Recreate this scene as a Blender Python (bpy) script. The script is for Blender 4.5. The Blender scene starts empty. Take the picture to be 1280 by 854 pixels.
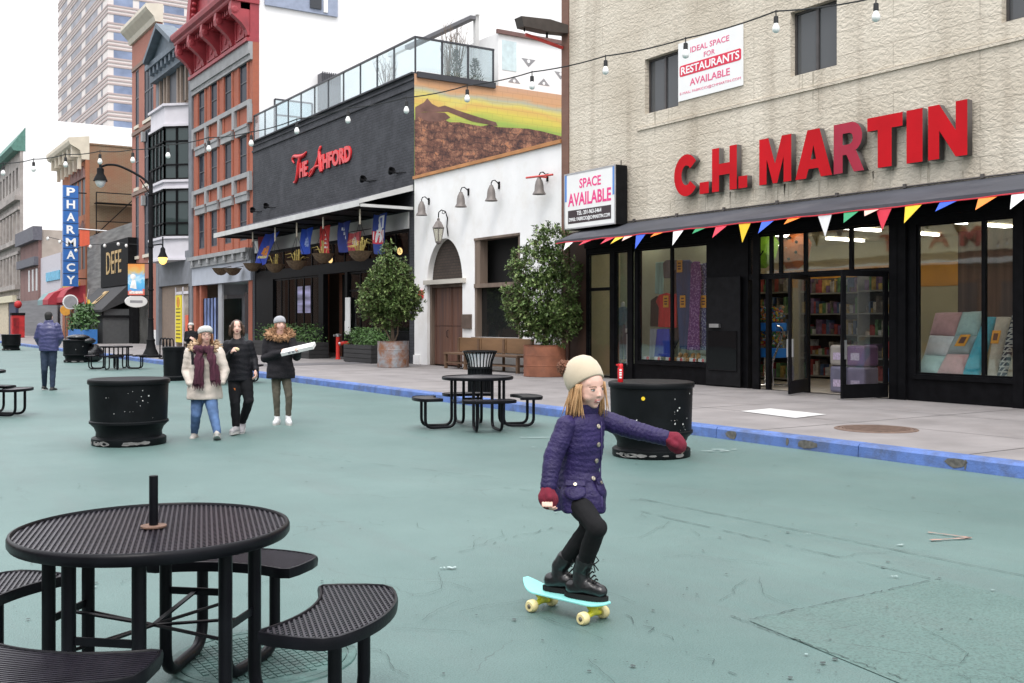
import bpy, bmesh, math, random
from mathutils import Vector, Matrix, noise
R = math.radians
PI = math.pi
random.seed(11)
scene = bpy.context.scene
COL = scene.collection

# ------------------------------------------------------------------ camera
CAM_H, FOC, HZ, YAW = 1.55, 1300.0, 402.0, 33.0
SN, CS = math.sin(R(YAW)), math.cos(R(YAW))
cam = bpy.data.objects.new("camera", bpy.data.cameras.new("camera"))
COL.objects.link(cam)
cam.location = (0, 0, CAM_H)
cam.rotation_euler = (R(90), 0, R(-YAW))
cam.data.sensor_width = 36.0
cam.data.lens = FOC / 1280 * 36
cam.data.shift_y = -(427 - HZ) / 1280
cam.data.clip_end = 3000
cam.data.clip_start = 0.05
scene.camera = cam

# ------------------------------------------------------------------ sky, sun, exposure (overcast)
SUN_EL, SUN_AZ = 58.0, 215.0          # the bright part of the overcast sky, behind the camera to the left
world = bpy.data.worlds.new("World")
scene.world = world
world.use_nodes = True
wn, wl = world.node_tree.nodes, world.node_tree.links
bg = wn["Background"]
sky = wn.new("ShaderNodeTexSky")
sky.sky_type = 'NISHITA'
sky.sun_disc = False
sky.sun_elevation = R(SUN_EL)
sky.sun_rotation = R(SUN_AZ)
sky.air_density, sky.dust_density, sky.ozone_density = 1.0, 4.0, 1.0
wtc = wn.new("ShaderNodeTexCoord")
wmap = wn.new("ShaderNodeMapping")
wmap.inputs['Scale'].default_value = (1.0, 1.0, 3.0)
wno = wn.new("ShaderNodeTexNoise")
wno.inputs['Scale'].default_value = 2.2
wno.inputs['Detail'].default_value = 6
wramp = wn.new("ShaderNodeValToRGB")
wramp.color_ramp.elements[0].position = .25
wramp.color_ramp.elements[0].color = (.82, .82, .82, 1)
wramp.color_ramp.elements[1].position = .6
wramp.color_ramp.elements[1].color = (1, 1, 1, 1)
wmix = wn.new("ShaderNodeMix")
wmix.data_type = 'RGBA'
wmix.inputs[7].default_value = (11.2, 11.3, 11.8, 1)     # bright cloud cover
wl.new(wtc.outputs['Generated'], wmap.inputs[0])
wl.new(wmap.outputs[0], wno.inputs['Vector'])
wl.new(wno.outputs['Fac'], wramp.inputs[0])
wl.new(wramp.outputs[0], wmix.inputs[0])
wl.new(sky.outputs[0], wmix.inputs[6])
# an overcast dome is brighter overhead than at the horizon
wsep = wn.new("ShaderNodeSeparateXYZ")
wgr = wn.new("ShaderNodeMapRange")
wgr.inputs[3].default_value = .58
wgr.inputs[4].default_value = 1.75
wsc = wn.new("ShaderNodeVectorMath")
wsc.operation = 'SCALE'
wl.new(wtc.outputs['Generated'], wsep.inputs[0])
wl.new(wsep.outputs[2], wgr.inputs[0])
wl.new(wmix.outputs[2], wsc.inputs[0])
wl.new(wgr.outputs[0], wsc.inputs['Scale'])
wl.new(wsc.outputs[0], bg.inputs[0])
bg.inputs[1].default_value = 0.105

sl = bpy.data.lights.new("sun", 'SUN')
sl.energy = 1.5
sl.angle = R(22)
sl.color = (1.0, .965, .92)
sun = bpy.data.objects.new("sun", sl)
COL.objects.link(sun)
# light comes FROM azimuth SUN_AZ (measured clockwise from +Y)
d = Vector((math.sin(R(SUN_AZ)) * math.cos(R(SUN_EL)), math.cos(R(SUN_AZ)) * math.cos(R(SUN_EL)), math.sin(R(SUN_EL))))
sun.rotation_euler = d.to_track_quat('Z', 'Y').to_euler()
sun.location = d * 60
vs = scene.view_settings
vs.view_transform = 'Standard'
vs.look = 'None'
vs.exposure = 0.52
vs.gamma = 1.0
vs.use_curve_mapping = False
scene.cycles.max_bounces = 8
scene.cycles.transparent_max_bounces = 24
scene.cycles.caustics_reflective = False
scene.cycles.caustics_refractive = False

# ------------------------------------------------------------------ measuring helpers (real planes)
def A_(px): return (px - 640) / FOC
def fy(px, X=16.0):
 a = A_(px); t = X / (SN + CS * a); return t * (CS - SN * a)
def fz(px, py, X=16.0):
 a = A_(px); t = X / (SN + CS * a); return CAM_H + (HZ - py) / FOC * t
def gp(px, py, z=0.0):
 a = A_(px); t = FOC * (CAM_H - z) / (py - HZ); return Vector((t * (SN + CS * a), t * (CS - SN * a), z))
def dp(px, t, z=0.0):
 a = A_(px); return Vector((t * (SN + CS * a), t * (CS - SN * a), z))
def yx(px, Y):
 a = A_(px); t = Y / (CS - SN * a); return t * (SN + CS * a)
def yz(px, py, Y):
 a = A_(px); t = Y / (CS - SN * a); return CAM_H + (HZ - py) / FOC * t

# ------------------------------------------------------------------ materials
MC = {}
def new_mat(name):
 m = bpy.data.materials.new(name); m.use_nodes = True
 nt = m.node_tree
 return m, nt.nodes, nt.links, nt.nodes['Principled BSDF']
def coords(n, l, sc=(1, 1, 1)):
 tc = n.new("ShaderNodeTexCoord"); mp = n.new("ShaderNodeMapping")
 mp.inputs['Scale'].default_value = sc
 l.new(tc.outputs['Object'], mp.inputs[0]); return mp.outputs[0]
def mat(name, col, rough=.6, var=.12, scale=5, bump=0.0, bscale=40, metal=0.0, spec=.5, stretch=(1, 1, 1), dirt=None, dscale=1.5, damt=.5, sheen=0, dlo=.5):
 if name in MC: return MC[name]
 m, n, l, p = new_mat(name)
 v = coords(n, l, stretch)
 no = n.new("ShaderNodeTexNoise"); no.inputs['Scale'].default_value = scale; no.inputs['Detail'].default_value = 5
 l.new(v, no.inputs['Vector'])
 rp = n.new("ShaderNodeValToRGB")
 rp.color_ramp.elements[0].position = .3; rp.color_ramp.elements[1].position = .7
 rp.color_ramp.elements[0].color = tuple(max(0, c * (1 - var)) for c in col) + (1,)
 rp.color_ramp.elements[1].color = tuple(min(1, c * (1 + var)) for c in col) + (1,)
 l.new(no.outputs['Fac'], rp.inputs[0])
 out = rp.outputs[0]
 if dirt:
  n2 = n.new("ShaderNodeTexNoise"); n2.inputs['Scale'].default_value = dscale; n2.inputs['Detail'].default_value = 8
  n2.inputs['Roughness'].default_value = .7
  l.new(v, n2.inputs['Vector'])
  r2 = n.new("ShaderNodeValToRGB"); r2.color_ramp.elements[0].position = dlo; r2.color_ramp.elements[1].position = dlo + .2
  l.new(n2.outputs['Fac'], r2.inputs[0])
  mu = n.new("ShaderNodeMath"); mu.operation = 'MULTIPLY'; mu.inputs[1].default_value = damt
  l.new(r2.outputs[0], mu.inputs[0])
  mx = n.new("ShaderNodeMix"); mx.data_type = 'RGBA'; mx.inputs[7].default_value = tuple(dirt) + (1,)
  l.new(mu.outputs[0], mx.inputs[0]); l.new(out, mx.inputs[6]); out = mx.outputs[2]
 l.new(out, p.inputs['Base Color'])
 p.inputs['Roughness'].default_value = rough
 p.inputs['Metallic'].default_value = metal
 p.inputs['Specular IOR Level'].default_value = spec
 if sheen: p.inputs['Sheen Weight'].default_value = sheen
 if bump:
  nb = n.new("ShaderNodeTexNoise"); nb.inputs['Scale'].default_value = bscale; nb.inputs['Detail'].default_value = 6
  l.new(v, nb.inputs['Vector'])
  b = n.new("ShaderNodeBump"); b.inputs['Strength'].default_value = min(1, bump); b.inputs['Distance'].default_value = .02
  l.new(nb.outputs['Fac'], b.inputs['Height']); l.new(b.outputs[0], p.inputs['Normal'])
 MC[name] = m
 return m
def wall_vec(n, l, sc=1.0):
 """(x+y, z) wall coordinates"""
 tc = n.new("ShaderNodeTexCoord"); s = n.new("ShaderNodeSeparateXYZ"); c = n.new("ShaderNodeCombineXYZ")
 a = n.new("ShaderNodeMath"); a.operation = 'ADD'
 l.new(tc.outputs['Object'], s.inputs[0]); l.new(s.outputs[0], a.inputs[0]); l.new(s.outputs[1], a.inputs[1])
 l.new(a.outputs[0], c.inputs[0]); l.new(s.outputs[2], c.inputs[1])
 return c.outputs[0], tc.outputs['Object']
def brick(name, c1, c2, mortar, bw=.22, bh=.075, ms=.008, rough=.85, bump=.4, stain=None, stain_amt=.5, stain_scale=.6, mortar_smooth=.1):
 if name in MC: return MC[name]
 m, n, l, p = new_mat(name)
 v, o = wall_vec(n, l)
 b = n.new("ShaderNodeTexBrick")
 b.inputs['Scale'].default_value = 1
 b.inputs['Brick Width'].default_value = bw; b.inputs['Row Height'].default_value = bh
 b.inputs['Mortar Size'].default_value = ms; b.inputs['Mortar Smooth'].default_value = mortar_smooth
 b.inputs['Color1'].default_value = tuple(c1) + (1,); b.inputs['Color2'].default_value = tuple(c2) + (1,)
 b.inputs['Mortar'].default_value = tuple(mortar) + (1,)
 l.new(v, b.inputs['Vector'])
 no = n.new("ShaderNodeTexNoise"); no.inputs['Scale'].default_value = stain_scale; no.inputs['Detail'].default_value = 8
 no.inputs['Roughness'].default_value = .65
 l.new(o, no.inputs['Vector'])
 rp = n.new("ShaderNodeValToRGB"); rp.color_ramp.elements[0].position = .45; rp.color_ramp.elements[1].position = .65
 l.new(no.outputs['Fac'], rp.inputs[0])
 mu = n.new("ShaderNodeMath"); mu.operation = 'MULTIPLY'; mu.inputs[1].default_value = stain_amt
 l.new(rp.outputs[0], mu.inputs[0])
 mx = n.new("ShaderNodeMix"); mx.data_type = 'RGBA'
 mx.inputs[7].default_value = tuple(stain or [c * .6 for c in c1]) + (1,)
 l.new(mu.outputs[0], mx.inputs[0]); l.new(b.outputs['Color'], mx.inputs[6])
 l.new(mx.outputs[2], p.inputs['Base Color'])
 p.inputs['Roughness'].default_value = rough
 bp = n.new("ShaderNodeBump"); bp.inputs['Strength'].default_value = bump; bp.inputs['Distance'].default_value = .01
 inv = n.new("ShaderNodeMath"); inv.operation = 'SUBTRACT'; inv.inputs[0].default_value = 1
 l.new(b.outputs['Fac'], inv.inputs[1]); l.new(inv.outputs[0], bp.inputs['Height']); l.new(bp.outputs[0], p.inputs['Normal'])
 MC[name] = m
 return m
def glass(name, tint=(.9, .95, .95), refl=.9, see=1.0, body=(.02, .025, .03), ior=1.5):
 """thin pane: Fresnel mirror over a see-through (or partly dark) sheet"""
 if name in MC: return MC[name]
 m, n, l, p = new_mat(name)
 out = n['Material Output']
 tr = n.new("ShaderNodeBsdfTransparent"); tr.inputs[0].default_value = tuple(tint) + (1,)
 gl = n.new("ShaderNodeBsdfGlossy"); gl.inputs['Roughness'].default_value = .02
 gl.inputs[0].default_value = (refl, refl, refl, 1)
 fr = n.new("ShaderNodeFresnel"); ge = n.new("ShaderNodeNewGeometry"); mr = n.new("ShaderNodeMapRange")
 mr.inputs[3].default_value = ior; mr.inputs[4].default_value = 1 / ior       # same mirror strength from both faces of the sheet
 l.new(ge.outputs['Backfacing'], mr.inputs[0]); l.new(mr.outputs[0], fr.inputs[0])
 no = n.new("ShaderNodeTexNoise"); no.inputs['Scale'].default_value = 1.3
 bp = n.new("ShaderNodeBump"); bp.inputs['Strength'].default_value = .012; bp.inputs['Distance'].default_value = .1
 v = coords(n, l); l.new(v, no.inputs['Vector']); l.new(no.outputs['Fac'], bp.inputs['Height']); l.new(bp.outputs[0], gl.inputs['Normal'])
 df = n.new("ShaderNodeBsdfDiffuse"); df.inputs[0].default_value = tuple(body) + (1,)
 m1 = n.new("ShaderNodeMixShader"); m1.inputs[0].default_value = see
 l.new(df.outputs[0], m1.inputs[1]); l.new(tr.outputs[0], m1.inputs[2])
 m2 = n.new("ShaderNodeMixShader")
 l.new(fr.outputs[0], m2.inputs[0]); l.new(m1.outputs[0], m2.inputs[1]); l.new(gl.outputs[0], m2.inputs[2])
 l.new(m2.outputs[0], out.inputs[0])
 MC[name] = m
 return m
def emit(name, col, s):
 if name in MC: return MC[name]
 m, n, l, p = new_mat(name)
 p.inputs['Base Color'].default_value = tuple(col) + (1,)
 p.inputs['Emission Color'].default_value = tuple(col) + (1,)
 p.inputs['Emission Strength'].default_value = s
 MC[name] = m
 return m

WORK = bpy.data.scenes.new('workbench')        # scratch scene where curves and remeshed skins are evaluated; removed at the end
# ------------------------------------------------------------------ mesh builder
class MB:
 def __init__(s): s.v = []; s.f = []; s.m = []
 def add(s, vs, fs, m=0):
  o = len(s.v); s.v += [tuple(x) for x in vs]
  for f in fs: s.f.append([i + o for i in f]); s.m.append(m)
 def box(s, x0, x1, y0, y1, z0, z1, m=0):
  if x0 > x1: x0, x1 = x1, x0
  if y0 > y1: y0, y1 = y1, y0
  if z0 > z1: z0, z1 = z1, z0
  s.add([(x0, y0, z0), (x1, y0, z0), (x1, y1, z0), (x0, y1, z0), (x0, y0, z1), (x1, y0, z1), (x1, y1, z1), (x0, y1, z1)],
   [(3, 2, 1, 0), (4, 5, 6, 7), (0, 1, 5, 4), (1, 2, 6, 5), (2, 3, 7, 6), (3, 0, 4, 7)], m)
 def obox(s, M, sx, sy, sz, m=0):
  c = [M @ Vector((a * sx / 2, b * sy / 2, e * sz / 2)) for a, b, e in
   ((-1, -1, -1), (1, -1, -1), (1, 1, -1), (-1, 1, -1), (-1, -1, 1), (1, -1, 1), (1, 1, 1), (-1, 1, 1))]
  s.add(c, [(3, 2, 1, 0), (4, 5, 6, 7), (0, 1, 5, 4), (1, 2, 6, 5), (2, 3, 7, 6), (3, 0, 4, 7)], m)
 def bar(s, a, b, w, h, up=(0, 0, 1), m=0):
  a, b = Vector(a), Vector(b); d = (b - a); L = d.length
  if L < 1e-6: return
  d /= L; u = Vector(up)
  if abs(d.dot(u)) > .98: u = Vector((1, 0, 0))
  x = d.cross(u).normalized(); z = x.cross(d).normalized()
  M = Matrix((x, d, z)).transposed().to_4x4(); M.translation = (a + b) / 2
  s.obox(M, w, L, h, m)
 def quad(s, *p, m=0): s.add(p, [tuple(range(len(p)))], m)
 def prism(s, pts, fn, d0, d1, m=0):
  """2-D outline extruded: fn(u, v, w) -> xyz"""
  k = len(pts)
  vs = [fn(u, v, d0) for u, v in pts] + [fn(u, v, d1) for u, v in pts]
  fs = [tuple(range(k - 1, -1, -1)), tuple(range(k, 2 * k))] + [(i, (i + 1) % k, (i + 1) % k + k, i + k) for i in range(k)]
  s.add(vs, fs, m)
 def tube(s, pts, r, seg=8, m=0, caps=True, sq=1.0):
  pts = [Vector(p) for p in pts]; n = len(pts)
  rs = r if isinstance(r, (list, tuple)) else [r] * n
  vs = []; prev = None
  for i, p in enumerate(pts):
   t = (pts[min(i + 1, n - 1)] - pts[max(i - 1, 0)])
   t = t.normalized() if t.length > 1e-9 else Vector((0, 0, 1))
   if prev is None:
    a = Vector((0, 0, 1)) if abs(t.z) < .9 else Vector((1, 0, 0))
    x = t.cross(a).normalized()
   else:
    x = prev - t * prev.dot(t)
    x = x.normalized() if x.length > 1e-6 else t.orthogonal().normalized()
   prev = x; y = t.cross(x)
   for k in range(seg):
    an = 2 * PI * k / seg
    vs.append(p + (x * math.cos(an) + y * math.sin(an) * sq) * rs[i])
  fs = []
  for i in range(n - 1):
   for k in range(seg):
    fs.append((i * seg + k, i * seg + (k + 1) % seg, (i + 1) * seg + (k + 1) % seg, (i + 1) * seg + k))
  if caps:
   fs.append(tuple(range(seg - 1, -1, -1))); fs.append(tuple((n - 1) * seg + k for k in range(seg)))
  s.add(vs, fs, m)
 def lathe(s, prof, c=(0, 0, 0), seg=24, m=0, sx=1, sy=1, M=None, closed=False):
  vs = []; fs = []; n = len(prof)
  for r, z in prof:
   for k in range(seg):
    a = 2 * PI * k / seg
    q = Vector((r * math.cos(a) * sx, r * math.sin(a) * sy, z))
    vs.append((M @ q) if M else q + Vector(c))
  for i in range(n - 1):
   for k in range(seg):
    fs.append((i * seg + k, i * seg + (k + 1) % seg, (i + 1) * seg + (k + 1) % seg, (i + 1) * seg + k))
  if prof[0][0] > 1e-5: fs.append(tuple(range(seg - 1, -1, -1)))
  if prof[-1][0] > 1e-5: fs.append(tuple((n - 1) * seg + k for k in range(seg)))
  s.add(vs, fs, m)
 def ell(s, c, r, M=None, seg=16, rings=10, m=0):
  c = Vector(c); vs = []; fs = []
  for i in range(rings + 1):
   th = PI * i / rings
   for k in range(seg):
    a = 2 * PI * k / seg
    q = Vector((r[0] * math.sin(th) * math.cos(a), r[1] * math.sin(th) * math.sin(a), -r[2] * math.cos(th)))
    if M: q = M @ q
    vs.append(c + q)
  for i in range(rings):
   for k in range(seg):
    fs.append((i * seg + k, i * seg + (k + 1) % seg, (i + 1) * seg + (k + 1) % seg, (i + 1) * seg + k))
  s.add(vs, fs, m)
 def limb(s, pts, rs, seg=12, m=0):
  s.tube(pts, rs, seg, m)
  for p, r in zip(pts, rs): s.ell(p, (r, r, r), None, seg, 8, m)
 def loft(s, st, f, seg=24, m=0):
  """horizontal elliptical rings: stations (centre, half width, half depth) with facing f"""
  f = Vector((f[0], f[1], 0)).normalized(); rt = Vector((f.y, -f.x, 0)); vs = []; n = len(st)
  for c, a, b in st:
   for k in range(seg):
    t = 2 * PI * k / seg
    vs.append(Vector(c) + rt * (a * math.cos(t)) + f * (b * math.sin(t)))
  fs = [tuple(range(seg - 1, -1, -1)), tuple((n - 1) * seg + k for k in range(seg))]
  for i in range(n - 1):
   for k in range(seg):
    fs.append((i * seg + k, i * seg + (k + 1) % seg, (i + 1) * seg + (k + 1) % seg, (i + 1) * seg + k))
  s.add(vs, fs, m)
 def wall(s, fn, u0, u1, v0, v1, th, holes, m=0, reveal=None):
  """wall sheet of thickness th with rectangular holes; fn(u, v, w): w is depth into the wall"""
  us = sorted({u0, u1} | {h[0] for h in holes} | {h[1] for h in holes})
  vv = sorted({v0, v1} | {h[2] for h in holes} | {h[3] for h in holes})
  us = [u for u in us if u0 <= u <= u1]; vv = [v for v in vv if v0 <= v <= v1]
  inh = lambda u, v: any(h[0] < u < h[1] and h[2] < v < h[3] for h in holes)
  for i in range(len(us) - 1):
   for j in range(len(vv) - 1):
    a, b, c, e = us[i], us[i + 1], vv[j], vv[j + 1]
    if inh((a + b) / 2, (c + e) / 2): continue
    s.quad(fn(a, c, 0), fn(b, c, 0), fn(b, e, 0), fn(a, e, 0), m=m)
    s.quad(fn(a, c, th), fn(a, e, th), fn(b, e, th), fn(b, c, th), m=m)
  rv = m if reveal is None else reveal
  for h in holes + [(u0, u1, v0, v1)]:
   a, b, c, e = h
   for p, q in (((a, c), (b, c)), ((b, c), (b, e)), ((b, e), (a, e)), ((a, e), (a, c))):
    s.quad(fn(p[0], p[1], 0), fn(q[0], q[1], 0), fn(q[0], q[1], th), fn(p[0], p[1], th), m=rv)
 def mesh(s, name, mats, smooth=None, M=None):
  me = bpy.data.meshes.new(name)
  me.from_pydata(s.v, [], s.f)
  if not isinstance(mats, (list, tuple)): mats = [mats]
  for x in mats: me.materials.append(x)
  if len(mats) > 1: me.polygons.foreach_set('material_index', s.m)
  if M: me.transform(M)
  if smooth is not None:
   bm = bmesh.new(); bm.from_mesh(me)
   bmesh.ops.remove_doubles(bm, verts=bm.verts, dist=1e-5)
   bmesh.ops.recalc_face_normals(bm, faces=bm.faces)
   bm.to_mesh(me); bm.free()
   me.polygons.foreach_set('use_smooth', [True] * len(me.polygons))
   me.set_sharp_from_angle(angle=R(smooth))
  me.update()
  return me
 def build(s, name, mats, parent=None, smooth=None, w=False, bevel=0, label=None):
  M = None
  if w and parent:
   r = parent
   while r.parent: r = r.parent
   M = Matrix.Translation(-r.location)
  o = bpy.data.objects.new(name, s.mesh(name, mats, smooth, M))
  COL.objects.link(o)
  if parent: o.parent = parent
  if bevel:
   b = o.modifiers.new("bevel", 'BEVEL'); b.width = bevel; b.segments = 2; b.limit_method = 'ANGLE'
  if label: o['label'] = label
  return o
def thing(name, label, cat, loc=(0, 0, 0), rz=0, group=None):
 o = bpy.data.objects.new(name, None); COL.objects.link(o)
 o.empty_display_size = .2
 o.location = loc; o.rotation_euler = (0, 0, rz); o['label'] = label; o['category'] = cat
 if group: o['group'] = group
 return o
def tag(o, label, cat, group=None):
 o['label'] = label; o['category'] = cat
 if group: o['group'] = group
 return o
def struct(name, mb, m, smooth=None):
 o = mb.build(name, m, None, smooth); o['kind'] = 'structure'; return o
def kids(o): return [c for c in COL.objects if c.parent == o]
def copy_tree(o, parent=None):
 c = o.copy(); COL.objects.link(c); c.parent = parent
 for ch in kids(o): copy_tree(ch, c)
 return c
def fillet(pts, r, n=6):
 pts = [Vector(p) for p in pts]; out = [pts[0]]
 for i in range(1, len(pts) - 1):
  a, b, c = pts[i - 1], pts[i], pts[i + 1]
  d1 = (a - b).normalized(); d2 = (c - b).normalized()
  k = min(r, (a - b).length * .49, (c - b).length * .49)
  p, q = b + d1 * k, b + d2 * k
  for j in range(n + 1):
   t = j / n; out.append(p * (1 - t) ** 2 + b * 2 * t * (1 - t) + q * t * t)
 out.append(pts[-1]); return out
def FAC(X, Y, Z):          # frame on a facade facing -X : local x to the viewer's right (-Y), y up, z out
 M = Matrix(((0, 0, -1, X), (-1, 0, 0, Y), (0, 1, 0, Z), (0, 0, 0, 1))); return M
def PER(X, Y, Z):          # frame on a wall facing -Y (towards the camera end of the street)
 return Matrix(((1, 0, 0, X), (0, 0, -1, Y), (0, 1, 0, Z), (0, 0, 0, 1)))
def text_obj(name, s, M, m, parent=None, w=1.0, h=None, ext=.004, bold=0.0, world=True, spacing=1.0, label=None, shear=0, bevel=0):
 """lettering fitted to width w and height h, centred on M"""
 cu = bpy.data.curves.new(name, 'FONT'); cu.body = s; cu.size = 1; cu.extrude = .01; cu.offset = bold
 cu.align_x = 'CENTER'; cu.space_character = spacing; cu.resolution_u = 3; cu.shear = shear
 o = bpy.data.objects.new(name, cu); WORK.collection.objects.link(o)
 WORK.view_layers[0].update(); dg = WORK.view_layers[0].depsgraph
 me = bpy.data.meshes.new_from_object(o.evaluated_get(dg))
 bpy.data.objects.remove(o); bpy.data.curves.remove(cu)
 xs = [v.co.x for v in me.vertices]; ys = [v.co.y for v in me.vertices]
 x0, x1, y0, y1 = min(xs), max(xs), min(ys), max(ys)
 kx = w / (x1 - x0); ky = kx if h is None else h / (y1 - y0)
 me.transform(Matrix.Translation((-(x0 + x1) / 2, -(y0 + y1) / 2, .01)))
 me.transform(Matrix.Diagonal((kx, ky, ext / .02, 1)))
 M = M.copy()
 if parent and world:
  r = parent
  while r.parent: r = r.parent
  M = Matrix.Translation(-r.location) @ M
 me.transform(M)
 me.materials.clear(); me.materials.append(m)
 me.name = name
 ob = bpy.data.objects.new(name, me); COL.objects.link(ob)
 if parent: ob.parent = parent
 if label: ob['label'] = label
 return ob
def remeshed(mb, voxel, it=3, fac=.5):
 """one continuous skin round everything in mb"""
 me0 = mb.mesh("tmp", mat('tmp_grey', (.5, .5, .5)), None)
 o = bpy.data.objects.new("tmp", me0); WORK.collection.objects.link(o)
 r = o.modifiers.new("r", 'REMESH'); r.mode = 'VOXEL'; r.voxel_size = voxel
 if it:
  sm = o.modifiers.new("s", 'SMOOTH'); sm.factor = fac; sm.iterations = it
 WORK.view_layers[0].update(); dg = WORK.view_layers[0].depsgraph
 me = bpy.data.meshes.new_from_object(o.evaluated_get(dg))
 bpy.data.objects.remove(o); bpy.data.meshes.remove(me0)
 me.polygons.foreach_set('use_smooth', [True] * len(me.polygons))
 return me
def blob(name, mb, mats, parent, voxel=.01, it=3, facefn=None, disp=None, label=None):
 me = remeshed(mb, voxel, it)
 if disp:
  cs = [(v.co.copy(), v.normal.copy()) for v in me.vertices]; fl = []
  for c, n_ in cs: fl.extend(c + disp(c, n_))
  me.vertices.foreach_set('co', fl); me.update()
 me.name = name; me.materials.clear()
 if not isinstance(mats, (list, tuple)): mats = [mats]
 for m in mats: me.materials.append(m)
 if facefn:
  me.polygons.foreach_set('material_index', [facefn(p.center) for p in me.polygons])
 else:
  me.polygons.foreach_set('material_index', [0] * len(me.polygons))
 o = bpy.data.objects.new(name, me); COL.objects.link(o); o.parent = parent
 if label: o['label'] = label
 return o
# ================================================================== ground, kerb, pavement
FX, KX, SWZ = 16.0, 9.8, 0.15          # facade line, kerb line, pavement height
def teal(name, a, b, rough_amt, speck):
 m, n, l, p = new_mat(name)
 v = coords(n, l)
 n1 = n.new("ShaderNodeTexNoise"); n1.inputs['Scale'].default_value = .35; n1.inputs['Detail'].default_value = 9; n1.inputs['Roughness'].default_value = .65
 l.new(v, n1.inputs['Vector'])
 r1 = n.new("ShaderNodeValToRGB"); r1.color_ramp.elements[0].position = .32; r1.color_ramp.elements[1].position = .7
 r1.color_ramp.elements[0].color = tuple(a) + (1,); r1.color_ramp.elements[1].color = tuple(b) + (1,)
 l.new(n1.outputs['Fac'], r1.inputs[0])
 # scuffed streaks along the street
 mp = n.new("ShaderNodeMapping"); mp.inputs['Scale'].default_value = (2.2, .35, 1); l.new(v, mp.inputs[0])
 n3 = n.new("ShaderNodeTexNoise"); n3.inputs['Scale'].default_value = 1.0; n3.inputs['Detail'].default_value = 7; n3.inputs['Roughness'].default_value = .7
 l.new(mp.outputs[0], n3.inputs['Vector'])
 r3 = n.new("ShaderNodeValToRGB"); r3.color_ramp.elements[0].position = .5; r3.color_ramp.elements[1].position = .74
 l.new(n3.outputs['Fac'], r3.inputs[0])
 k3 = n.new("ShaderNodeMath"); k3.operation = 'MULTIPLY'; k3.inputs[1].default_value = .38; l.new(r3.outputs[0], k3.inputs[0])
 mx = n.new("ShaderNodeMix"); mx.data_type = 'RGBA'; mx.inputs[7].default_value = (.105, .130, .127, 1)
 l.new(k3.outputs[0], mx.inputs[0]); l.new(r1.outputs[0], mx.inputs[6])
 # aggregate speckle
 n2 = n.new("ShaderNodeTexNoise"); n2.inputs['Scale'].default_value = speck; n2.inputs['Detail'].default_value = 3
 l.new(v, n2.inputs['Vector'])
 r2 = n.new("ShaderNodeValToRGB"); r2.color_ramp.elements[0].position = .3; r2.color_ramp.elements[1].position = .55
 r2.color_ramp.elements[0].color = (1 - rough_amt,) * 3 + (1,); r2.color_ramp.elements[1].color = (1, 1, 1, 1)
 l.new(n2.outputs['Fac'], r2.inputs[0])
 mm = n.new("ShaderNodeMix"); mm.data_type = 'RGBA'; mm.blend_type = 'MULTIPLY'; mm.inputs[0].default_value = 1
 l.new(mx.outputs[2], mm.inputs[6]); l.new(r2.outputs[0], mm.inputs[7])
 # hairline cracks, only in some areas
 nd = n.new("ShaderNodeTexNoise"); nd.inputs['Scale'].default_value = 2.5; nd.inputs['Detail'].default_value = 4; l.new(v, nd.inputs['Vector'])
 ad = n.new("ShaderNodeMix"); ad.data_type = 'VECTOR'; ad.inputs[0].default_value = .25
 l.new(v, ad.inputs[4]); l.new(nd.outputs['Color'], ad.inputs[5])
 vo = n.new("ShaderNodeTexVoronoi"); vo.feature = 'DISTANCE_TO_EDGE'; vo.inputs['Scale'].default_value = .95; l.new(ad.outputs[1], vo.inputs['Vector'])
 lt = n.new("ShaderNodeMath"); lt.operation = 'LESS_THAN'; lt.inputs[1].default_value = .0022; l.new(vo.outputs['Distance'], lt.inputs[0])
 n4 = n.new("ShaderNodeTexNoise"); n4.inputs['Scale'].default_value = .55; n4.inputs['Detail'].default_value = 2; l.new(v, n4.inputs['Vector'])
 g4 = n.new("ShaderNodeMath"); g4.operation = 'GREATER_THAN'; g4.inputs[1].default_value = .58; l.new(n4.outputs['Fac'], g4.inputs[0])
 m4 = n.new("ShaderNodeMath"); m4.operation = 'MULTIPLY'; l.new(lt.outputs[0], m4.inputs[0]); l.new(g4.outputs[0], m4.inputs[1])
 m5 = n.new("ShaderNodeMath"); m5.operation = 'MULTIPLY'; m5.inputs[1].default_value = .4; l.new(m4.outputs[0], m5.inputs[0])
 mc = n.new("ShaderNodeMix"); mc.data_type = 'RGBA'; mc.inputs[7].default_value = (.03, .04, .04, 1)
 l.new(m5.outputs[0], mc.inputs[0]); l.new(mm.outputs[2], mc.inputs[6])
 l.new(mc.outputs[2], p.inputs['Base Color'])
 p.inputs['Roughness'].default_value = .5; p.inputs['Specular IOR Level'].default_value = .5
 bp = n.new("ShaderNodeBump"); bp.inputs['Strength'].default_value = .4 + rough_amt * .5; bp.inputs['Distance'].default_value = .006
 l.new(n2.outputs['Fac'], bp.inputs['Height']); l.new(bp.outputs[0], p.inputs['Normal'])
 return m
TEAL = teal('teal_paint', (.082, .144, .134), (.130, .207, .193), .34, 120)
TEAL2 = teal('teal_paint_rough', (.077, .140, .128), (.122, .198, .180), .40, 75)
CONC = mat('pavement_concrete', (.215, .20, .197), .85, .16, 1.3, .15, 90, dirt=(.15, .135, .13), dscale=1.2, damt=.5)
BLUE = mat('kerb_blue', (.09, .165, .42), .6, .2, 3, .3, 50, dirt=(.07, .09, .15), dscale=3.2, damt=.8, dlo=.44)
DARKLINE = mat('joint_dark', (.045, .07, .066), .9, .3)
DARKC = mat('joint_concrete', (.12, .11, .11), .9, .2)
WHITEP = mat('white_road_paint', (.56, .56, .55), .7, .1, 8, dirt=(.3, .3, .3), dscale=6, damt=.6)

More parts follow.
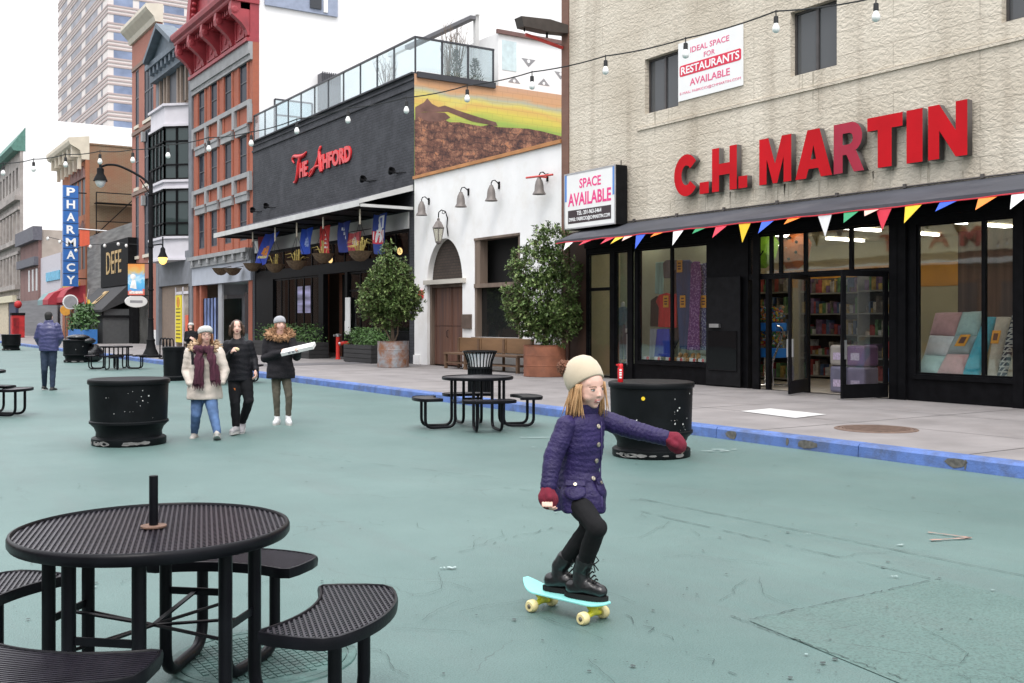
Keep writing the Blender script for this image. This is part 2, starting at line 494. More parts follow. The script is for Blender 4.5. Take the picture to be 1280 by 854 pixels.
g = MB(); g.quad((-300, -60, 0), (900, -60, 0), (900, 1500, 0), (-300, 1500, 0))
struct('ground', g, TEAL)
# pavement, real step, and the blue-painted kerb stones
sw = MB(); sw.box(KX + .18, 40, -30, 400, -.05, SWZ)
struct('pavement', sw, CONC)
kb = MB()
kb_b = bpy.data.meshes
prof = [(KX, -.05), (KX + .012, SWZ - .03), (KX + .035, SWZ - .002), (KX + .178, SWZ + .004), (KX + .178, -.05)]
y = -29.5
random.seed(3)
while y < 140:
 L = random.uniform(2.2, 2.8)
 kb.prism(prof, lambda u, v, w: (u, w, v), y + .006, y + L - .006); y += L
struct('kerb', kb, BLUE)
# bare worn patches on the kerb
wp = MB()
WORN = mat('kerb_bare', (.10, .095, .085), .9, .4, 20)
for px, py, L in ((931, 545, .22), (1024, 557, .34), (1223, 580, .3), (1000, 554, .05), (1238, 581, .03)):
 q = gp(px, py + 4, 0); yy = q.y; pts = []
 for k in range(9):
  a = 2 * PI * k / 9
  pts.append((L / 2 * math.cos(a) * random.uniform(.7, 1.1), .075 + .07 * math.sin(a) * random.uniform(.6, 1)))
 pts = [(u, max(.012, min(.118, v))) for u, v in pts]
 wp.prism(pts, lambda u, v, w: (KX + .012 * v / .12 + w, yy + u, v), -.003, .004)
struct('kerb_worn_spots', wp, WORN)
# expansion joints in the pavement
jt = MB()
yy = -20
while yy < 120:
 jt.quad((KX + .2, yy, SWZ + .004), (FX, yy, SWZ + .004), (FX, yy + .018, SWZ + .004), (KX + .2, yy + .018, SWZ + .004)); yy += 2.95
for xx in (11.85, 13.9):
 jt.quad((xx, -20, SWZ + .0045), (xx + .014, -20, SWZ + .0045), (xx + .014, 120, SWZ + .0045), (xx, 120, SWZ + .0045))
struct('pavement_joints', jt, DARKC)
# a darker trowelled slab, white painted rectangle
sl_ = MB(); a = gp(300, 462, SWZ);
sl_.quad((11.2, 31.4, SWZ + .008), (15.0, 31.4, SWZ + .008), (15.0, 33.0, SWZ + .008), (11.2, 33.0, SWZ + .008))
struct('pavement_dark_slab', sl_, mat('dark_slab', (.12, .115, .12), .85, .1, 3))
wr = MB()
c4 = [gp(926, 514, SWZ + .009), gp(963, 510.5, SWZ + .009), gp(1033, 518, SWZ + .009), gp(994, 522.5, SWZ + .009)]
wr.quad(c4[0], c4[3], c4[2], c4[1])
struct('pavement_white_mark', wr, WHITEP)
# asphalt patch with its joint lines, and seams of the road surface
pt = MB(); P4 = [gp(937, 776, .004), gp(1172, 725, .004), gp(1480, 792, .004), gp(1320, 935, .004)]
pt.quad(P4[0], P4[3], P4[2], P4[1])
struct('asphalt_patch', pt, TEAL2)
ln = MB()
random.seed(8)
def seam(a, b, w=.012, wob=.014, k=30, gap=.0, z=.008, mb=None):
 mb = mb or ln
 a, b = Vector(a), Vector(b); dd = (b - a); nrm = Vector((-dd.y, dd.x, 0)).normalized(); prev = None
 for i in range(k + 1):
  p = a + dd * (i / k) + nrm * random.uniform(-wob, wob)
  ww = w * random.uniform(.35, 1.2)
  cur = (p - nrm * ww / 2, p + nrm * ww / 2)
  if prev and random.random() > gap:
   q = [Vector((v.x, v.y, z)) for v in (prev[0], cur[0], cur[1], prev[1])]
   mb.quad(*q)
  prev = cur
seam(gp(800, 624), gp(1400, 745), .008, .008, 60)
seam(gp(800, 640), gp(1163, 724), .008, .01, 40, .25)
seam(gp(937, 776), gp(1172, 725), .008, .010, 50, .1)
seam(gp(912, 771), gp(1140, 854), .007, .014, 50, .15)
seam(gp(620, 610), gp(820, 628), .008, .02, 20, .5)
seam(gp(330, 566), gp(640, 600), .007, .03, 30, .5)
seam(gp(540, 700), gp(690, 660), .006, .03, 20, .4)
seam(gp(780, 770), gp(930, 850), .007, .04, 20, .4)
for i in range(46):                      # short hairline cracks
 px, py = random.uniform(10, 1270), random.uniform(590, 850)
 p = gp(px, py); an = random.uniform(0, 6.3); an2 = an
 q = p.copy()
 for s in range(random.randint(2, 5)):
  an2 += random.uniform(-.9, .9); st = random.uniform(.05, .22)
  q2 = q + Vector((math.cos(an2), math.sin(an2), 0)) * st
  seam(q, q2, .0032, .006, 5, 0, .009 + i * .0001); q = q2
struct('road_seams', ln, DARKLINE)
gs = MB(); rnd = random.Random(77)
for i in range(420):                     # trodden gum, oil drops, grit
 onroad = i < 300
 if onroad: p = gp(rnd.uniform(-20, 1290), 470 + 390 * rnd.random() ** .8)
 else: p = Vector((rnd.uniform(KX + .3, FX - .2), rnd.uniform(8, 40), SWZ))
 if onroad and p.x > KX - .05: continue
 s_ = rnd.choice((.004, .005, .007, .009, .013)) * rnd.uniform(.6, 1.4); z_ = (p.z if not onroad else 0) + .0105 + i * 2e-6
 gs.quad(*[(p.x + s_ * math.cos(a) * rnd.uniform(.6, 1.2), p.y + s_ * math.sin(a) * rnd.uniform(.6, 1.2), z_) for a in [2 * PI * k / 7 for k in range(7)]], m=0 if rnd.random() < .94 else 1)
o = gs.build('gum_spots', [mat('gum_dark', (.05, .065, .063), .9, .3), mat('gum_pale', (.24, .32, .31), .9, .2)]); o['kind'] = 'structure'
om = MB()
o1, o2, o3 = gp(1160, 667), gp(1214, 674), gp(1163, 677)
for a, b in ((o1, o2), (o2, o3)):
 seam(a, b, .03, .005, 14, 0, .012, om)
struct('road_orange_mark', om, mat('orange_spray', (.30, .185, .15), .8, .35, 14))
pw = MB()
for (px, py, L, ww) in ((885, 565, .5, .05), (655, 548, .9, .04), (560, 712, .1, .03), (1010, 669, .04, .02), (690, 560, .5, .03), (905, 563, .3, .04), (1125, 683, .05, .02), (1118, 723, .04, .02)):
 p = gp(px, py); seam(p - Vector((L / 2 * CS, -L / 2 * SN, 0)), p + Vector((L / 2 * CS, -L / 2 * SN, 0)), ww, .015, 9, .25, .014, pw)
struct('road_pale_scuffs', pw, mat('pale_scuff', (.34, .42, .41), .8, .2, 12))
# manhole covers are liftable: things
def manhole(name, c, r, m, label, ribs, rim):
 t = thing(name, label, 'manhole cover', c)
 b = MB(); b.lathe([(r * .9, -.02), (r * .9, .006), (r * .88, .010), (0, .010)], seg=40)
 for i in range(-12, 13):
  for j in range(-12, 13):
   x, yq = i * r / 11, j * r / 11
   if math.hypot(x, yq) < r * .8 and ribs: b.box(x - r * .032, x + r * .032, yq - r * .032, yq + r * .032, .010, .0145)
 b.build('lid', m, t, 40)
 b = MB(); b.lathe([(r * .92, -.02), (r * .92, .008), (r, .008), (r * 1.01, .003), (r * 1.01, -.02)], seg=40); b.build('ring', rim, t, 40)
RUST = mat('rust_iron', (.13, .085, .065), .8, .3, 12, .3, 60)
manhole('manhole_cover', gp(1095, 536.5, SWZ), .52, RUST, 'round brown rusted manhole cover in the grey pavement near the kerb', True, RUST)
GIRON = mat('green_iron', (.07, .14, .125), .6, .3, 10, .3, 60, dirt=(.05, .05, .05), dscale=3, damt=.6)
manhole('manhole_cover', gp(330, 822, 0), .42, GIRON, 'green painted studded manhole cover under the round table in front', True, GIRON)
# ================================================================== beige department store
BLACK = mat('black_paint', (.006, .006, .007), .4, .3, 6, .05, 30, spec=.06)
BLACKM = mat('black_matt', (.008, .008, .009), .7, .3, 6, spec=.12)
GLASS = glass('shop_glass', (.90, .92, .91), .95, .95, (.05, .055, .05), 1.8)
DGLASS = glass('dark_window_glass', (.3, .32, .35), .9, .25, (.05, .055, .065))
VGLASS = glass('old_window_glass', (.35, .37, .4), .9, .15, (.09, .095, .10))
REDP = mat('red_letter', (.48, .004, .010), .5, .12, 1.5, .03, 20, spec=.15)
REDF = mat('red_letter_faded', (.36, .025, .05), .5, .12, 1.5, spec=.2)
GREYS = mat('letter_return', (.085, .075, .07), .6, .15, 3)
WHITE = mat('white_sign', (.78, .78, .77), .5, .03, 3)

def stucco():
 m, n, l, p = new_mat('beige_stucco')
 v = coords(n, l)
 n1 = n.new("ShaderNodeTexNoise"); n1.inputs['Scale'].default_value = .5; n1.inputs['Detail'].default_value = 8; l.new(v, n1.inputs['Vector'])
 r1 = n.new("ShaderNodeValToRGB"); r1.color_ramp.elements[0].position = .3; r1.color_ramp.elements[1].position = .7
 r1.color_ramp.elements[0].color = (.50, .44, .355, 1); r1.color_ramp.elements[1].color = (.66, .60, .505, 1)
 l.new(n1.outputs['Fac'], r1.inputs[0])
 # vertical rain streaks
 mp = n.new("ShaderNodeMapping"); mp.inputs['Scale'].default_value = (2, 2.2, .18); l.new(v, mp.inputs[0])
 n2 = n.new("ShaderNodeTexNoise"); n2.inputs['Scale'].default_value = 1; n2.inputs['Detail'].default_value = 7; l.new(mp.outputs[0], n2.inputs['Vector'])
 r2 = n.new("ShaderNodeValToRGB"); r2.color_ramp.elements[0].position = .5; r2.color_ramp.elements[1].position = .8
 l.new(n2.outputs['Fac'], r2.inputs[0])
 k = n.new("ShaderNodeMath"); k.operation = 'MULTIPLY'; k.inputs[1].default_value = .8; l.new(r2.outputs[0], k.inputs[0])
 mx = n.new("ShaderNodeMix"); mx.data_type = 'RGBA'; mx.inputs[7].default_value = (.33, .28, .22, 1)
 l.new(k.outputs[0], mx.inputs[0]); l.new(r1.outputs[0], mx.inputs[6])
 # block joints under the render, 0.62 m courses
 s = n.new("ShaderNodeSeparateXYZ"); l.new(v, s.inputs[0]); c = n.new("ShaderNodeCombineXYZ")
 l.new(s.outputs[1], c.inputs[0]); l.new(s.outputs[2], c.inputs[1])
 b = n.new("ShaderNodeTexBrick"); b.inputs['Scale'].default_value = 1; b.inputs['Brick Width'].default_value = 3.4; b.inputs['Row Height'].default_value = .46
 b.inputs['Mortar Size'].default_value = .006; b.inputs['Mortar Smooth'].default_value = .4
 l.new(c.outputs[0], b.inputs['Vector'])
 bk = n.new("ShaderNodeMath"); bk.operation = 'MULTIPLY'; bk.inputs[1].default_value = .75; l.new(b.outputs['Fac'], bk.inputs[0])
 mj = n.new("ShaderNodeMix"); mj.data_type = 'RGBA'; mj.inputs[7].default_value = (.22, .19, .15, 1)
 l.new(bk.outputs[0], mj.inputs[0]); l.new(mx.outputs[2], mj.inputs[6])
 l.new(mj.outputs[2], p.inputs['Base Color']); p.inputs['Roughness'].default_value = .9; p.inputs['Specular IOR Level'].default_value = .2
 # trowelled relief
 n3 = n.new("ShaderNodeTexNoise"); n3.inputs['Scale'].default_value = 12; n3.inputs['Detail'].default_value = 7; n3.inputs['Distortion'].default_value = .7
 mp3 = n.new("ShaderNodeMapping"); mp3.inputs['Scale'].default_value = (1, .8, 1.3); l.new(v, mp3.inputs[0]); l.new(mp3.outputs[0], n3.inputs['Vector'])
 r3 = n.new("ShaderNodeValToRGB"); r3.color_ramp.elements[0].position = .38; r3.color_ramp.elements[1].position = .6; l.new(n3.outputs['Fac'], r3.inputs[0])
 ad = n.new("ShaderNodeMath"); ad.operation = 'SUBTRACT'; l.new(r3.outputs[0], ad.inputs[0]); l.new(b.outputs['Fac'], ad.inputs[1])
 bp = n.new("ShaderNodeBump"); bp.inputs['Strength'].default_value = .5; bp.inputs['Distance'].default_value = .02
 l.new(ad.outputs[0], bp.inputs['Height']); l.new(bp.outputs[0], p.inputs['Normal'])
 return m
STUC = stucco()
BROWNB = brick('brown_brick_edge', (.17, .085, .06), (.19, .10, .07), (.16, .09, .07), .22, .075, .006, .8, .3)

YE = fy(703)                      # far end of the store front
Y0 = -1.0
st = thing('department_store', 'beige stucco store building with black shopfront and big red letters', 'building', (FX, 12, SWZ))
FN = lambda u, v, w: (FX + w, u, v)          # facade sheet: u = world Y
WZ0, WZ1 = 6.44, 7.73
uw = [(fy(848), fy(806)), (fy(1046), fy(988)), (fy(1252) - 1.15, fy(1252)), (fy(1252) - 4.6, fy(1252) - 3.4)]
holes = [(a, b, WZ0, WZ1) for a, b in uw]
wl_ = MB(); wl_.wall(FN, Y0, YE - .31, 3.86, 12.6, .28, holes)
wl_.box(FX + .285, 34, Y0, YE, 3.9, 12.3)                # mass behind
STREAK = mat('rain_streak', (.43, .38, .305), .95, .3, 9)
rnd = random.Random(41)            # rain runs below the letters, sills and ledge
for k in range(64):
 if k < 40: yy, z1 = rnd.uniform(10.3, 18), 4.33 - .01
 elif k < 52: a, c = uw[k % 3]; yy, z1 = rnd.uniform(a, c), WZ0 - .01
 else: yy, z1 = rnd.uniform(9, 20), 6.07; continue
 L = rnd.uniform(.1, .55 if k < 40 else .9); w_ = rnd.uniform(.008, .03)
 wl_.quad((FX - .002, yy + w_, z1), (FX - .002, yy - w_, z1), (FX - .002, yy - w_ * .4 + .01, z1 - L * .6), (FX - .002, yy, z1 - L), (FX - .002, yy + w_ * .5 + .01, z1 - L * .5), m=1)
wl_.build('upper_wall', [STUC, STREAK], st, None, True)
e = MB(); e.box(FX - .03, FX + .28, YE - .30, YE, SWZ, 12.7); e.build('edge_pier', BROWNB, st, None, True)
e = MB(); e.box(FX - .035, FX - .001, Y0, fy(797), 6.08, 6.14); e.build('ledge', STUC, st, None, True)
WFR = mat('window_frame_bronze', (.05, .045, .045), .45, .2)
CUR = mat('window_film', (.20, .21, .22), .5, .35, 2.2)
for a, b in uw:
 f = MB()
 for (p, q, r_, s_) in ((a, b, WZ0, WZ0 + .05), (a, b, WZ1 - .05, WZ1), (a, a + .05, WZ0 + .05, WZ1 - .05), (b - .05, b, WZ0 + .05, WZ1 - .05)):
  f.box(FX + .13, FX + .2, p + .002, q - .002, r_ + .002, s_ - .002)
 m_ = (a + b) / 2; f.box(FX + .125, FX + .2, m_ - .03, m_ + .03, WZ0 + .05, WZ1 - .05)
 fo = f.build('window', WFR, st, None, True)
 pn = MB(); pn.box(FX + .16, FX + .168, a + .05, b - .05, WZ0 + .05, WZ1 - .05); pn.build('pane', VGLASS, fo, None, True)
 cu = MB()
 for k in range(13):
  y0 = a + .05 + (b - a - .1) * k / 13; y1 = a + .05 + (b - a - .1) * (k + 1) / 13
  x0 = FX + .22 + .02 * math.sin(k * 2.1); x1 = FX + .22 + .02 * math.sin((k + 1) * 2.1)
  cu.quad((x0, y0, WZ0 + .05), (x1, y1, WZ0 + .05), (x1, y1, WZ1 - .05), (x0, y0, WZ1 - .05))
 cu.build('curtain', CUR, fo, 60, True)

# ---- big red letters: each letter a part of the sign
sg = thing('store_name_sign', 'large red raised letters C.H. MARTIN across the beige wall', 'sign', (FX, 14, 4.3))
LZ0, LZ1 = 4.33, 5.26
spec = [('C', 840, 870), ('.', 871.5, 883), ('H', 887, 918), ('.', 920, 931), ('M', 946, 986), ('A', 991, 1037), ('R', 1039, 1077), ('T', 1081, 1125), ('I', 1130, 1150), ('N', 1157, 1206)]
RX = FX - .26
def letter_outline(ch, w, h):
 t = .30 * h if ch not in 'M' else .24 * h
 if ch == 'I': return [[(0, 0), (w, 0), (w, h), (0, h)]]
 if ch == '.': return [[(0, 0), (w, 0), (w, .27 * h), (0, .27 * h)]]
 if ch == 'T':
  c = w / 2; k = .16 * h
  return [[(c - k, 0), (c + k, 0), (c + k, h - .26 * h), (w, h - .26 * h), (w, h), (0, h), (0, h - .26 * h), (c - k, h - .26 * h)]]
 if ch == 'H':
  k = .29 * w; z = .13 * h; c = h * .5
  return [[(0, 0), (k, 0), (k, c - z), (w - k, c - z), (w - k, 0), (w, 0), (w, h), (w - k, h), (w - k, c + z), (k, c + z), (k, h), (0, h)]]
 if ch == 'N':
  k = .29 * w
  return [[(0, 0), (k, 0), (k, .52 * h), (w - k, 0), (w, 0), (w, h), (w - k, h), (w - k, .48 * h), (k, h), (0, h)]]
 if ch == 'M':
  k = .235 * w
  return [[(0, 0), (k, 0), (k, .55 * h), (.5 * w - .07 * w, 0), (.5 * w + .07 * w, 0), (w - k, .55 * h), (w - k, 0), (w, 0), (w, h), (w - .29 * w, h), (.5 * w, .42 * h), (.29 * w, h), (0, h)]]
 if ch == 'A':
  k = .30 * w
  return [[(0, 0), (k, 0), (.37 * w, .19 * h), (.63 * w, .19 * h), (w - k, 0), (w, 0), (.665 * w, h), (.335 * w, h)], [(.43 * w, .38 * h), (.57 * w, .38 * h), (.5 * w, .68 * h)]]
 if ch == 'C':
  o = []; n = 26
  a0, a1 = R(38), R(322)
  for i in range(n + 1):
   a = a0 + (a1 - a0) * i / n; o.append((w / 2 + w / 2 * math.cos(a) * 1.02, h / 2 + h / 2 * math.sin(a)))
  for i in range(n + 1):
   a = a1 - (a1 - a0) * i / n; o.append((w / 2 + w * .20 * math.cos(a), h / 2 + h * .235 * math.sin(a)))
  return [o]
 if ch == 'R':
  k = .30 * w; o = [(0, 0), (k, 0), (k, .36 * h), (.42 * w, .36 * h), (.67 * w, 0), (w, 0), (.74 * w, .42 * h)]
  for i in range(9):
   a = R(-75 + 165 * i / 8); o.append((.58 * w + .36 * w * math.cos(a), .70 * h + .30 * h * math.sin(a)))
  o += [(0, h)]
  hole = [(k, .56 * h), (.52 * w, .56 * h), (.61 * w, .60 * h), (.64 * w, .68 * h), (.61 * w, .755 * h), (.52 * w, .79 * h), (k, .79 * h)]
  return [o, hole]
def letter_mesh(name, loops, M, ext, mface, mside, parent, world_root):
 """2-D loops filled (holes kept) and extruded; front takes the first material, sides the second"""
 cu = bpy.data.curves.new(name, 'CURVE'); cu.dimensions = '2D'; cu.fill_mode = 'BOTH'; cu.extrude = ext / 2; cu.bevel_depth = 0
 for lp in loops:
  sp = cu.splines.new('POLY'); sp.points.add(len(lp) - 1); sp.use_cyclic_u = True
  for p, q in zip(sp.points, lp): p.co = (q[0], q[1], 0, 1)
 o = bpy.data.objects.new(name, cu); WORK.collection.objects.link(o)
 WORK.view_layers[0].update(); dg = WORK.view_layers[0].depsgraph
 me = bpy.data.meshes.new_from_object(o.evaluated_get(dg)); bpy.data.objects.remove(o); bpy.data.curves.remove(cu)
 me.materials.clear(); me.materials.append(mface); me.materials.append(mside)
 me.polygons.foreach_set('material_index', [0 if p.normal.z > .5 else 1 for p in me.polygons])
 me.transform(Matrix.Translation((0, 0, ext / 2)))
 me.transform(Matrix.Translation(-world_root.location) @ M); me.name = name
 ob = bpy.data.objects.new(name, me); COL.objects.link(ob); ob.parent = parent
 return ob
for ch, a, b in spec:
 ya, yb = fy(a, RX), fy(b, RX)
 w = ya - yb; h = LZ1 - LZ0 if ch != 'C' else (LZ1 - LZ0)
 lo = letter_outline(ch, w, h)
 letter_mesh('letter' if ch != '.' else 'full_stop', lo, FAC(FX - .05, ya, LZ0), .14, REDF if ch == 'R' else REDP, GREYS, sg, sg)
 if ch != '.':
  pg = MB(); yc = (ya + yb) / 2
  for zz in (LZ0 + .12, LZ1 - .12):
   if ch in 'HINTMR': pg.tube([(FX, yc + (0 if ch in 'IT' else w * .36), zz), (FX - .05, yc + (0 if ch in 'IT' else w * .36), zz)], .015)
  if pg.v: pg.build('mounting_pin', GREYS, sg, None, True)

# ---- banner and light box
bn = thing('banner', 'white vinyl banner reading IDEAL SPACE FOR RESTAURANTS AVAILABLE between upper windows', 'banner', (FX, fy(890), 6.4))
by0, by1 = fy(930), fy(849)
bz0, bz1 = fz(890, 117), fz(890, 42)
b = MB(); b.box(FX - .03, FX - .012, by0, by1, bz0, bz1); b.build('sheet', WHITE, bn, None, True)
bw, bh, byc, bzc = by1 - by0, bz1 - bz0, (by0 + by1) / 2, (bz0 + bz1) / 2
RTX = mat('banner_red', (.62, .02, .06), .5, .05); PTX = mat('banner_pink', (.68, .10, .22), .5, .05); WTX = mat('white_text', (.82, .82, .82), .5, .03)
BX = FX - .0305
def bt(s, v, w, h, m, bold=.01, n='lettering'):
 text_obj(n, s, FAC(BX, byc, bz0 + bh * v), m, bn, bw * w, bh * h, .003, bold)
bt('IDEAL SPACE', .83, .60, .095, PTX); bt('FOR', .685, .17, .085, PTX); bt('AVAILABLE', .28, .62, .12, PTX, .015); bt('E-MAIL: FABRICIO@CHMARTIN.COM', .12, .94, .055, PTX, .0)
pl = MB()
oy, oz, rr = bw * .475, bh * .095, bh * .04
o = []
for cx, cy, a0 in ((oy - rr, oz - rr, 0), (-oy + rr, oz - rr, 90), (-oy + rr, -oz + rr, 180), (oy - rr, -oz + rr, 270)):
 for k in range(5): o.append((cx + rr * math.cos(R(a0 + 22.5 * k)), cy + rr * math.sin(R(a0 + 22.5 * k))))
pl.prism(o, lambda u, v, w: (FX - .031 - w, byc - u, bz0 + bh * .51 + v), 0, .003); pl.build('red_panel', RTX, bn, None, True)
text_obj('lettering', 'RESTAURANTS', FAC(FX - .0345, byc, bz0 + bh * .51), WTX, bn, bw * .9, bh * .135, .003, .02)
# light box sign
LBX = FX - .42
lb = thing('light_box_sign', 'white light box sign reading SPACE AVAILABLE in pink above the awning end', 'sign', (FX, fy(740, LBX), 4))
ly0, ly1 = fy(769, LBX), fy(705, LBX); lz0, lz1 = fz(737, 284, LBX), fz(737, 212, LBX)
b = MB(); b.box(LBX + .02, FX - .05, ly0, ly1, lz0, lz1)
b.box(FX - .05, FX, ly0 + .3, ly0 + .4, lz0 + .3, lz0 + .5); b.box(FX - .05, FX, ly1 - .4, ly1 - .3, lz0 + .3, lz0 + .5)
b.tube([(FX - .2, ly0 + .05, lz1), (FX - .2, ly0 + .05, lz1 + .12)], .012); b.build('cabinet', BLACKM, lb, None, True)
b = MB(); fr = .035
for p in ((ly0, ly1, lz0, lz0 + fr), (ly0, ly1, lz1 - fr, lz1), (ly0, ly0 + fr, lz0 + fr, lz1 - fr), (ly1 - fr, ly1, lz0 + fr, lz1 - fr)): b.box(LBX, LBX + .03, *p)
b.build('frame', mat('alu', (.45, .45, .46), .4, .1, metal=.6), lb, None, True)
b = MB(); b.box(LBX + .008, LBX + .019, ly0 + fr, ly1 - fr, lz0 + fr, lz1 - fr); b.build('face', WHITE, lb, None, True)
lw, lh, lyc = ly1 - ly0, lz1 - lz0, (ly0 + ly1) / 2
b = MB()
for q in ((ly0 + fr, ly0 + .11), (ly1 - .11, ly1 - fr)): b.box(LBX + .004, LBX + .0075, q[0], q[1], lz0 + lh * .5, lz1 - fr)
b.build('blue_strip', mat('strip_blue', (.10, .25, .62), .5, .05), lb, None, True)
b = MB(); b.box(LBX + .004, LBX + .0075, lyc - lw * .42, lyc + lw * .42, lz0 + lh * .1, lz0 + lh * .335); b.build('black_panel', mat('panel_maroon', (.035, .02, .025), .5, .1), lb, None, True)
PINK = mat('hot_pink', (.75, .04, .22), .5, .04)
text_obj('lettering', 'SPACE', FAC(LBX + .0075, lyc - lw * .02, lz0 + lh * .79), PINK, lb, lw * .42, lh * .17, .003, .02)
text_obj('lettering', 'AVAILABLE', FAC(LBX + .0075, lyc, lz0 + lh * .52), PINK, lb, lw * .84, lh * .23, .003, .025)
text_obj('lettering', 'TEL: 201-963-5464', FAC(LBX + .004, lyc, lz0 + lh * .275), WTX, lb, lw * .48, lh * .075, .003, .02)
text_obj('lettering', 'EMAIL: FABRICIO@CHMARTIN.COM', FAC(LBX + .004, lyc, lz0 + lh * .165), WTX, lb, lw * .8, lh * .085, .003, .02)

# ---- shopfront: black wall sheet with openings
yw2 = (fy(1270), fy(1145)); yen = (fy(1112), fy(935)); ypn = (fy(930), fy(886)); yw1 = (fy(883), fy(797)); yrc = (fy(793), fy(768)); ydr = (fy(762), fy(734))
yw3 = (fy(1270) - 3.9, fy(1270) - .35)
ZT, ZS = 3.26, .62
hs = [(yw2[0], yw2[1], ZS, ZT), (yen[0], yen[1], SWZ, ZT + .08), (yw1[0], yw1[1], ZS, ZT), (yrc[0], yrc[1], .5, ZT), (ydr[0], ydr[1], SWZ, ZT), (yw3[0], yw3[1], ZS, ZT)]
b = MB(); b.wall(FN, Y0, fy(733) + .02, SWZ, 3.855, .14, hs); b.build('shopfront', BLACK, st, None, True)
b = MB(); b.box(FX, FX + .14, fy(733) + .022, YE - .302, SWZ, 3.855); b.build('brown_panel', mat('brown_panel', (.055, .028, .018), .6, .25, 2), st, None, True)
# proud framing: pilasters, sills, heads
b = MB()
for c in (fy(1129), fy(1119), fy(908) - .9, fy(790) + .02, fy(1275)): b.box(FX - .06, FX - .002, c - .09, c + .09, SWZ, 3.5)
for y0_, y1_ in (yw2, yw1): b.box(FX - .05, FX - .003, y0_ - .04, y1_ + .04, ZS - .08, ZS)
b.box(FX - .07, FX - .004, Y0, fy(733), 3.40, 3.52)
b.build('pilasters', BLACK, st, None, True)
def shop_pane(y0, y1, z0, z1, mulls, x=FX + .06, name='display_window', trans=None, gm=None):
 f = MB(); k = .035
 for p in ((y0, y1, z0, z0 + k), (y0, y1, z1 - k, z1), (y0, y0 + k, z0 + k, z1 - k), (y1 - k, y1, z0 + k, z1 - k)):
  f.box(x - .03, x + .03, p[0] + .001, p[1] - .001, p[2] + .001, p[3] - .001)
 for mm in mulls: f.box(x - .035, x + .03, mm - .035, mm + .035, z0 + k, z1 - k)
 if trans: f.box(x - .032, x + .03, y0 + k, y1 - k, trans - .04, trans + .04)
 fo = f.build(name, BLACK, st, None, True)
 g_ = MB(); g_.box(x - .004, x + .004, y0 + k, y1 - k, z0 + k, z1 - k); g_.build('pane', gm or GLASS, fo, None, True)
 return fo
shop_pane(*yw2, ZS, ZT, [fy(1228)])
shop_pane(*yw3, ZS, ZT, [yw3[0] + 1.8])
shop_pane(*yw1, ZS, ZT, [fy(838)])
shop_pane(*yrc, .5, ZT, [])
dr = shop_pane(*ydr, SWZ + .02, ZT, [], name='side_door', trans=2.36)
hd = MB(); hd.box(FX + .0, FX + .03, fy(785), fy(785) + .05, .45, 1.25); hd.build('push_bar', mat('steel', (.55, .55, .56), .3, .1, metal=.9), dr, None, True)
shop_pane(yen[0], yen[1], 2.50, ZT + .075, [fy(962), fy(974), fy(1005), fy(1062)], name='transom')
STEEL = MC['steel']
# double doors folded outwards into the street, plus the black leaf to the left
def door_leaf(hy, ang, w=.98, z1=2.46, label=None, hz=1.05):
 """hinged at world Y = hy on the facade, opening out by ang"""
 M = Matrix.Translation((FX - .01, hy, 0)) @ Matrix.Rotation(R(ang), 4, 'Z')
 f = MB()
 def bx(u0, u1, v0, v1, t=.045):
  c = M @ Vector((0, 0, 0))
  f.obox(M @ Matrix.Translation((0, -(u0 + u1) / 2, (v0 + v1) / 2)), t, abs(u1 - u0), v1 - v0)
 bx(0, w, SWZ + .03, SWZ + .28); bx(0, w, z1 - .1, z1); bx(0, .09, SWZ + .281, z1 - .101); bx(w - .09, w, SWZ + .281, z1 - .101)
 fo = f.build('door', BLACK, st, None, True)
 g_ = MB(); g_.obox(M @ Matrix.Translation((0, -w / 2, (SWZ + .28 + z1 - .1) / 2)), .008, w - .18, z1 - .38 - SWZ); g_.build('pane', GLASS, fo, None, True)
 for s in (-1, 1): h = MB(); h.obox(M @ Matrix.Translation((s * .05, -w + .05, hz)), .03, .03, .34); h.build('handle', STEEL, fo, None, True)
 return fo
door_leaf(fy(1112) + .04, -100, 1.05)
ymid = fy(1010)
door_leaf(ymid, -68, 1.02)
b = MB()                                     # door posts and head inside the entrance
for c in (fy(1006), fy(958)): b.box(FX + .02, FX + .12, c - .04, c + .04, SWZ, 2.5)
b.box(FX + .015, FX + .125, yen[0], yen[1], 2.42, 2.499)
b.build('door_posts', BLACK, st, None, True)
# left dark leaf standing open
b = MB(); b.box(FX - .10, FX - .062, ypn[0] + .02, ypn[1] - .02, SWZ + .03, 2.5)
b.build('dark_door', BLACKM, st, None, True)
b = MB(); b.box(FX - .125, FX - .101, ypn[0] + .1, ypn[1] - .1, SWZ + .35, 1.35, 0); b.build('dark_pane', glass('door_dark', (.3, .3, .3), .25, .2, (.012, .012, .013)), st, None, True)
b = MB(); b.box(FX - .16, FX - .102, fy(905), fy(893), 1.42, 1.5); b.build('panic_bar', STEEL, st, None, True)

# ---- interior of the store
CREAM = mat('interior_cream', (.50, .44, .28), .8, .06, 2); ORNG = mat('interior_orange', (.66, .30, .03), .7, .06, 2)
FLOORI = mat('interior_floor', (.35, .31, .26), .5, .15, 3)
b = MB()
IX = 23.5
b.box(IX, IX + .1, Y0 + .3, YE - .4, SWZ, 3.8); b.box(FX + .15, IX, Y0 + .2, Y0 + .3, SWZ, 3.8); b.box(FX + .15, IX, YE - .4, YE - .32, SWZ, 3.8)
b.box(FX + .15, IX, Y0 + .3, YE - .4, 3.7, 3.8)
b.build('interior_wall', CREAM, st, None, True)
b = MB(); b.box(FX + .145, IX, Y0 + .3, YE - .4, SWZ - .02, SWZ + .012); b.build('interior_floor', FLOORI, st, None, True)
b = MB(); b.box(IX - .02, IX - .003, Y0 + .3, YE - .4, 2.45, 3.05); b.build('orange_band', ORNG, st, None, True)
